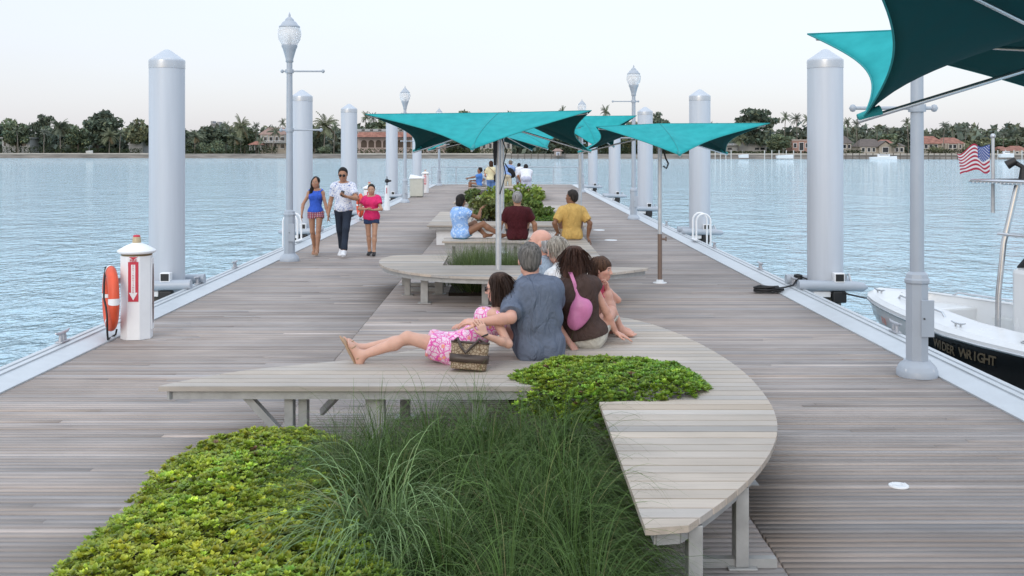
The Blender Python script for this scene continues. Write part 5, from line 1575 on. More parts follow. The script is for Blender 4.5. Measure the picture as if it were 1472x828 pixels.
def plaid_mat(name, base, c1, c2, scale):
    m = bpy.data.materials.new(name); m.use_nodes = True
    n, l = m.node_tree.nodes, m.node_tree.links
    b = n['Principled BSDF']; b.inputs['Roughness'].default_value = 0.85
    t = n.new('ShaderNodeTexCoord'); prev = None
    for axis, c, off in (('X', c1, 0.0), ('Z', c2, 0.4)):
        w = n.new('ShaderNodeTexWave'); w.bands_direction = axis; w.inputs['Scale'].default_value = scale; w.inputs['Phase Offset'].default_value = off * 6
        l.new(t.outputs['Object'], w.inputs['Vector'])
        gt = n.new('ShaderNodeMath'); gt.operation = 'GREATER_THAN'; gt.inputs[1].default_value = 0.72; l.new(w.outputs['Fac'], gt.inputs[0])
        k = n.new('ShaderNodeMath'); k.operation = 'MULTIPLY'; k.inputs[1].default_value = 0.7; l.new(gt.outputs[0], k.inputs[0])
        mx = n.new('ShaderNodeMix'); mx.data_type = 'RGBA'; l.new(k.outputs[0], mx.inputs['Factor'])
        if prev is None: mx.inputs['A'].default_value = (*base, 1)
        else: l.new(prev, mx.inputs['A'])
        mx.inputs['B'].default_value = (*c, 1); prev = mx.outputs['Result']
    l.new(prev, b.inputs['Base Color'])
    return m
def hair_mat(name, col, col2=None, rough=0.6):
    return mat(name, col, rough, var=0.35, vscale=60, col2=col2, bump=0.8, bscale=150, stretch=(1, 1, 0.12), spec=0.18)
M_STRAND = mat_attr('hair_strands', 0.6, var=0.1, spec=0.18)
M_SOLE = mat('shoe_sole', (0.05, 0.04, 0.035), 0.8)
M_TAN = mat('tan_leather', (0.36, 0.24, 0.15), 0.6, var=0.15)
M_BLACKCLOTH = cloth('black_cloth', (0.015, 0.015, 0.017))

def sandals(B, material, straps=True):
    for i in range(2):
        k = B.k
        A, d = B.an[i], B.toes[i]; sh = unit(B.an[i] - B.kn[i]); dn = unit(sh - d * (sh @ d)); sd = np.cross(d, dn)
        heel = A + dn * 0.088 * k - d * 0.055 * k; toe = A + dn * 0.088 * k + d * 0.19 * k
        mid = A + dn * 0.088 * k + d * 0.12 * k
        R = np.array([sd, d, dn])
        q = [ell((heel + mid) / 2, np.array([0.036, 0.115, 0.012]) * k, R, 0.01), ell(mid + d * 0.01, np.array([0.046, 0.085, 0.012]) * k, R, 0.02)]
        so = B.wear('sandal', q, material, folds=0, res=0.006)
        if straps:
            mb = MB()
            for o, zz, w in ((0.10, 0.012, 0.036), (0.0, -0.012, 0.042)):
                c = A + d * o * k + dn * (0.055 - 0.0) * k
                pts = [c + sd * (w * math.cos(a)) * k + dn * (-(0.05 if o < 0.05 else 0.036) * math.sin(a)) * k for a in np.linspace(0, math.pi, 9)]
                mb.tube([Vector(p - B.base) for p in pts], 0.006 * k, 6)
            mb.build('strap', M_TAN, so)
def shoes(B, material, sole=None, t=0.010):
    for i in range(2):
        o = B.wear('shoe', B.foot(i, t), material, [(B.an[i], unit(B.kn[i] - B.an[i]))], folds=0, res=max(0.008, B.res * 0.8))
        if sole:
            k = B.k; A, d = B.an[i], B.toes[i]; sh = unit(B.an[i] - B.kn[i]); dn = unit(sh - d * (sh @ d)); sd = np.cross(d, dn); R = np.array([sd, d, dn])
            c = A + dn * 0.094 * k + d * 0.055 * k
            B.wear('sole', [ell(c, np.array([0.046, 0.145, 0.016]) * k, R, 0.01)], sole, folds=0, res=max(0.008, B.res * 0.8), parent=o)
def sunglasses(B, name='sunglasses'):
    mb = MB(); h = B.hs
    for sg in (-1, 1):
        c = B.hp(sg * 0.033, 0.100, 0.004) - B.base
        M = Matrix([list(B.hr_) + [0], list(B.hf) + [0], list(B.hu) + [0], [0, 0, 0, 1]]).transposed()
        prof = [(0.0, -0.004), (0.022 * h, -0.004), (0.025 * h, 0), (0.022 * h, 0.004), (0, 0.004)]
        mb.lathe(prof, c, n=14, M=M @ Matrix.Rotation(math.pi / 2, 4, 'X'))
        mb.tube([Vector(B.hp(sg * 0.056, 0.095, 0.006) - B.base), Vector(B.hp(sg * 0.078, 0.06, 0.008) - B.base), Vector(B.hp(sg * 0.082, 0.0, 0.004) - B.base)], 0.003, 6)
    mb.tube([Vector(B.hp(-0.012, 0.106, 0.008) - B.base), Vector(B.hp(0.012, 0.106, 0.008) - B.base)], 0.003, 6)
    return mb.build(name, mat('dark_lens', (0.01, 0.01, 0.012), 0.1), B.root)

SEAT = 0.45
# ---------------------------------------------------------------- man in the grey polo
B = Body('broad man in a grey polo shirt on the front bench with his back to us', (0.285, 8.36, SEAT), (0.25, 8.36, 0.545), 106, H=1.76, sex='m', girth=1.17, waist=1.16,
         up=(-0.11, 0.03, 1), slump=0.06, chest_yaw=110, head=(-16, -4, 0), skin='pink', res=0.0065,
         hands=[(-0.215, 7.99, 0.785), (0.42, 8.9, 0.62)], elbow=[(0.35, -0.9, -0.55), (0.3, -0.2, -0.7)], handdir=[(-1, -0.05, 0.12), (-0.3, 1, 0)], palm=[(0.05, 0.3, -1), (0, 0, -1)], curl=(0.55, 0.4),
         feet=[(0.02, 8.92, 0.53), (0.30, 9.0, 0.53)], knee=[(-0.75, 0.0, 0.6), (0.05, 0.1, 1)], toes=[(0.6, 0.8, 0), (-0.7, 0.7, 0)])
B.finish()
M_POLO = cloth('grey_polo_knit', (0.125, 0.15, 0.205), 0.10, 18, bump=0.35, bs=300)
B.shirt(M_POLO, t=0.018, sleeve=0.84, hem=-0.105, folds=0.011, loose=0.010, belly=0.03, collar=True)
B.trousers(cloth('light_jeans', (0.42, 0.50, 0.62), 0.2, 60), upto=1.9, loose=0.012, name='jeans', top=-0.05, t=0.006)
q, c = B.cap_hair(0.013, front=0.06)
B.hair(hair_mat('salt_pepper_hair', (0.035, 0.032, 0.029), (0.15, 0.14, 0.13)), q, c, folds=0.006, fs=55)
# ---------------------------------------------------------------- reclining girl
G = Body('girl in a pink print dress reclining on the front bench with her legs stretched out', (-0.40, 8.20, SEAT), (-0.40, 8.20, 0.55), 180, H=1.58, sex='f', girth=0.92,
         up=(0.76, 0.16, 0.62), slump=0.03, head=(4, -7, 0), neck=(0.045, 0.0), skin='fair', res=0.006,
         hands=[(-0.17, 7.92, 0.70), (-0.30, 8.36, 0.70)], elbow=[(0.55, -0.5, -1), (0.4, 0.5, -0.8)], handdir=[(-0.35, 0.12, 0.93), (-1, 0, 0.1)], palm=[(-0.5, 0.85, -0.2), (0, 0, -1)], curl=(0.5, 0.4),
         feet=[(-1.12, 8.10, 0.515), (-1.15, 8.27, 0.535)], knee=[(0, -0.15, 1), (0, 0.1, 1)], toes=[(-0.42, -0.05, 0.9), (-0.62, 0.1, 0.78)])
G.finish()
M_DRESS = pattern_mat('pink_print_cotton', (0.74, 0.58, 0.66), [((0.66, 0.09, 0.36), 0.055, 20), ((0.78, 0.34, 0.20), 0.22, 15), ((0.70, 0.16, 0.44), 0.045, 32)])
q = G.torso(0.010)
for i in range(2): q += G.leg(i, 0.022, 0.56, 'b', 0.02)
mid0 = (G.hip[0] + G.hip[1]) / 2; mid1 = mid0 + ((G.kn[0] + G.kn[1]) / 2 - mid0) * 0.56
q.append(cone(mid0, 0.12, mid1, 0.085, 0.04, flat='b'))
q.append(cone(mid0 + np.array([-0.03, -0.10, -0.02]), 0.085, mid1 + np.array([0.03, -0.07, -0.035]), 0.07, 0.05, flat='b'))
for i in range(2): q.append(cone(G.neck0 - G.u2 * 0.03, 0.03, G.sh[i] + G.cr * (0.04 if i == 0 else -0.04), 0.035, 0.02))
G.wear('dress', q, M_DRESS, [(G.neck0 - G.u2 * 0.03, unit(G.u2 + G.cf * 0.4)), ((0, 0, SEAT + 0.002), (0, 0, -1))], folds=0.007, fold_scale=30, seed=21)
GH = hair_mat('dark_brown_hair', (0.022, 0.012, 0.009), (0.06, 0.035, 0.025))
R = np.array([G.hr_, G.hf, G.hu])
q = [ell(G.hp(0, -0.022, 0.036), np.array([0.090, 0.100, 0.098]) * G.hs, R, 0.02), ell(G.hp(0, -0.075, -0.06), np.array([0.082, 0.06, 0.12]) * G.hs, R, 0.04),
     ell(G.hp(-0.03, -0.075, -0.17), np.array([0.07, 0.05, 0.11]) * G.hs, R, 0.04)]
q.append(ell(G.hp(-0.075, 0.0, -0.10), np.array([0.028, 0.05, 0.13]) * G.hs, R, 0.03)); q.append(G.facecut(0.075, 0.100))
G.hair(GH, q, (), folds=0.006, fs=45)
def locks(B_, n, col, length, seed, front=0.03, low=-0.10, grav=0.9, width=0.006, spread=1.0, jitter=0.25, back=True, name='hair_locks', zmax=0.11):
    r = np.random.default_rng(seed); roots, dirs = [], []
    while len(roots) < n:
        d = unit(r.normal(0, 1, 3))
        x, y, z = d * np.array([0.092, 0.108, 0.105]) + np.array([0, -0.02, 0.03])
        if y > front - 0.25 * max(0, -z) or z < low or z > zmax: continue
        nw = B_.hr_ * d[0] + B_.hf * d[1] + B_.hu * d[2]; dn = np.array([0, 0, -1.0]) - 0.25 * B_.hf; tg = dn - nw * (dn @ nw)
        roots.append(B_.hp(x, y, z)); dirs.append(unit(tg) + nw * 0.30 * spread)
    return strands(name, B_.root, B_.base, np.array(roots), np.array([unit(x) for x in dirs]), length, width, M_STRAND, gravity=grav, jitter=jitter, seed=seed, col=col)
locks(G, 700, (0.026, 0.014, 0.010), 0.24, 5, front=0.02, width=0.0035, spread=0.5, grav=0.8)
sandals(G, M_TAN)
sunglasses(G)
mb = MB(); w = Vector(G.wr[0] - G.base); d_ = Vector(G.handdir[0])
mb.lathe([(0.028, -0.006), (0.031, 0), (0.028, 0.006)], w, n=14, M=d_.to_track_quat('Z', 'Y').to_matrix().to_4x4(), cap=False); mb.build('bracelet', M_BLACK, G.root)

# ---------------------------------------------------------------- woman in the brown top
W = Body('woman with long brown hair in a brown sleeveless top leaning on her right hand', (0.665, 8.84, SEAT), (0.655, 8.84, 0.55), 78, H=1.64, sex='f', girth=1.12,
         up=(-0.20, -0.03, 1), slump=0.06, head=(8, -8, 4), skin='pink', res=0.0065,
         hands=[(0.525, 8.70, 0.50), (0.955, 8.98, 0.50)], elbow=[(-1, -0.3, 0), (0.6, -0.6, 0.2)], handdir=[(0.35, -0.35, -0.45), (0.85, -0.1, -0.35)], palm=[(-0.2, 0.2, -1), (0.1, 0, -1)], curl=(0.2, 0.12),
         feet=[(0.55, 9.5, 0.50), (0.95, 9.5, 0.50)], knee=[(-0.5, 0.3, 1), (0.5, 0.3, 1)])
W.finish()
M_BROWN = cloth('brown_jersey', (0.066, 0.042, 0.036), 0.12, 25)
W.shirt(M_BROWN, t=0.026, sleeve=0.16, hem=-0.02, folds=0.006, name='top')
M_CREAM = cloth('cream_cotton', (0.52, 0.50, 0.44), 0.08, 20)
W.trousers(M_CREAM, t=0.010, upto=1.9, loose=0.012, name='trousers', top=0.02, folds=0.006)
WH = hair_mat('brown_hair', (0.030, 0.014, 0.010), (0.085, 0.042, 0.03))
R = np.array([W.hr_, W.hf, W.hu])
q = [ell(W.hp(0, -0.02, 0.035), np.array([0.096, 0.108, 0.100]) * W.hs, R, 0.02), ell(W.hp(0, -0.06, -0.07), np.array([0.105, 0.085, 0.12]) * W.hs, R, 0.04), ell(W.hp(0.02, -0.06, -0.15), np.array([0.110, 0.065, 0.055]) * W.hs, R, 0.04)]
q.append(W.facecut(0.066))
W.hair(WH, q, (), folds=0.008, fs=42)
locks(W, 1100, (0.040, 0.019, 0.013), 0.20, 6, front=0.03, width=0.0038, spread=0.8, jitter=0.4, grav=0.6)
mb = MB(); mb.lathe([(0.027, -0.004), (0.030, 0), (0.027, 0.004)], Vector(W.wr[1] - W.base), n=14, M=Vector(W.handdir[1]).to_track_quat('Z', 'Y').to_matrix().to_4x4(), cap=False); mb.build('bracelet', M_CHROME, W.root)

# ---------------------------------------------------------------- child with a fringe
K = Body('child with a brown fringe sitting with chin on hand beside the brown-haired woman', (0.74, 9.34, SEAT), (0.74, 9.34, 0.53), -12, H=1.34, sex='f', girth=0.95, up=(0.16, -0.02, 1), slump=0.05,
         head=(-14, -6, 0), neck=(0.02, 0), skin='pink', res=0.007, headscale=1.22,
         hands=[(0.88, 9.38, 0.87), (0.895, 9.23, 0.875)], elbow=[(1, 0.2, -0.6), (1, -0.2, -0.7)], handdir=[(-0.1, 0, 1), (-0.15, 0.1, 1)], palm=[(-1, 0, 0.2), (-1, 0, 0)], curl=(0.9, 0.9),
         feet=[(1.01, 9.42, 0.52), (1.01, 9.25, 0.52)], knee=[(0.3, 0.1, 1), (0.3, -0.1, 1)])
K.finish()
K.shirt(cloth('pink_red_top', (0.55, 0.06, 0.12)), t=0.012, sleeve=0.45, hem=-0.03, name='top')
K.trousers(cloth('red_shorts', (0.50, 0.03, 0.07)), upto=0.5, name='shorts')
KH = hair_mat('mid_brown_hair', (0.035, 0.018, 0.011), (0.09, 0.048, 0.03))
R = np.array([K.hr_, K.hf, K.hu])
q = [ell(K.hp(0, -0.012, 0.036), np.array([0.092, 0.108, 0.094]) * K.hs, R, 0.02), ell(K.hp(0, -0.06, -0.04), np.array([0.088, 0.06, 0.09]) * K.hs, R, 0.03)]
q.append(dict(ell(K.hp(0, 0.10, -0.055), np.array([0.068, 0.085, 0.088]) * K.hs, R, 0.008), cut=True))
K.hair(KH, q, (), folds=0.005, fs=55)
locks(K, 420, (0.050, 0.026, 0.017), 0.12, 8, front=0.0, width=0.004, spread=0.5)

# ---------------------------------------------------------------- bald elderly man
E = Body('elderly balding man in a pale blue-grey shirt in profile behind the man in grey', (0.36, 9.86, SEAT), (0.36, 9.86, 0.55), 152, H=1.76, sex='m', girth=1.1, up=(-0.05, 0.0, 1), slump=0.04, head=(22, 8, 0), neck=(0.03, 0),
         skin='pink', res=0.008, hands=[(-0.02, 10.1, 0.72), (0.15, 10.35, 0.72)], feet=[(-0.10, 10.35, 0.08), (0.1, 10.5, 0.08)], knee=[(-0.7, 0.5, 0.6), (-0.5, 0.7, 0.6)])
E.finish()
E.shirt(cloth('pale_blue_grey_cotton', (0.27, 0.33, 0.40)), t=0.016, sleeve=0.8, hem=-0.05, collar=True)
E.trousers(cloth('khaki', (0.30, 0.26, 0.2)), upto=1.9, name='trousers')
R = np.array([E.hr_, E.hf, E.hu])
q = [ell(E.hp(0, -0.040, 0.005), np.array([0.086, 0.080, 0.062]) * E.hs, R, 0.02), ell(E.hp(0, -0.055, -0.03), np.array([0.072, 0.058, 0.055]) * E.hs, R, 0.02)]
E.hair(hair_mat('thin_grey_hair', (0.22, 0.22, 0.22), (0.42, 0.42, 0.42)), q, [(E.hp(0, 0.0, 0.0), unit(E.hf)), (E.hp(0, -0.03, 0.072), unit(E.hu + E.hf * 0.35))], folds=0.004, fs=60)
# ---------------------------------------------------------------- grey-haired woman
O = Body('grey-haired woman in a white blouse behind the woman with the pink bag', (0.525, 9.78, SEAT), (0.525, 9.72, 0.545), 138, H=1.64, sex='f', girth=1.1, up=(-0.04, 0.02, 1), slump=0.05, head=(10, -14, 0),
         skin='pink', res=0.008, hands=[(0.2, 10.1, 0.72), (0.5, 10.2, 0.72)], feet=[(0.22, 10.55, 0.08), (0.45, 10.6, 0.08)], knee=[(-0.4, 0.7, 0.6), (-0.3, 0.8, 0.6)])
O.finish()
O.shirt(cloth('white_blouse_cotton', (0.70, 0.71, 0.72), 0.05), t=0.016, sleeve=0.7, hem=-0.05, collar=True, name='blouse')
O.trousers(cloth('navy_trousers', (0.03, 0.04, 0.07)), upto=1.9, name='trousers')
R = np.array([O.hr_, O.hf, O.hu])
q = [ell(O.hp(0, -0.018, 0.036), np.array([0.094, 0.108, 0.100]) * O.hs, R, 0.02), ell(O.hp(0, -0.055, -0.05), np.array([0.092, 0.068, 0.075]) * O.hs, R, 0.03)]
OHM = hair_mat('silver_bob_hair', (0.11, 0.10, 0.085), (0.34, 0.31, 0.27))
q.append(O.facecut(0.070))
O.hair(OHM, q, (), folds=0.008, fs=38)
locks(O, 700, (0.30, 0.275, 0.235), 0.10, 12, front=0.04, width=0.004, zmax=0.14, spread=0.6)

# ================================================================ THE THREE ON THE SECOND STRAIGHT BENCH
A1 = Body('woman in a light blue blouse and denim shorts sitting with a leg along the bench', (-0.86, 19.62, SEAT), (-0.86, 19.62, 0.55), 48, H=1.60, sex='f', girth=1.15, up=(-0.03, 0.0, 1), slump=0.05, head=(14, 0, 0), skin='brown', res=0.012,
          hands=[(-0.85, 20.1, 0.70), (-0.50, 19.75, 1.00)], elbow=[(-0.6, 0, -0.6), (0.3, -0.8, -1.0)], handdir=[None, (0.5, 0.1, 0.55)], palm=[None, (0, 0, -1)],
          feet=[(-0.42, 19.60, 0.53), (-0.13, 19.55, 0.53)], knee=[(0.3, 0.9, 0.8), (0.2, 0, 1)], toes=[(0.7, 0.5, 0.1), (0.9, 0, 0.4)])
A1.finish()
A1.shirt(pattern_mat('light_blue_print', (0.27, 0.45, 0.78), [((0.52, 0.66, 0.86), 0.56, 16), ((0.16, 0.30, 0.62), 0.66, 20)], kind='noise'), t=0.026, sleeve=0.38, hem=-0.08, folds=0.008, name='blouse')
A1.trousers(cloth('denim_blue_shorts', (0.13, 0.28, 0.42)), t=0.012, upto=0.62, loose=0.02, top=-0.03)
R = np.array([A1.hr_, A1.hf, A1.hu])
BLK = hair_mat('black_hair', (0.008, 0.007, 0.007), (0.022, 0.018, 0.016))
q = [ell(A1.hp(0, -0.022, 0.036), np.array([0.092, 0.106, 0.098]) * A1.hs, R, 0.02), ell(A1.hp(0, -0.075, -0.045), np.array([0.075, 0.06, 0.075]) * A1.hs, R, 0.03)]
A1.hair(BLK, q, [(A1.hp(0, 0.055, 0.06), unit(A1.hf * 0.85 - A1.hu * 0.45))], folds=0.006, fs=45, res=0.009)
A2 = Body('man in a maroon T-shirt sitting with both hands on the bench seen from behind', (0.19, 19.40, SEAT), (0.19, 19.40, 0.55), 92, H=1.72, sex='m', girth=1.16, up=(0.0, -0.05, 1), slump=0.05, head=(-4, -2, 0), skin='tan', res=0.012,
          hands=[(-0.15, 19.52, 0.505), (0.53, 19.52, 0.505)], elbow=[(-1, -0.5, 0), (1, -0.5, 0)], handdir=[(-0.2, -0.4, -0.3), (0.3, -0.4, -0.3)], palm=[(0, 0, -1), (0, 0, -1)], curl=(0.2, 0.2),
          feet=[(0.05, 19.80, 0.53), (0.33, 19.82, 0.53)], knee=[(-0.3, 0.1, 1), (0.3, 0.1, 1)])
A2.finish()
A2.shirt(cloth('maroon_jersey', (0.062, 0.010, 0.014), 0.15), t=0.018, sleeve=0.68, hem=-0.08, folds=0.008, loose=0.012, belly=0.02)
A2.trousers(cloth('dark_shorts', (0.03, 0.03, 0.035)), upto=0.9, name='shorts')
q, c = A2.cap_hair(0.012)
A2.hair(hair_mat('grey_short_hair', (0.12, 0.115, 0.11), (0.32, 0.31, 0.30)), q, c, folds=0.004, res=0.009)
mb = MB(); w = A2.neck0 - A2.base
mb.tube([Vector(w + A2.u2 * 0.03 - A2.cf * (0.068 * math.cos(a)) + A2.cr * 0.068 * math.sin(a)) for a in np.linspace(-2.2, 2.2, 15)], 0.007, 6); mb.build('neck_strap', M_BLACK, A2.root)
A3 = Body('man in a yellow polo shirt sitting at the bench end with his head turned left', (1.20, 19.40, SEAT), (1.20, 19.40, 0.55), 100, H=1.78, sex='m', girth=1.08, up=(0.0, 0.02, 1), slump=0.03, head=(48, 2, 0), skin='brown', res=0.012,
          hands=[(0.95, 19.42, 0.57), (1.50, 19.40, 0.50)], elbow=[(-0.6, -0.7, 0), (0.9, -0.4, 0.1)], handdir=[(-0.3, 0.5, -0.5), (0.35, -0.1, -0.6)], palm=[(0, 0, -1), (0, 0, -1)], curl=(0.3, 0.3),
          feet=[(1.05, 19.80, 0.53), (1.3, 19.82, 0.53)], knee=[(-0.3, 0.1, 1), (0.3, 0.1, 1)])
A3.finish()
A3.shirt(cloth('yellow_knit', (0.60, 0.385, 0.12), 0.08, 18), t=0.018, sleeve=0.78, hem=-0.08, folds=0.007, loose=0.014, collar=True)
A3.trousers(cloth('beige_shorts', (0.4, 0.34, 0.26)), upto=0.9, name='shorts')
q, c = A3.cap_hair(0.013)
A3.hair(hair_mat('dark_short_hair', (0.012, 0.010, 0.009), (0.04, 0.034, 0.03)), q, c, folds=0.004, res=0.009)
mb = MB(); mb.lathe([(0.032, -0.014), (0.036, 0), (0.032, 0.014)], Vector(A3.wr[0] - A3.base), n=14, M=Vector(A3.wr[0] - A3.el[0]).normalized().to_track_quat('Z', 'Y').to_matrix().to_4x4(), cap=False); mb.build('wristwatch', M_CHROME, A3.root)

# ================================================================ THE THREE WALKING TOWARDS US
W1 = Body('walking woman in a blue tank top and red plaid shorts with long dark hair', (-3.86, 21.05, 0), (-3.86, 21.05, 0.86), -88, H=1.58, sex='f', girth=0.93, skin='tan', res=0.011, head=(-8, -6, 0), up=(0, 0.02, 1),
          hands=[(-3.575, 20.85, 0.80), (-4.11, 20.88, 0.83)], elbow=[(0.5, 0.6, -0.2), (-0.7, 0.6, 0)], handdir=[(0.2, -0.1, -1), (-0.05, -0.3, -0.9)], palm=[(-1, 0, 0), (1, 0, 0)], curl=(0.5, 0.3),
          feet=[(-3.80, 20.86, 0.075), (-3.92, 21.22, 0.13)], knee=[(0, -1, 0), (0, -1, 0)], toes=[(0.05, -1, -0.05), (-0.1, -0.85, -0.45)])
W1.finish()
W1.shirt(cloth('royal_blue_jersey', (0.045, 0.12, 0.56), 0.12), t=0.014, hem=0.0, folds=0.005, vneck=0.012, name='tank_top', sleeves=False)
W1.trousers(plaid_mat('red_plaid', (0.34, 0.02, 0.035), (0.7, 0.66, 0.68), (0.05, 0.05, 0.16), 9), upto=0.30, top=0.02, loose=0.02, t=0.008)
R = np.array([W1.hr_, W1.hf, W1.hu])
q = [ell(W1.hp(0, -0.022, 0.036), np.array([0.088, 0.100, 0.094]) * W1.hs, R, 0.02), ell(W1.hp(0.02, -0.07, -0.10), np.array([0.085, 0.05, 0.14]) * W1.hs, R, 0.03),
     ell(W1.chest + W1.cr * 0.085 + W1.cf * 0.085 + W1.u * 0.05, np.array([0.036, 0.034, 0.15]), R, 0.03), ell(W1.sh[1] - W1.cr * 0.07 + W1.u * 0.07 + W1.cf * 0.035, np.array([0.035, 0.045, 0.07]), R, 0.03), ell(W1.hp(0.078, 0.02, -0.06), np.array([0.03, 0.045, 0.11]) * W1.hs, R, 0.03)]
q.append(W1.facecut(0.058))
W1.hair(BLK, q, (), folds=0.006, fs=45, res=0.009)
sandals(W1, M_TAN)
mb = MB(); mb.lathe([(0.0, 0), (0.03, 0.005), (0.02, 0.012), (0, 0.014)], Vector(W1.neck0 + W1.cf * 0.10 - W1.u * 0.11 - W1.base), n=10, M=Matrix.Rotation(math.pi / 2, 4, 'X')); mb.build('pendant', M_BLACK, W1.root)

W2 = Body('walking man in a printed white shirt and dark jeans looking at his phone', (-3.25, 20.7, 0), (-3.25, 20.72, 0.955), -90, H=1.77, sex='m', girth=0.98, skin='tan', res=0.011, head=(0, -14, 0), neck=(0.02, 0), up=(0, 0.0, 1),
          hands=[(-3.13, 20.38, 1.205), (-3.545, 20.72, 0.86)], elbow=[(0.8, 0.5, -0.6), (-0.5, 0.7, -0.1)], handdir=[(-0.75, -0.55, 0.25), (-0.1, -0.1, -1)], palm=[(-0.2, 0.5, 0.9), (1, 0, 0)], curl=(0.8, 0.5),
          feet=[(-3.20, 20.42, 0.085), (-3.32, 20.98, 0.15)], knee=[(0, -1, 0), (0, -1, 0)], toes=[(0.05, -1, 0), (-0.15, -0.85, -0.4)])
W2.finish()
W2.shirt(pattern_mat('white_blue_print', (0.74, 0.75, 0.80), [((0.16, 0.22, 0.46), 0.575, 30), ((0.42, 0.50, 0.70), 0.62, 45)], kind='noise'), t=0.022, sleeve=0.66, hem=-0.055, folds=0.006, loose=0.008)
def jean_col(v): return np.array([0.020, 0.028, 0.045]) * (1 + 0.25 * wobble(v, 14, 3))[:, None]
W2.trousers(mat_attr('dark_denim', 0.85, var=0.25, vscale=60), t=0.008, upto=1.97, loose=0.020, name='jeans', colour=jean_col, top=-0.03)
q, c = W2.cap_hair(0.010)
W2.hair(BLK, q, c, folds=0.003, res=0.009)
shoes(W2, mat('white_leather', (0.75, 0.76, 0.78), 0.5), M_WHITE)
sunglasses(W2)
p_ = W2.wr[0] + W2.handdir[0] * 0.10 + np.array([0, 0.02, 0.035])
tp = thing('mobile_phone', "black mobile phone in the walking man's raised hand", 'phone', tuple(p_), 0.4)
mb = MB(); mb.box((-0.036, -0.006, -0.06), (0.036, 0.006, 0.065)); mb.build('case', M_BLACK, tp, 0.004)
mb = MB(); mb.box((-0.031, 0.0062, -0.05), (0.031, 0.0072, 0.056)); mb.build('screen', mat('phone_glass', (0.02, 0.03, 0.05), 0.05), tp)
tp.rotation_euler = (-0.5, 0.2, 0.3)

W3 = Body('walking girl in a bright pink T-shirt and denim shorts holding her hands together', (-2.72, 20.92, 0), (-2.72, 20.92, 0.775), -88, H=1.44, sex='f', girth=1.0, skin='olive', res=0.010, head=(0, -8, 0), headscale=1.10,
          hands=[(-2.66, 20.68, 0.93), (-2.80, 20.68, 0.945)], elbow=[(0.9, 0.4, -0.4), (-0.9, 0.4, -0.4)], handdir=[(-0.85, -0.4, 0.1), (0.85, -0.4, 0.05)], palm=[(0, 0.4, 0.8), (0, 0.4, 0.8)], curl=(0.7, 0.7),
          feet=[(-2.66, 20.84, 0.07), (-2.77, 21.02, 0.08)], knee=[(0, -1, 0), (0, -1, 0)], toes=[(0.1, -1, 0), (-0.1, -1, -0.1)])
W3.finish()
W3.shirt(cloth('hot_pink_jersey', (0.72, 0.035, 0.16), 0.10), t=0.024, sleeve=0.50, hem=-0.075, folds=0.007, loose=0.008, name='t_shirt')
W3.trousers(cloth('dark_denim_shorts', (0.035, 0.055, 0.12), 0.3), upto=0.36, loose=0.02, t=0.008, top=-0.05)
R = np.array([W3.hr_, W3.hf, W3.hu])
q = [ell(W3.hp(0, -0.020, 0.036), np.array([0.086, 0.100, 0.094]) * W3.hs, R, 0.02), ell(W3.hp(0, -0.075, 0.0), np.array([0.06, 0.06, 0.06]) * W3.hs, R, 0.03), ell(W3.hp(0.0, -0.10, -0.09), np.array([0.035, 0.04, 0.10]) * W3.hs, R, 0.03)]
W3.hair(BLK, q, [(W3.hp(0, 0.058, 0.072), unit(W3.hf - W3.hu * 0.55)), ], folds=0.003, res=0.009)
shoes(W3, M_BLACK, None, 0.006)

# ================================================================ THE GROUP FAR DOWN THE PIER
FR = 0.017
def far(label, base, pelvis, yaw, top, legs_, hairm, skin='tan', sex='m', H=1.72, girth=1.1, up=(0, 0, 1), hands=None, feet=None, knee=None, elbow=None, head=(0, 0, 0), leg_to=0.6, shoe=None, sleeve=0.6, long_hair=False, hem=-0.03):
    b = Body(label, base, pelvis, yaw, H=H, sex=sex, girth=girth, up=up, hands=hands, feet=feet, knee=knee, elbow=elbow, head=head, skin=skin, res=FR)
    b.finish()
    b.shirt(top, t=0.026, sleeve=sleeve, hem=hem, folds=0.006, loose=0.008)
    b.trousers(legs_, t=0.014, top=hem + 0.03, upto=leg_to, loose=0.02, name='trousers' if leg_to > 1.2 else 'shorts')
    R_ = np.array([b.hr_, b.hf, b.hu])
    if long_hair:
        b.hair(hairm, [ell(b.hp(0, -0.022, 0.036), np.array([0.096, 0.11, 0.104]) * b.hs, R_, 0.02), ell(b.hp(0, -0.06, -0.06), np.array([0.092, 0.07, 0.10]) * b.hs, R_, 0.03)], [(b.hp(0, 0.055, 0.06), unit(b.hf - b.hu * 0.45))], res=0.013)
    else:
        q_, c_2 = b.cap_hair(0.016); b.hair(hairm, q_, c_2, res=0.013)
    shoes(b, shoe or M_BLACK, None, 0.012)
    return b
far('person in white bending forward with their back to us at the far bench', (0.80, 43.9, 0), (0.80, 43.9, 0.93), 90, cloth('white_shirt_far', (0.72, 0.73, 0.78), 0.05), cloth('pale_blue_shorts', (0.50, 0.54, 0.68), 0.06), BLK, skin='tan', girth=1.3, H=1.78, up=(0, 0.72, 0.62),
    hands=[(0.55, 44.55, 0.85), (1.0, 44.6, 0.75)], feet=[(0.66, 43.95, 0.08), (0.95, 43.95, 0.08)], knee=[(0, 1, 0), (0, 1, 0)], leg_to=0.95, shoe=M_WHITE, head=(0, -35, 0), hem=-0.06)
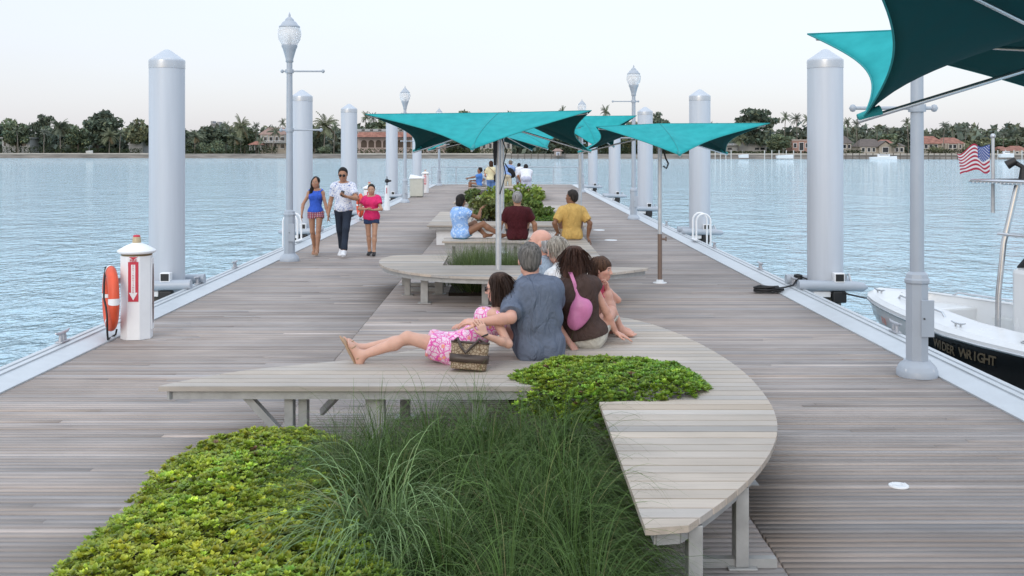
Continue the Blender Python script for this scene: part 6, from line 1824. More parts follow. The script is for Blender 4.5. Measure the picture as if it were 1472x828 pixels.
f2 = far('woman in a cream top and blue jeans with a shoulder bag seen from behind', (-0.68, 44.2, 0), (-0.68, 44.2, 0.90), 98, cloth('cream_top_far', (0.70, 0.64, 0.42), 0.06), cloth('blue_jeans_far', (0.12, 0.22, 0.46), 0.1), hair_mat('auburn_far', (0.05, 0.025, 0.015)), sex='f', skin='pink', H=1.70, girth=1.15,
    hands=[(-0.90, 44.5, 1.0), (-0.42, 44.4, 0.85)], feet=[(-0.78, 44.2, 0.08), (-0.58, 44.25, 0.08)], leg_to=1.55, long_hair=True)
far('person in a blue shirt leaning over with a black backpack at the far bench', (0.02, 49.6, 0), (0.02, 49.6, 0.93), 80, cloth('blue_shirt_far', (0.22, 0.33, 0.58)), cloth('beige_trousers_far', (0.52, 0.47, 0.36)), hair_mat('fair_far', (0.16, 0.13, 0.1)), skin='pink', H=1.74, girth=1.2, up=(0.25, 0.42, 0.85),
    hands=[(-0.1, 50.2, 0.9), (0.35, 50.2, 0.9)], feet=[(-0.12, 49.6, 0.08), (0.18, 49.6, 0.08)], leg_to=1.9, head=(0, -25, 0))
far('person in a white T-shirt and grey shorts stooping beside the bending figure', (0.60, 50.6, 0), (0.60, 50.6, 0.86), 75, cloth('white_tee_far', (0.74, 0.75, 0.78), 0.05), cloth('grey_shorts_far', (0.38, 0.41, 0.46)), BLK, skin='brown', H=1.60, up=(-0.1, 0.5, 0.8),
    hands=[(0.45, 51.1, 0.7), (0.8, 51.1, 0.7)], feet=[(0.48, 50.6, 0.08), (0.74, 50.6, 0.08)], leg_to=0.7, head=(0, -30, 0))
far('person in a blue T-shirt seated sideways on the far bench with one leg stuck out', (-1.30, 47.6, SEAT), (-1.30, 47.6, 0.56), 178, cloth('bright_blue_far', (0.08, 0.22, 0.58)), cloth('grey_shorts_far2', (0.34, 0.37, 0.40)), BLK, skin='brown', H=1.70, up=(0.1, 0, 1),
    hands=[(-1.78, 47.5, 0.86), (-1.62, 47.7, 0.74)], feet=[(-1.72, 47.45, 0.24), (-1.55, 47.75, 0.10)], knee=[(-0.7, 0, 0.8), (-0.8, 0, 0.6)], leg_to=0.75, head=(0, 4, 0))
far('person in a pale top with dark hair seated behind the one in the blue T-shirt', (-0.98, 48.2, SEAT), (-0.98, 48.2, 0.55), 165, cloth('pale_grey_far', (0.58, 0.60, 0.62), 0.05), cloth('light_trousers_far', (0.5, 0.48, 0.46)), BLK, skin='tan', sex='f', H=1.58, long_hair=True,
    hands=[(-1.3, 48.1, 0.7), (-1.25, 48.4, 0.7)], feet=[(-1.35, 48.2, 0.1), (-1.3, 48.4, 0.1)], knee=[(-0.8, 0, 0.6), (-0.8, 0, 0.6)], leg_to=1.6)
# backpack and shoulder bag of the far group
t = thing('backpack', 'black backpack hanging across the back of the person in the blue shirt', 'backpack', (0.20, 49.58, 1.05), 0)
mb = MB(); mb.lathe([(0.0, -0.25), (0.13, -0.22), (0.17, -0.05), (0.15, 0.14), (0.07, 0.25), (0, 0.27)], n=14, M=Matrix.Rotation(-0.45, 4, 'Y') @ Matrix.Diagonal((1, 0.7, 1, 1))); mb.build('bag', M_BLACKCLOTH, t)
mb = MB(); mb.tube([(-0.12, -0.02, 0.2), (-0.25, 0.0, 0.36), (-0.3, 0.15, 0.45)], 0.03, 6); mb.build('strap', M_BLACKCLOTH, t)
t = thing('shoulder_bag', "dark shoulder bag on a strap across the cream-topped woman's back", 'bag', (-0.48, 44.05, 0.98), 0)
mb = MB(); mb.lathe([(0.0, -0.18), (0.10, -0.16), (0.12, 0.0), (0.09, 0.12), (0, 0.14)], n=12, M=Matrix.Diagonal((0.7, 0.9, 1, 1))); mb.build('bag', M_BLACKCLOTH, t)
mb = MB(); mb.tube([(0.02, 0.0, 0.1), (-0.12, -0.04, 0.28), (-0.27, -0.02, 0.42), (-0.36, 0.08, 0.50)], 0.014, 6); mb.build('strap', M_TAN, t)

# ================================================================ BAGS ON THE FRONT BENCH
M_MONO = pattern_mat('beige_jacquard', (0.34, 0.27, 0.19), [((0.15, 0.10, 0.06), 0.10, 44), ((0.21, 0.15, 0.10), 0.22, 60)])
M_CHOC = mat('chocolate_leather', (0.045, 0.028, 0.02), 0.45, var=0.2)
t = thing('handbag', 'beige patterned handbag with a dark band lying against the reclining girl', 'handbag', (-0.29, 7.83, SEAT), -0.10)
t.rotation_euler = (-0.16, 0.05, -0.10); t.location.z = SEAT + 0.012
def bag_shell(w0, w1, d0, d1, z0, z1, n=5, grow=0.0):
    vs, fs = [], []; K_ = 20
    for i in range(n + 1):
        u = i / n; w = w0 + (w1 - w0) * u; d = (d0 + (d1 - d0) * u) * (1 + 0.12 * math.sin(math.pi * u)); z = z0 + (z1 - z0) * u
        for k_ in range(K_):
            a = 2 * math.pi * k_ / K_; ca, sa = math.cos(a), math.sin(a)
            e = 0.55; 
            vs.append(((w / 2 + grow) * math.copysign(abs(ca) ** e, ca), (d / 2 + grow) * math.copysign(abs(sa) ** e, sa), z))
    for i in range(n):
        for k_ in range(K_):
            fs.append((i * K_ + k_, i * K_ + (k_ + 1) % K_, (i + 1) * K_ + (k_ + 1) % K_, (i + 1) * K_ + k_))
    fs.append(tuple(reversed(range(K_)))); fs.append(tuple(range(n * K_, (n + 1) * K_)))
    return vs, fs
mb = MB(); mb.add(*bag_shell(0.27, 0.29, 0.12, 0.07, 0.0, 0.20, n=8), smooth=True); mb.build('bag', M_MONO, t)
mb = MB(); mb.add(*bag_shell(0.277, 0.283, 0.122, 0.110, 0.05, 0.11, n=2, grow=0.010), smooth=True); mb.build('band', M_CHOC, t)
mb = MB(); mb.add(*bag_shell(0.288, 0.29, 0.074, 0.068, 0.190, 0.206, n=1, grow=0.003), smooth=True); mb.build('rim', M_CHOC, t)
mb = MB(); mb.tube([(-0.12, -0.02, 0.20), (-0.09, -0.06, 0.225), (-0.06, -0.085, 0.17), (-0.02, -0.09, 0.12), (0.02, -0.07, 0.17), (0.07, -0.04, 0.225), (0.11, -0.01, 0.20)], 0.011, 8); mb.build('handle', M_CHOC, t)

t = thing('shoulder_bag', "soft pink shoulder bag slung across the brown-haired woman's back", 'bag', (0.625, 8.635, 0.80), 0)
q = [ell((0.60, 8.655, 0.76), (0.084, 0.05, 0.11), None, 0.05), ell((0.555, 8.66, 0.68), (0.062, 0.045, 0.07), None, 0.05), ell((0.655, 8.655, 0.80), (0.052, 0.042, 0.07), None, 0.05), cone((0.605, 8.66, 0.82), 0.045, (0.575, 8.66, 0.95), 0.014, 0.04)]
me, v = skin_mesh('bag', q, 0.007, folds=0.006, fold_scale=24, fold_st=(1.3, 1, 0.5), origin=(0.625, 8.635, 0.80), seed=8)
M_PINKBAG = mat('pink_leather', (0.52, 0.17, 0.34), 0.45, var=0.12, vscale=14)
link('bag', me, M_PINKBAG, t)
mb = MB(); pts = [(0.578, 8.655, 0.93), (0.56, 8.665, 1.00), (0.535, 8.69, 1.07), (0.52, 8.735, 1.10), (0.51, 8.80, 1.11)]
for a_, b_2 in zip(pts[:-1], pts[1:]):
    mb.bar(V(*a_) - V(0.625, 8.635, 0.80), V(*b_2) - V(0.625, 8.635, 0.80), 0.028, 0.006, up=V(0, -1, 0.3))
mb.build('strap', M_PINKBAG, t)
# ================================================================ LETTERING
def text(name, body, size, parent, M, m, extrude=0.001, shear=0.0, bold=0.0):
    cu = bpy.data.curves.new('txt', 'FONT'); cu.body = body; cu.size = size; cu.extrude = extrude; cu.align_x = 'CENTER'; cu.align_y = 'CENTER'; cu.shear = shear; cu.offset = bold
    o = bpy.data.objects.new('txt', cu); COL.objects.link(o)
    bpy.context.view_layer.update()
    me = bpy.data.meshes.new_from_object(o.evaluated_get(bpy.context.evaluated_depsgraph_get()))
    bpy.data.objects.remove(o); bpy.data.curves.remove(cu)
    vs = [M @ v.co for v in me.vertices]; fs = [tuple(p.vertices) for p in me.polygons]
    bpy.data.meshes.remove(me)
    if name is None: return vs, fs
    mb = MB(); mb.add(vs, fs); return mb.build(name, m, parent)
M_RED = mat('sign_red', (0.50, 0.025, 0.05), 0.45)
M_ORANGE = mat('life_ring_orange', (0.66, 0.085, 0.03), 0.5, var=0.12, vscale=6)
M_SIGNW = mat('sign_white', (0.75, 0.75, 0.75), 0.5)
# ---------------------------------------------------------------- fire pedestals
def ngon(r, n=8, rot=math.pi / 8): return [(r * math.cos(rot + 2 * math.pi * k / n), r * math.sin(rot + 2 * math.pi * k / n)) for k in range(n)]
M_AMBER = mat('beacon_lens', (0.45, 0.36, 0.22), 0.3); M_BRASS = mat('bronze_band', (0.22, 0.16, 0.08), 0.4, metal=0.5)
def pedestal(x, y, label, ringlabel, rz=0.0, detail=True):
    t = thing('fire_pedestal', label, 'fire pedestal', (x, y, 0), rz, 'fire extinguisher pedestals on the pier')
    mb = MB(); mb.prism(ngon(0.176), 0.0, 0.93); mb.build('post', M_WHITE, t, 0.006)
    mb = MB(); mb.lathe([(0.165, 0.93), (0.172, 0.955)], n=24); mb.build('band', M_BRASS, t)
    mb = MB(); mb.lathe([(0.19, 0.955), (0.212, 0.975), (0.205, 0.99), (0.12, 1.04), (0.055, 1.065), (0.05, 1.07)], n=28); mb.build('roof', M_WHITE, t)
    mb = MB(); mb.lathe([(0.048, 1.07), (0.045, 1.13), (0.042, 1.135)], n=16); be = mb.build('beacon', M_AMBER, t)
    mb = MB(); mb.lathe([(0.040, 1.136), (0.036, 1.155), (0, 1.16)], n=16); mb.build('beacon_cap', M_RED, be)
    fy = -0.176 * math.cos(math.pi / 8) - 0.003
    mb = MB(); mb.box((-0.055, fy - 0.003, 0.43), (0.055, fy, 0.87)); sg = mb.build('sign', M_RED, t)
    y1 = fy - 0.0045
    mb = MB(); mb.add([(-0.022, y1, 0.84), (0.022, y1, 0.84), (0.022, y1, 0.53), (0.046, y1, 0.53), (0, y1, 0.445), (-0.046, y1, 0.53), (-0.022, y1, 0.53)], [(0, 6, 5, 4, 3, 2, 1)]); mb.build('arrow', M_SIGNW, sg)
    mb = MB(); mb.add([(-0.05, fy - 0.003, 0.925), (0.05, fy - 0.003, 0.925), (0, fy - 0.003, 0.895)], [(0, 2, 1)]); mb.build('triangle', M_RED, t)
    if detail:
        text('lettering', 'FIRE', 0.042, sg, Matrix.Translation((0, fy - 0.005, 0.862 + 0.022)) @ Matrix.Rotation(math.pi / 2, 4, 'X'), M_RED, bold=0.0006)
        mb = MB()
        for i, ch in enumerate('EXTINGUISHER'):
            mb.add(*text(None, ch, 0.028, sg, Matrix.Translation((0, y1 - 0.002, 0.825 - i * 0.0265)) @ Matrix.Rotation(math.pi / 2, 4, 'X'), M_RED))
        mb.build('lettering', M_RED, sg)
    mb = MB(); mb.box((0.160, -0.05, 0.10), (0.175, 0.07, 0.90)); dr = mb.build('cabinet_door', M_WHITE, t, 0.004)
    mb = MB()
    for k in range(1):
        pts = [(0.178, 0.01 + 0.042 * math.cos(a), 0.50 + 0.34 * math.sin(a) * (1.0)) for a in np.linspace(0, 2 * math.pi, 21)[:-1]]
        mb.add(pts, [tuple(range(20))])
    mb.build('window', mat('dark_red_glass', (0.10, 0.03, 0.03), 0.2), dr)
    mb = MB(); mb.box((-0.20, -0.05, 0.62), (-0.16, 0.05, 0.68)); mb.build('ring_hook', M_STEEL, t)
    # ring hanging on the side
    r = thing('life_ring', ringlabel, 'life ring', (x - 0.27, y - 0.06, 0.455), 0.36 + rz, 'orange life rings on the fire pedestals')
    R, q = 0.285, 0.082
    vs, fs, n1, n2 = [], [], 40, 14
    for i in range(n1):
        a = 2 * math.pi * i / n1
        for k in range(n2):
            b = 2 * math.pi * k / n2
            rr = R + q * math.cos(b); vs.append((0.058 * math.sin(b), rr * math.cos(a), rr * math.sin(a)))
    for i in range(n1):
        for k in range(n2): fs.append((i * n2 + k, ((i + 1) % n1) * n2 + k, ((i + 1) % n1) * n2 + (k + 1) % n2, i * n2 + (k + 1) % n2))
    link('ring', new_mesh('ring', vs, fs, True), M_ORANGE, r)
    for a0 in (0.0, math.pi / 2, math.pi, 1.5 * math.pi):
        mb = MB(); rings = []
        for da in (-0.10, 0.10):
            a = a0 + da
            rings += [(0.060 * math.sin(b) * 1.02, (R + (q + 0.002) * math.cos(b)) * math.cos(a), (R + (q + 0.002) * math.cos(b)) * math.sin(a)) for b in np.linspace(0, 2 * math.pi, 15)[:-1]]
        mb.add(rings, [(k, (k + 1) % 14, 14 + (k + 1) % 14, 14 + k) for k in range(14)], True); mb.build('reflective_band', M_SIGNW, r)
    mb = MB(); mb.tube([(-0.05, -0.02 - 0.30 * 0 + 0.05, 0.35), (-0.075, -0.05, 0.18), (-0.085, -0.12, 0.02), (-0.08, -0.28, -0.06), (-0.075, -0.33, -0.16), (-0.07, -0.30, -0.33), (-0.05, -0.18, -0.425), (0.0, 0.02, -0.445), (0.06, 0.06, -0.42), (0.07, 0.05, -0.36)], 0.011, 8); mb.build('rope', M_BLACK, r)
    return t
pedestal(-4.16, 11.72, 'white fire-extinguisher pedestal nearest the camera on the left side', 'orange life ring with black rope on the nearest fire pedestal', 0.12)
pedestal(-4.17, 31.6, 'white fire pedestal mostly hidden behind the girl in pink', 'orange life ring behind the girl in pink', 0.0, False)
pedestal(-4.10, 52.3, 'small distant white fire pedestal beside the litter bin', 'distant orange life ring beside the litter bin', 0.0, False)
# ---------------------------------------------------------------- tapered post with a black viewing head
t = thing('tapered_post', 'white tapered post topped by a small black fitting left of the second left lamp post', 'post', (-4.26, 37.0, 0))
mb = MB(); mb.lathe([(0.115, 0), (0.11, 0.02), (0.065, 0.86), (0.06, 0.88)], n=20); mb.build('post', M_WHITE, t)
mb = MB(); mb.lathe([(0.02, 0.88), (0.02, 0.97), (0.07, 0.99), (0.08, 1.05), (0.05, 1.10), (0.015, 1.12), (0.012, 1.2), (0, 1.2)], n=16); hd = mb.build('head', M_BLACK, t)
mb = MB(); mb.tube([(-0.05, 0, 1.04), (0.15, -0.02, 1.04)], [0.05, 0.03], 10); mb.build('nozzle', M_BLACK, hd)
mb = MB(); mb.box((-0.012, -0.105, 0.60), (0.012, -0.085, 0.80)); mb.build('plate', M_RED, t)
# ---------------------------------------------------------------- litter bin
t = thing('litter_bin', 'large beige litter bin with a sloping white lid far down the left side', 'litter bin', (-4.12, 47.6, 0))
M_BEIGE = mat('beige_bin', (0.50, 0.50, 0.44), 0.6, var=0.06)
mb = MB(); mb.prism([(-0.30, -0.29), (0.30, -0.29), (0.30, 0.29), (-0.30, 0.29)], 0.03, 0.84); mb.build('body', M_BEIGE, t, 0.03)
mb = MB(); mb.add([(-0.33, -0.32, 0.845), (0.33, -0.32, 0.845), (0.33, 0.32, 0.845), (-0.33, 0.32, 0.845), (-0.28, -0.2, 1.03), (0.33, -0.32, 0.90), (0.33, 0.32, 0.90), (-0.28, 0.2, 1.03)], [(3, 2, 1, 0), (4, 5, 6, 7), (0, 1, 5, 4), (1, 2, 6, 5), (2, 3, 7, 6), (3, 0, 4, 7)]); mb.build('lid', M_WHITE, t)
mb = MB(); mb.box((0.02, -0.296, 0.0), (0.28, -0.2, 0.03)); mb.build('foot', M_BLACK, t)
# ---------------------------------------------------------------- black rope on the right kerb
t = thing('rope_coil', 'black mooring rope heaped on the boards at the right kerb', 'rope', (3.85, 15.4, 0))
r = np.random.default_rng(4); mb = MB(); pts = []
for k in range(70):
    a = k * 0.62; q = 0.16 + 0.05 * math.sin(k * 0.37)
    pts.append((q * 1.55 * math.cos(a) + r.normal(0, .012), q * 0.8 * math.sin(a) + r.normal(0, .012), 0.018 + 0.0011 * k + abs(r.normal(0, 0.012))))
mb.tube([(p[0] * .7, p[1] * .7, p[2]) for p in pts], 0.014, 7); mb.build('coil', M_BLACK, t)
mb = MB(); mb.tube([tuple(c_ * .7 for c_ in pts[-1]), (0.30, 0.15, 0.07), (0.46, 0.32, 0.08), (0.56, 0.45, 0.16), (0.585, 0.50, 0.215)], 0.014, 7); mb.build('tail', M_BLACK, t)
mb = MB()
for k in range(3): mb.tube([(0.585 + 0.05 * math.cos(a), 0.5 + 0.08 * math.sin(a), 0.16 + 0.022 * k) for a in np.linspace(0, 6.3, 16)], 0.014, 7)
mb.build('hitch', M_BLACK, t)
o = MB().tube([(4.435, 15.9, 0.20), (4.7, 15.6, 0.10), (5.0, 15.3, -0.0), (5.15, 15.05, -0.02), (5.40, 14.6, 0.03)], 0.012, 7).build('mooring_line', M_BLACK)
tag(o, 'dark mooring line stretched from the kerb cleat to the bow of the white boat', 'rope')

# ================================================================ THE WHITE BOAT
M_GEL = mat('white_gelcoat', (0.70, 0.715, 0.72), 0.25, var=0.03, vscale=2)
M_HULLB = mat('black_hull_paint', (0.008, 0.010, 0.011), 0.18)
M_CUSH = mat('white_cushion', (0.66, 0.67, 0.66), 0.6, var=0.04)
dx, dy = 0.30, -0.954
bt = thing('motor_boat', 'white motor boat with a black hull band moored at the right kerb', 'boat', (5.28, 14.9, 0.13), math.atan2(-dx, -dy) * -1 if False else math.atan2(dx, -dy))
# local frame: stern towards -y, starboard/port along x
Ls = np.array([0.0, 0.12, 0.35, 0.7, 1.1, 1.6, 2.2, 2.8, 3.4, 4.2, 5.2, 6.4, 7.4])
bw = lambda s: 1.28 * min(s / 3.0, 1.0) ** 0.52
gz = lambda s: -0.02 - 0.06 * min(s / 3.0, 1)
def ring_at(s):
    b, z = bw(s), gz(s); k = min(1, s / 3.0)
    fl = 0.62 + 0.24 * k
    return dict(top=(b, z), rub=(b * 1.0, z - 0.05), mid=(b * (0.90 + 0.06 * k), z - 0.40 * (0.4 + 0.6 * k) - 0.12), chine=(b * fl, z - 0.62 - 0.30 * k), keel=(0.0, z - 0.75 - 0.55 * min(1, s / 1.5)))
S0 = lambda s, key: s + {'top': 0, 'rub': 0.03, 'mid': 0.16 * max(0, 1 - s / 3), 'chine': 0.5 * max(0, 1 - s / 3), 'keel': 0.8 * max(0, 1 - s / 3)}[key]
def side_strip(k0, k1, name, m, thick=0.0, s_from=0.0):
    vs, fs = [], []
    ss = [s for s in Ls if s >= s_from - 1e-6]
    for sg in (-1, 1):
        b0 = len(vs)
        for s in ss:
            for k_ in (k0, k1):
                w, z = ring_at(s)[k_]; vs.append((sg * (w + thick), -S0(s, k_), z))
        for i in range(len(ss) - 1):
            q = (b0 + 2 * i, b0 + 2 * i + 1, b0 + 2 * i + 3, b0 + 2 * i + 2); fs.append(q if sg > 0 else q[::-1])
    me = new_mesh(name, vs, fs, True); o = link(name, me, m, bt); return o
hull = side_strip('top', 'rub', 'hull', M_GEL)
side_strip('rub', 'mid', 'topside', M_GEL)
o = side_strip('mid', 'chine', 'lower_hull', M_GEL); side_strip('chine', 'keel', 'bottom', M_GEL)
side_strip('rub', 'mid', 'hull_band', M_HULLB, 0.008, 2.2); side_strip('mid', 'chine', 'hull_band', M_HULLB, 0.008, 2.2)
# gunwale cap and inner liner
def loop_strip(w0, z0, w1, z1, name, m, s_from=0.0):
    vs, fs = [], []
    ss = [s for s in Ls if s >= s_from]
    for sg in (-1, 1):
        b0 = len(vs)
        for s in ss:
            vs += [(sg * max(0, bw(s) - w0), -s - (w0 if s < 0.6 else 0) * 0.8, gz(s) + z0), (sg * max(0, bw(s) - w1), -s - (w1 if s < 0.6 else w1 * 0.2), gz(s) + z1)]
        for i in range(len(ss) - 1):
            q = (b0 + 2 * i, b0 + 2 * i + 1, b0 + 2 * i + 3, b0 + 2 * i + 2); fs.append(q[::-1] if sg > 0 else q)
    return link(name, new_mesh(name, vs, fs, True), m, bt)
loop_strip(0.0, 0.0, 0.06, 0.045, 'gunwale_edge', M_GEL); loop_strip(0.06, 0.045, 0.46, 0.085, 'gunwale', M_GEL); loop_strip(0.46, 0.085, 0.50, -0.40, 'liner', M_GEL, 0.3)
mb = MB(); pl = [(-max(0, bw(s) - 0.48), -s - 0.3) for s in Ls[1:]] + [(max(0, bw(s) - 0.48), -s - 0.3) for s in Ls[:0:-1]]
mb.prism(pl, -0.50, -0.46); mb.build('cockpit_floor', M_GEL, bt)
mb = MB(); mb.prism([(-0.55, -1.0), (-0.2, -0.45), (0.2, -0.45), (0.55, -1.0), (0.72, -1.5), (-0.72, -1.5)], -0.45, -0.06); mb.build('bow_locker', M_GEL, bt, 0.03)
for sg in (-1, 1):
    mb = MB(); mb.prism([(sg * 0.45, -1.55), (sg * 0.62, -1.5), (sg * 0.90, -3.0), (sg * 0.55, -3.0)], -0.46, -0.14); mb.build('seat', M_CUSH, bt, 0.03)
    mb = MB(); mb.tube([(sg * (bw(s) - 0.30), -s, gz(s) + 0.05 + (0.06 if i not in (0, 4) else 0)) for i, s in enumerate((1.0, 1.1, 1.7, 2.3, 2.4))], 0.014, 8); mb.build('grab_rail', M_CHROME, bt)
    for s in (0.55, 2.9):
        mb = MB(); b = bw(s) - 0.16; z = gz(s) + 0.06
        mb.tube([(sg * b, -s - 0.11, z + 0.05), (sg * b, -s - 0.05, z + 0.035), (sg * b, -s + 0.05, z + 0.035), (sg * b, -s + 0.11, z + 0.05)], [0.008, 0.013, 0.013, 0.008], 8)
        mb.tube([(sg * b, -s - 0.04, z), (sg * b, -s - 0.04, z + 0.035)], 0.012, 8); mb.tube([(sg * b, -s + 0.04, z), (sg * b, -s + 0.04, z + 0.035)], 0.012, 8); mb.build('cleat', M_CHROME, bt)
    mb = MB(); mb.lathe([(0.055, 0), (0.06, 0.006), (0.04, 0.010), (0.035, -0.01), (0, -0.01)], (sg * (bw(3.9) - 0.18), -3.9, gz(3.9) + 0.06), n=18); mb.build('rod_holder', M_CHROME, bt)
mb = MB(); mb.tube([(sg_ * (bw(s) + 0.012), -s - 0.03, gz(s) - 0.045) for sg_, s in [(-1, s) for s in Ls[::-1]] + [(1, s) for s in Ls]], 0.016, 8); mb.build('rub_rail', M_CHROME, bt)
# stern
mb = MB(); mb.box((-1.26, -7.5, -1.0), (1.26, -7.38, gz(7) + 0.05)); mb.build('transom', M_GEL, bt)
mb = MB(); mb.box((-0.25, -8.1, -0.8), (0.25, -7.51, 0.35)); mb.build('outboard_motor', M_HULLB, bt, 0.08)
# console
mb = MB(); mb.prism([(-0.32, -2.85), (0.52, -2.85), (0.55, -3.7), (-0.35, -3.7)], -0.46, 0.62); con = mb.build('console', M_GEL, bt, 0.06)
mb = MB(); mb.add([(-0.28, -2.90, 0.63), (0.48, -2.90, 0.63), (0.44, -3.15, 0.92), (-0.24, -3.15, 0.92), (-0.28, -2.91, 0.62), (0.48, -2.91, 0.62), (0.44, -3.17, 0.91), (-0.24, -3.17, 0.91)], [(0, 1, 2, 3), (7, 6, 5, 4), (0, 3, 7, 4), (1, 5, 6, 2), (3, 2, 6, 7)]); mb.build('windscreen', M_WIN, con)
Lside = Matrix.Translation((-0.352, -3.28, 0.44)) @ Matrix.Rotation(-0.035, 4, 'Z') @ Matrix(((0, 0, -1, 0), (-1, 0, 0, 0), (0, 1, 0, 0), (0, 0, 0, 1)))
text('lettering', '12 PFW', 0.075, con, Lside, M_HULLB, bold=0.002)
for z_, c_ in ((0.24, M_RED), (0.12, mat('sticker_blue', (0.1, 0.2, 0.5), 0.4)), (0.0, M_RED)):
    mb = MB(); mb.box((-0.350, -3.19, z_ + 0.06), (-0.342, -3.10, z_ + 0.095)); mb.build('sticker', c_, con)
# T-top
tp = [(-0.42, -2.75), (0.60, -2.75), (0.60, -3.8), (-0.42, -3.8)]
for i, (x, y) in enumerate(tp):
    mb = MB(); s_ = 1 if x > 0 else -1
    mb.tube([(x, y, -0.46), (x + 0.02 * -s_, y, 0.3), (x + 0.07 * -s_, y - 0.03, 0.9), (x + 0.20 * -s_, y - 0.10 * (1 if y > -3 else -1), 1.58)], 0.033, 10); mb.build('top_leg', M_CHROME, bt)
mb = MB(); fr = [(-0.40, -2.3, 1.60), (1.0, -2.3, 1.60), (1.1, -2.5, 1.62), (1.1, -4.2, 1.62), (-0.62, -4.2, 1.62), (-0.56, -2.5, 1.62), (-0.40, -2.3, 1.60)]
mb.tube(fr, 0.024, 8); mb.tube([(-0.58, -3.0, 1.60), (1.08, -3.0, 1.60)], 0.02, 8); mb.tube([(-0.36, -2.7, 1.0), (-0.36, -3.8, 1.0)], 0.018, 8); tf = mb.build('top_frame', M_CHROME, bt)
mb = MB(); mb.prism([(-0.38, -2.34), (0.98, -2.34), (1.05, -2.52), (1.05, -4.15), (-0.56, -4.15), (-0.51, -2.52)], 1.615, 1.635); mb.build('top_canvas', mat('black_canvas', (0.035, 0.037, 0.042), 0.85), bt)
mb = MB()
for i in range(26):
    a = V(-0.555 - i * 0.002, -2.55 - i * 0.063, 1.62); mb.tube([a + V(-0.03, 0, -0.02), a + V(0.05, 0.02, 0.016)], 0.008, 5)
for i in range(22):
    a = V(-0.36 + i * 0.06, -2.31, 1.61); mb.tube([a + V(0, 0.04, -0.02), a + V(0.02, -0.04, 0.02)], 0.008, 5)
mb.build('lacing', M_WHITE, tf)
mb = MB(); mb.tube([(0.0, -2.7, 1.63), (0.0, -2.7, 1.78), (-0.08, -2.65, 1.84)], [0.05, 0.03, 0.03], 8); mb.tube([(-0.14, -2.6, 1.80), (-0.06, -2.66, 1.86)], [0.055, 0.045], 10); mb.build('spotlight', M_BLACK, bt)
# name on the black band (port side faces the pier)
def side_pt(s, key, dz=0.0):
    w, z = ring_at(s)[key]; return V(-(w + 0.016), -S0(s, key), z + dz)
def on_band(s, u): return side_pt(s, 'rub').lerp(side_pt(s, 'mid'), u)
M_GOLD = mat('bronze_lettering', (0.10, 0.078, 0.047), 0.5)
def band_text(body, s0, s1, u, size, m, bold=0.003, shear=0.15):
    n = len(body); mb = MB()
    for i, ch in enumerate(body):
        if ch == ' ': continue
        s = s0 + (s1 - s0) * (i + 0.5) / n
        p = on_band(s, u); ex = (on_band(s + 0.05, u) - on_band(s - 0.05, u)).normalized(); ez = (on_band(s, u - 0.1) - on_band(s, u + 0.1)); ez = (ez - ex * ez.dot(ex)).normalized(); en = ex.cross(ez)
        if en.x > 0: en = -en
        M = Matrix((ex, ez, ex.cross(ez))).transposed().to_4x4(); M.translation = p + en * 0.006
        mb.add(*text(None, ch, size, bt, M, m, bold=bold, shear=shear))
    mb.build('lettering', m, bt)
band_text('WIDER WRIGHT', 2.6, 3.65, 0.27, 0.145, M_GOLD)
def bow_text(body, s0, s1, size, m):
    n = len(body); mb = MB()
    for i, ch in enumerate(body):
        if ch == ' ': continue
        s = s0 + (s1 - s0) * (i + 0.5) / n
        f_ = lambda q: side_pt(q, 'top').lerp(side_pt(q, 'mid'), 0.55)
        p = f_(s); ex = (f_(s + 0.04) - f_(s - 0.04)).normalized(); ez = (side_pt(s, 'top') - side_pt(s, 'mid')); ez = (ez - ex * ez.dot(ex)).normalized(); en = ex.cross(ez)
        if en.x > 0: en = -en
        M = Matrix((ex, ez, ex.cross(ez))).transposed().to_4x4(); M.translation = p + en * 0.012
        mb.add(*text(None, ch, size, bt, M, m))
    mb.build('lettering', m, bt)
bow_text('FL 0731', 0.25, 0.95, 0.11, mat('grey_lettering', (0.3, 0.32, 0.34), 0.5))
bow_text('RB', 1.0, 1.18, 0.13, mat('orange_lettering', (0.7, 0.2, 0.12), 0.5))
# flag on its staff, lashed to the T-top
ft = thing('flag', 'small American flag flying from a grey staff above the white boat', 'flag', (5.82, 12.5, 1.36))
mb = MB(); mb.tube([(0, 0, 0), (0, 0, 0.90)], [0.024, 0.018], 10); mb.lathe([(0, 0.885), (0.028, 0.90), (0.032, 0.92), (0.02, 0.945), (0, 0.95)], n=12); mb.build('staff', M_STEEL, ft)
nx, ny, Wf, Hf = 39, 26, 0.385, 0.33
def fp(u, v):
    sag = 0.10 * u * u + 0.03 * math.sin(u * 9)
    return (-0.035 - u * Wf, 0.045 * math.sin(u * 9 + v * 2.2) * (0.2 + u), 0.82 - v * Hf * (1 - 0.12 * u) - sag * (1 - 0.45 * v) + 0.012 * math.sin(u * 13 + v * 3))
vs, fs, cs = [], [], []
for i in range(nx):
    for j in range(ny):
        b = len(vs); vs += [fp(i / nx, j / ny), fp((i + 1) / nx, j / ny), fp((i + 1) / nx, (j + 1) / ny), fp(i / nx, (j + 1) / ny)]; fs.append((b, b + 1, b + 2, b + 3))
        c = (0.045, 0.09, 0.30) if (i < nx * 0.4 and j < 14) else ((0.42, 0.035, 0.07) if (j // 2) % 2 == 0 else (0.72, 0.72, 0.74))
        cs += [c] * 4
me = new_mesh('cloth', vs, fs); set_col(me, np.array(cs)); bm = bmesh.new(); bm.from_mesh(me); bmesh.ops.remove_doubles(bm, verts=bm.verts, dist=0)
bm.free(); cl = link('cloth', me, mat_attr('flag_cloth', 0.7, var=0.03, trans=0.3), ft)
mb = MB()
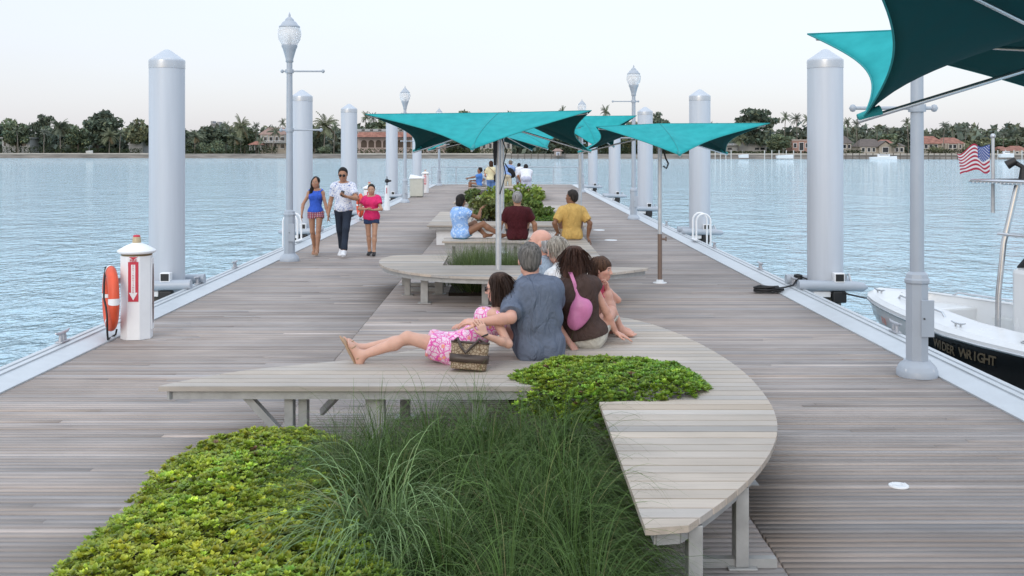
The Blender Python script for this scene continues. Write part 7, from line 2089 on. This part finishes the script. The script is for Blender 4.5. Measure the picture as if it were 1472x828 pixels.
for rr in range(9):
    for cc in range(6 if rr % 2 == 0 else 5):
        u = (0.033 + cc * 0.066 + (0.033 if rr % 2 else 0)); v = (0.05 + rr * 0.056)
        for s_ in (-1, 1):
            st = []
            for k in range(10):
                a = math.pi / 2 + k * math.pi / 5; q = (0.0085 if k % 2 == 0 else 0.0035)
                p = V(*fp(u + q * math.cos(a) / Wf, v - q * math.sin(a) / Hf)); st.append(p + V(0, 0.0012 * s_, 0))
            mb.add(st, [tuple(range(10))])
mb.build('stars', M_SIGNW, cl)

# ================================================================ PLANTING
M_SOIL = mat('soil', (0.022, 0.016, 0.011), 0.95, var=0.4, vscale=12)
def soil(poly, z, label):
    mb = MB(); mb.prism(poly, 0.002, z); o = mb.build('soil', M_SOIL); tag(o, label, 'soil', kind='structure')
soil([(-2.0, 2.2), (0.55, 2.2), (0.55, 6.9), (0.0, 7.15), (-1.95, 7.05)], 0.05, 'dark soil of the front planting bed')
soil([(-0.85, 15.1), (0.55, 15.1), (0.55, 17.6), (-0.85, 17.6)], 0.05, 'dark soil of the second planting bed')
soil([(-0.8, 24.55), (1.25, 24.55), (1.25, 31), (-0.8, 31)], 0.30, 'dark soil of the shrub planter')
M_SEDUM = mat_attr('succulent_leaves', 0.45, var=0.10, vscale=60, spec=0.4, trans=0.2)
def sedum_mesh(name, pts, r, size=0.028, col=(0.275, 0.385, 0.045), leaves=10):
    n = len(pts); P = np.array(pts)
    az = r.uniform(0, 6.28, (n, 1)) + np.arange(leaves)[None] * 2.39996
    el = np.clip(0.15 + 1.05 * np.arange(leaves)[None] / leaves + r.normal(0, 0.15, (n, leaves)), -0.1, 1.5)
    tilt = r.normal(0, 0.28, (n, 1, 3))
    d = np.stack([np.cos(az) * np.cos(el), np.sin(az) * np.cos(el), np.sin(el)], -1) + tilt
    d /= np.linalg.norm(d, axis=2)[..., None]
    L = size * r.uniform(0.55, 1.45, (n, 1)) * (1.15 - 0.45 * np.arange(leaves)[None] / leaves)
    sd = np.cross(d, np.array([0, 0, 1.0])); sd /= np.linalg.norm(sd, axis=2)[..., None] + 1e-9
    c = P[:, None, :]
    up = np.cross(sd, d)
    v = np.stack([c + d * L[..., None] * 0.1, c + d * L[..., None] * 0.65 - sd * L[..., None] * 0.34 + up * L[..., None] * 0.06, c + d * L[..., None] * 1.05, c + d * L[..., None] * 0.65 + sd * L[..., None] * 0.34 + up * L[..., None] * 0.06], 2)
    patch = wobble(P, 5.0, 17) * 0.22 + wobble(P, 16, 18) * 0.15
    tone = np.exp(patch + r.normal(0, 0.27, n))[:, None] * np.exp(r.normal(0, 0.10, (n, leaves)))
    warm = (r.normal(0, 0.12, n) + 0.22 * wobble(P, 3.5, 31))[:, None]
    brown = (r.random(n) < 0.006)[:, None]
    colr = np.stack([tone * col[0] * (1 + warm), tone * col[1], tone * col[2] * (1 - warm * 0.5)], -1)
    colr = np.where(brown[..., None], np.array([0.20, 0.12, 0.07]), colr)
    vv = v.reshape(-1, 3); f = np.arange(len(vv)).reshape(-1, 4)
    me = new_mesh(name, vv, f); set_col(me, np.repeat(colr.reshape(-1, 3), 4, 0)); return me
def in_poly(x, y, poly):
    c = False; n = len(poly)
    for i in range(n):
        (x0, y0), (x1, y1) = poly[i], poly[(i + 1) % n]
        if (y0 > y) != (y1 > y) and x < (x1 - x0) * (y - y0) / (y1 - y0) + x0: c = not c
    return c
def scatter(poly, n, r):
    xs, ys = [p[0] for p in poly], [p[1] for p in poly]; out = []
    while len(out) < n:
        x, y = r.uniform(min(xs), max(xs)), r.uniform(min(ys), max(ys))
        if in_poly(x, y, poly): out.append((x, y))
    return out
def edge_dist(x, y, poly):
    best = 9; n = len(poly)
    for i in range(n):
        ax, ay = poly[i]; bx, by = poly[(i + 1) % n]; ux, uy = bx - ax, by - ay; t_ = max(0, min(1, ((x - ax) * ux + (y - ay) * uy) / (ux * ux + uy * uy + 1e-9)))
        best = min(best, math.hypot(x - ax - ux * t_, y - ay - uy * t_))
    return best
r = np.random.default_rng(21)
bed = [(-2.08, 2.4), (-0.2, 2.4), (-0.35, 4.6), (-0.75, 5.4), (-0.9, 6.4), (-1.0, 7.0), (-1.25, 7.12), (-1.75, 7.08), (-2.02, 6.85), (-2.10, 6.2)]
P_ = []
for x, y in scatter(bed, 15000, r):
    e = edge_dist(x, y, bed); q = np.array([[x, y, 0.0]])
    h = 0.05 + 0.20 * min(1, e / 0.16) ** 0.6 + 0.045 * float(wobble(q, 7, 4)[0]) + 0.02 * float(wobble(q, 22, 5)[0])
    x += 0.03 * r.normal(); P_.append((x, y, h - abs(r.normal(0, 0.025)) * (1 if r.random() < 0.4 else 0)))
o = link('ground_cover', sedum_mesh('ground_cover', P_, r), M_SEDUM); tag(o, 'bright yellow-green succulent ground cover at the lower left', 'ground cover', kind='stuff')
blob = [(0.02, 7.70), (0.10, 7.45), (0.30, 7.22), (0.62, 6.90), (0.95, 6.86), (1.26, 6.98), (1.42, 7.25), (1.36, 7.60), (1.10, 7.98), (0.72, 8.12), (0.33, 8.02)]
P_ = []
for x, y in scatter(blob, 3000, r):
    e = edge_dist(x, y, blob); q = np.array([[x, y, 0.0]])
    P_.append((x, y, 0.44 + 0.085 * min(1, e / 0.15) ** 0.6 + 0.03 * float(wobble(q, 9, 4)[0]) - abs(r.normal(0, 0.03)) * (1 if r.random() < 0.4 else 0)))
for k in range(900):
    u = r.random(); x = 0.02 + 0.75 * u; y = 7.42 - 0.55 * u + r.uniform(-0.1, 0.25); P_.append((x, y, r.uniform(0.22, 0.46)))
o = link('ground_cover', sedum_mesh('ground_cover', P_, r, col=(0.20, 0.325, 0.042)), M_SEDUM); tag(o, 'patch of bright green succulents spilling over the hollow of the curved bench', 'ground cover', kind='stuff')
P_ = [(x, y, 0.40 + r.normal(0, 0.03)) for x, y in scatter([(0.55, 24.6), (1.25, 24.6), (1.25, 28), (0.55, 28)], 1500, r)]
o = link('ground_cover', sedum_mesh('ground_cover', P_, r, 0.05, (0.14, 0.23, 0.03)), M_SEDUM); tag(o, 'strip of low bright green planting right of the shrubs', 'ground cover', kind='stuff')

M_GRASS = mat_attr('grass_blades', 0.6, var=0.08, spec=0.15, trans=0.2)
def blades(name, bases, dirs, length, width, col, r, n=7, droop=1.0, colvar=0.25, tipcol=None, lift=1.15):
    m = len(bases); p = np.array(bases, float); d = np.array(dirs, float); d /= np.linalg.norm(d, axis=1)[:, None]
    L = length * r.uniform(0.65, 1.2, m)[:, None] / n
    hz = d.copy(); hz[:, 2] = 0; hz /= np.linalg.norm(hz, axis=1)[:, None] + 1e-9
    side = np.stack([-hz[:, 1], hz[:, 0], np.zeros(m)], 1) + r.normal(0, 0.25, (m, 3)); side /= np.linalg.norm(side, axis=1)[:, None]
    V_ = np.zeros((m, n + 1, 2, 3)); C_ = np.zeros((m, n + 1, 2, 3))
    tone = np.exp(r.normal(0, colvar, m))[:, None]; warm = r.normal(0, 0.10, m)
    base_c = np.array(col)[None] * tone * np.stack([1 + warm, np.ones(m), 1 - warm], 1)
    straw = (r.random(m) < 0.05)[:, None]; base_c = np.where(straw, np.array([0.26, 0.21, 0.11]), base_c)
    dr = droop * r.uniform(0.6, 1.4, m)[:, None]
    for j in range(n + 1):
        u = j / n; w = width * (1 - u ** 1.6) + width * 0.04
        V_[:, j, 0] = p - side * w; V_[:, j, 1] = p + side * w
        C_[:, j] = (base_c if tipcol is None else base_c * (1 - u) + np.array(tipcol) * tone * u)[:, None]
        p = p + d * L
        d = d + np.array([0, 0, -1.0])[None] * dr * (0.10 + 0.28 * u); d /= np.linalg.norm(d, axis=1)[:, None]
        p[:, 2] = np.maximum(p[:, 2], 0.03)
    idx = np.arange(m * (n + 1) * 2).reshape(m, n + 1, 2)
    f = np.stack([idx[:, :-1, 0], idx[:, :-1, 1], idx[:, 1:, 1], idx[:, 1:, 0]], -1).reshape(-1, 4)
    me = new_mesh(name, V_.reshape(-1, 3), f, True); set_col(me, C_.reshape(-1, 3)); return me
def tufts(centres, per, r, spread=0.09, out=0.75, z=0.05, wind=(0.0, 0.0)):
    B, D = [], []
    for cx, cy in centres:
        for _ in range(per):
            a = r.uniform(0, 6.28); q = abs(r.normal(0, spread))
            B.append((cx + q * math.cos(a), cy + q * math.sin(a), z)); a2 = a + r.normal(0, 0.22); k = out * min(1.0, q / spread * 0.62 + r.uniform(0.0, 0.25))
            D.append((k * math.cos(a2) + wind[0], k * math.sin(a2) + wind[1], 1.0))
    return B, D
gp = [(-1.05, 6.3), (-0.75, 5.5), (-0.35, 4.7), (-0.25, 3.2), (0.42, 3.2), (0.46, 6.7), (0.15, 6.9), (-0.85, 6.85)]
cs_ = []
r = np.random.default_rng(9)
for x, y in scatter(gp, 900, r):
    if all(math.hypot(x - a, y - b) > 0.22 for a, b in cs_): cs_.append((x, y))
Bz, Dz = tufts([(-0.78, 6.35), (-0.38, 6.05), (0.08, 6.45), (0.30, 5.75), (0.02, 5.15), (0.28, 4.62), (-0.28, 4.72), (0.36, 6.62), (-0.22, 6.72), (-0.86, 5.85), (0.33, 5.2), (-0.12, 5.62), (-0.5, 6.6), (0.0, 4.2), (0.33, 4.1), (0.2, 6.05), (-0.62, 5.75), (-0.1, 6.25), (0.15, 4.9)], 1250, r, 0.085, 1.75, wind=(-0.08, -0.18))
o = link('ornamental_grass', blades('ornamental_grass', Bz, Dz, 0.86, 0.0022, (0.022, 0.052, 0.011), r, 12, 1.7, tipcol=(0.10, 0.165, 0.045)), M_GRASS); tag(o, 'dark green fountain grass filling the middle of the front bed', 'grass', kind='stuff')
Bz, Dz = tufts([(-0.66, 5.25), (-0.55, 5.12), (-0.74, 5.08)], 420, r, 0.10, 2.0, wind=(-0.05, -0.3))
o = link('pale_grass_clump', blades('pale_grass_clump', Bz, Dz, 0.84, 0.0042, (0.075, 0.135, 0.045), r, 12, 1.6, tipcol=(0.23, 0.33, 0.15)), M_GRASS); tag(o, 'arching clump of pale variegated grass in the middle of the front bed', 'plant')
Bz, Dz = tufts([(-0.98, 5.95), (-0.85, 6.45), (-1.02, 6.35)], 260, r, 0.09, 1.1)
o = link('dark_grass_clump', blades('dark_grass_clump', Bz, Dz, 0.56, 0.0019, (0.055, 0.085, 0.035), r, 8, 1.4, tipcol=(0.13, 0.17, 0.085)), M_GRASS); tag(o, 'dark fine grass clump leaning over the succulents near the bench legs', 'plant')
Bz, Dz = tufts(scatter([(-0.82, 15.2), (0.5, 15.2), (0.5, 17.3), (-0.82, 17.3)], 60, r), 90, r, 0.1, 0.8)
o = link('ornamental_grass', blades('ornamental_grass', Bz, Dz, 0.58, 0.0035, (0.060, 0.095, 0.032), r, 6, 0.9, tipcol=(0.13, 0.18, 0.07)), M_GRASS); tag(o, 'green grass under and behind the second curved bench', 'grass', kind='stuff')
# leafy shrubs of the far planter
def shrub(x, y, w, h, label, seed, col=(0.085, 0.125, 0.035), n=1700, zb=0.3):
    r = np.random.default_rng(seed); lob = []
    for i in range(11):
        a = r.uniform(0, 6.28); q = r.uniform(0, 0.36) * w; s = w * r.uniform(0.14, 0.24); lob.append((q * math.cos(a), q * math.sin(a), h * r.uniform(0.3, 0.85), s, s, s * 0.8))
    v, f, c = leaf_cloud(r, lob, n, 0.055, col, 0.3); v[:, 2] = np.clip(v[:, 2], 0.02, None)
    t = thing('shrub', label, 'shrub', (x, y, zb), 0, 'leafy shrubs in the planter far down the pier')
    me = new_mesh('foliage', v, f); set_col(me, c); link('foliage', me, M_LEAF, t)
    mb = MB()
    for i in range(7): lb = lob[i]; mb.tube([(lb[0] * .2, lb[1] * .2, 0), (lb[0], lb[1], lb[2])], [0.015, 0.006], 5)
    mb.build('stem', M_BARK, t)
shrub(-0.45, 25.6, 1.0, 0.62, 'leafy green shrub beside the raised hand of the woman in light blue', 1, (0.15, 0.175, 0.06))
shrub(0.25, 25.4, 1.0, 0.55, 'leafy green shrub partly hidden by the maroon-shirted man', 2, (0.15, 0.18, 0.065))
shrub(-0.2, 28.4, 1.1, 0.78, 'taller yellow-green shrub left of the canopy pole', 3, (0.20, 0.27, 0.055))
shrub(0.55, 28.8, 1.1, 0.90, 'taller yellow-green shrub right of the canopy pole', 4, (0.20, 0.27, 0.055))
shrub(0.78, 26.4, 0.7, 0.62, 'leafy shrub between the maroon and the yellow shirts', 5, (0.14, 0.21, 0.05), 1000)
shrub(-0.55, 31.0, 0.7, 0.66, 'bushy shrub in front of the cream-topped woman', 6, (0.19, 0.26, 0.06), 1000)
shrub(-1.15, 32.4, 0.65, 0.46, 'small dark shrub hanging over the slim pale bench', 7, (0.10, 0.14, 0.045), 800, 0.45)
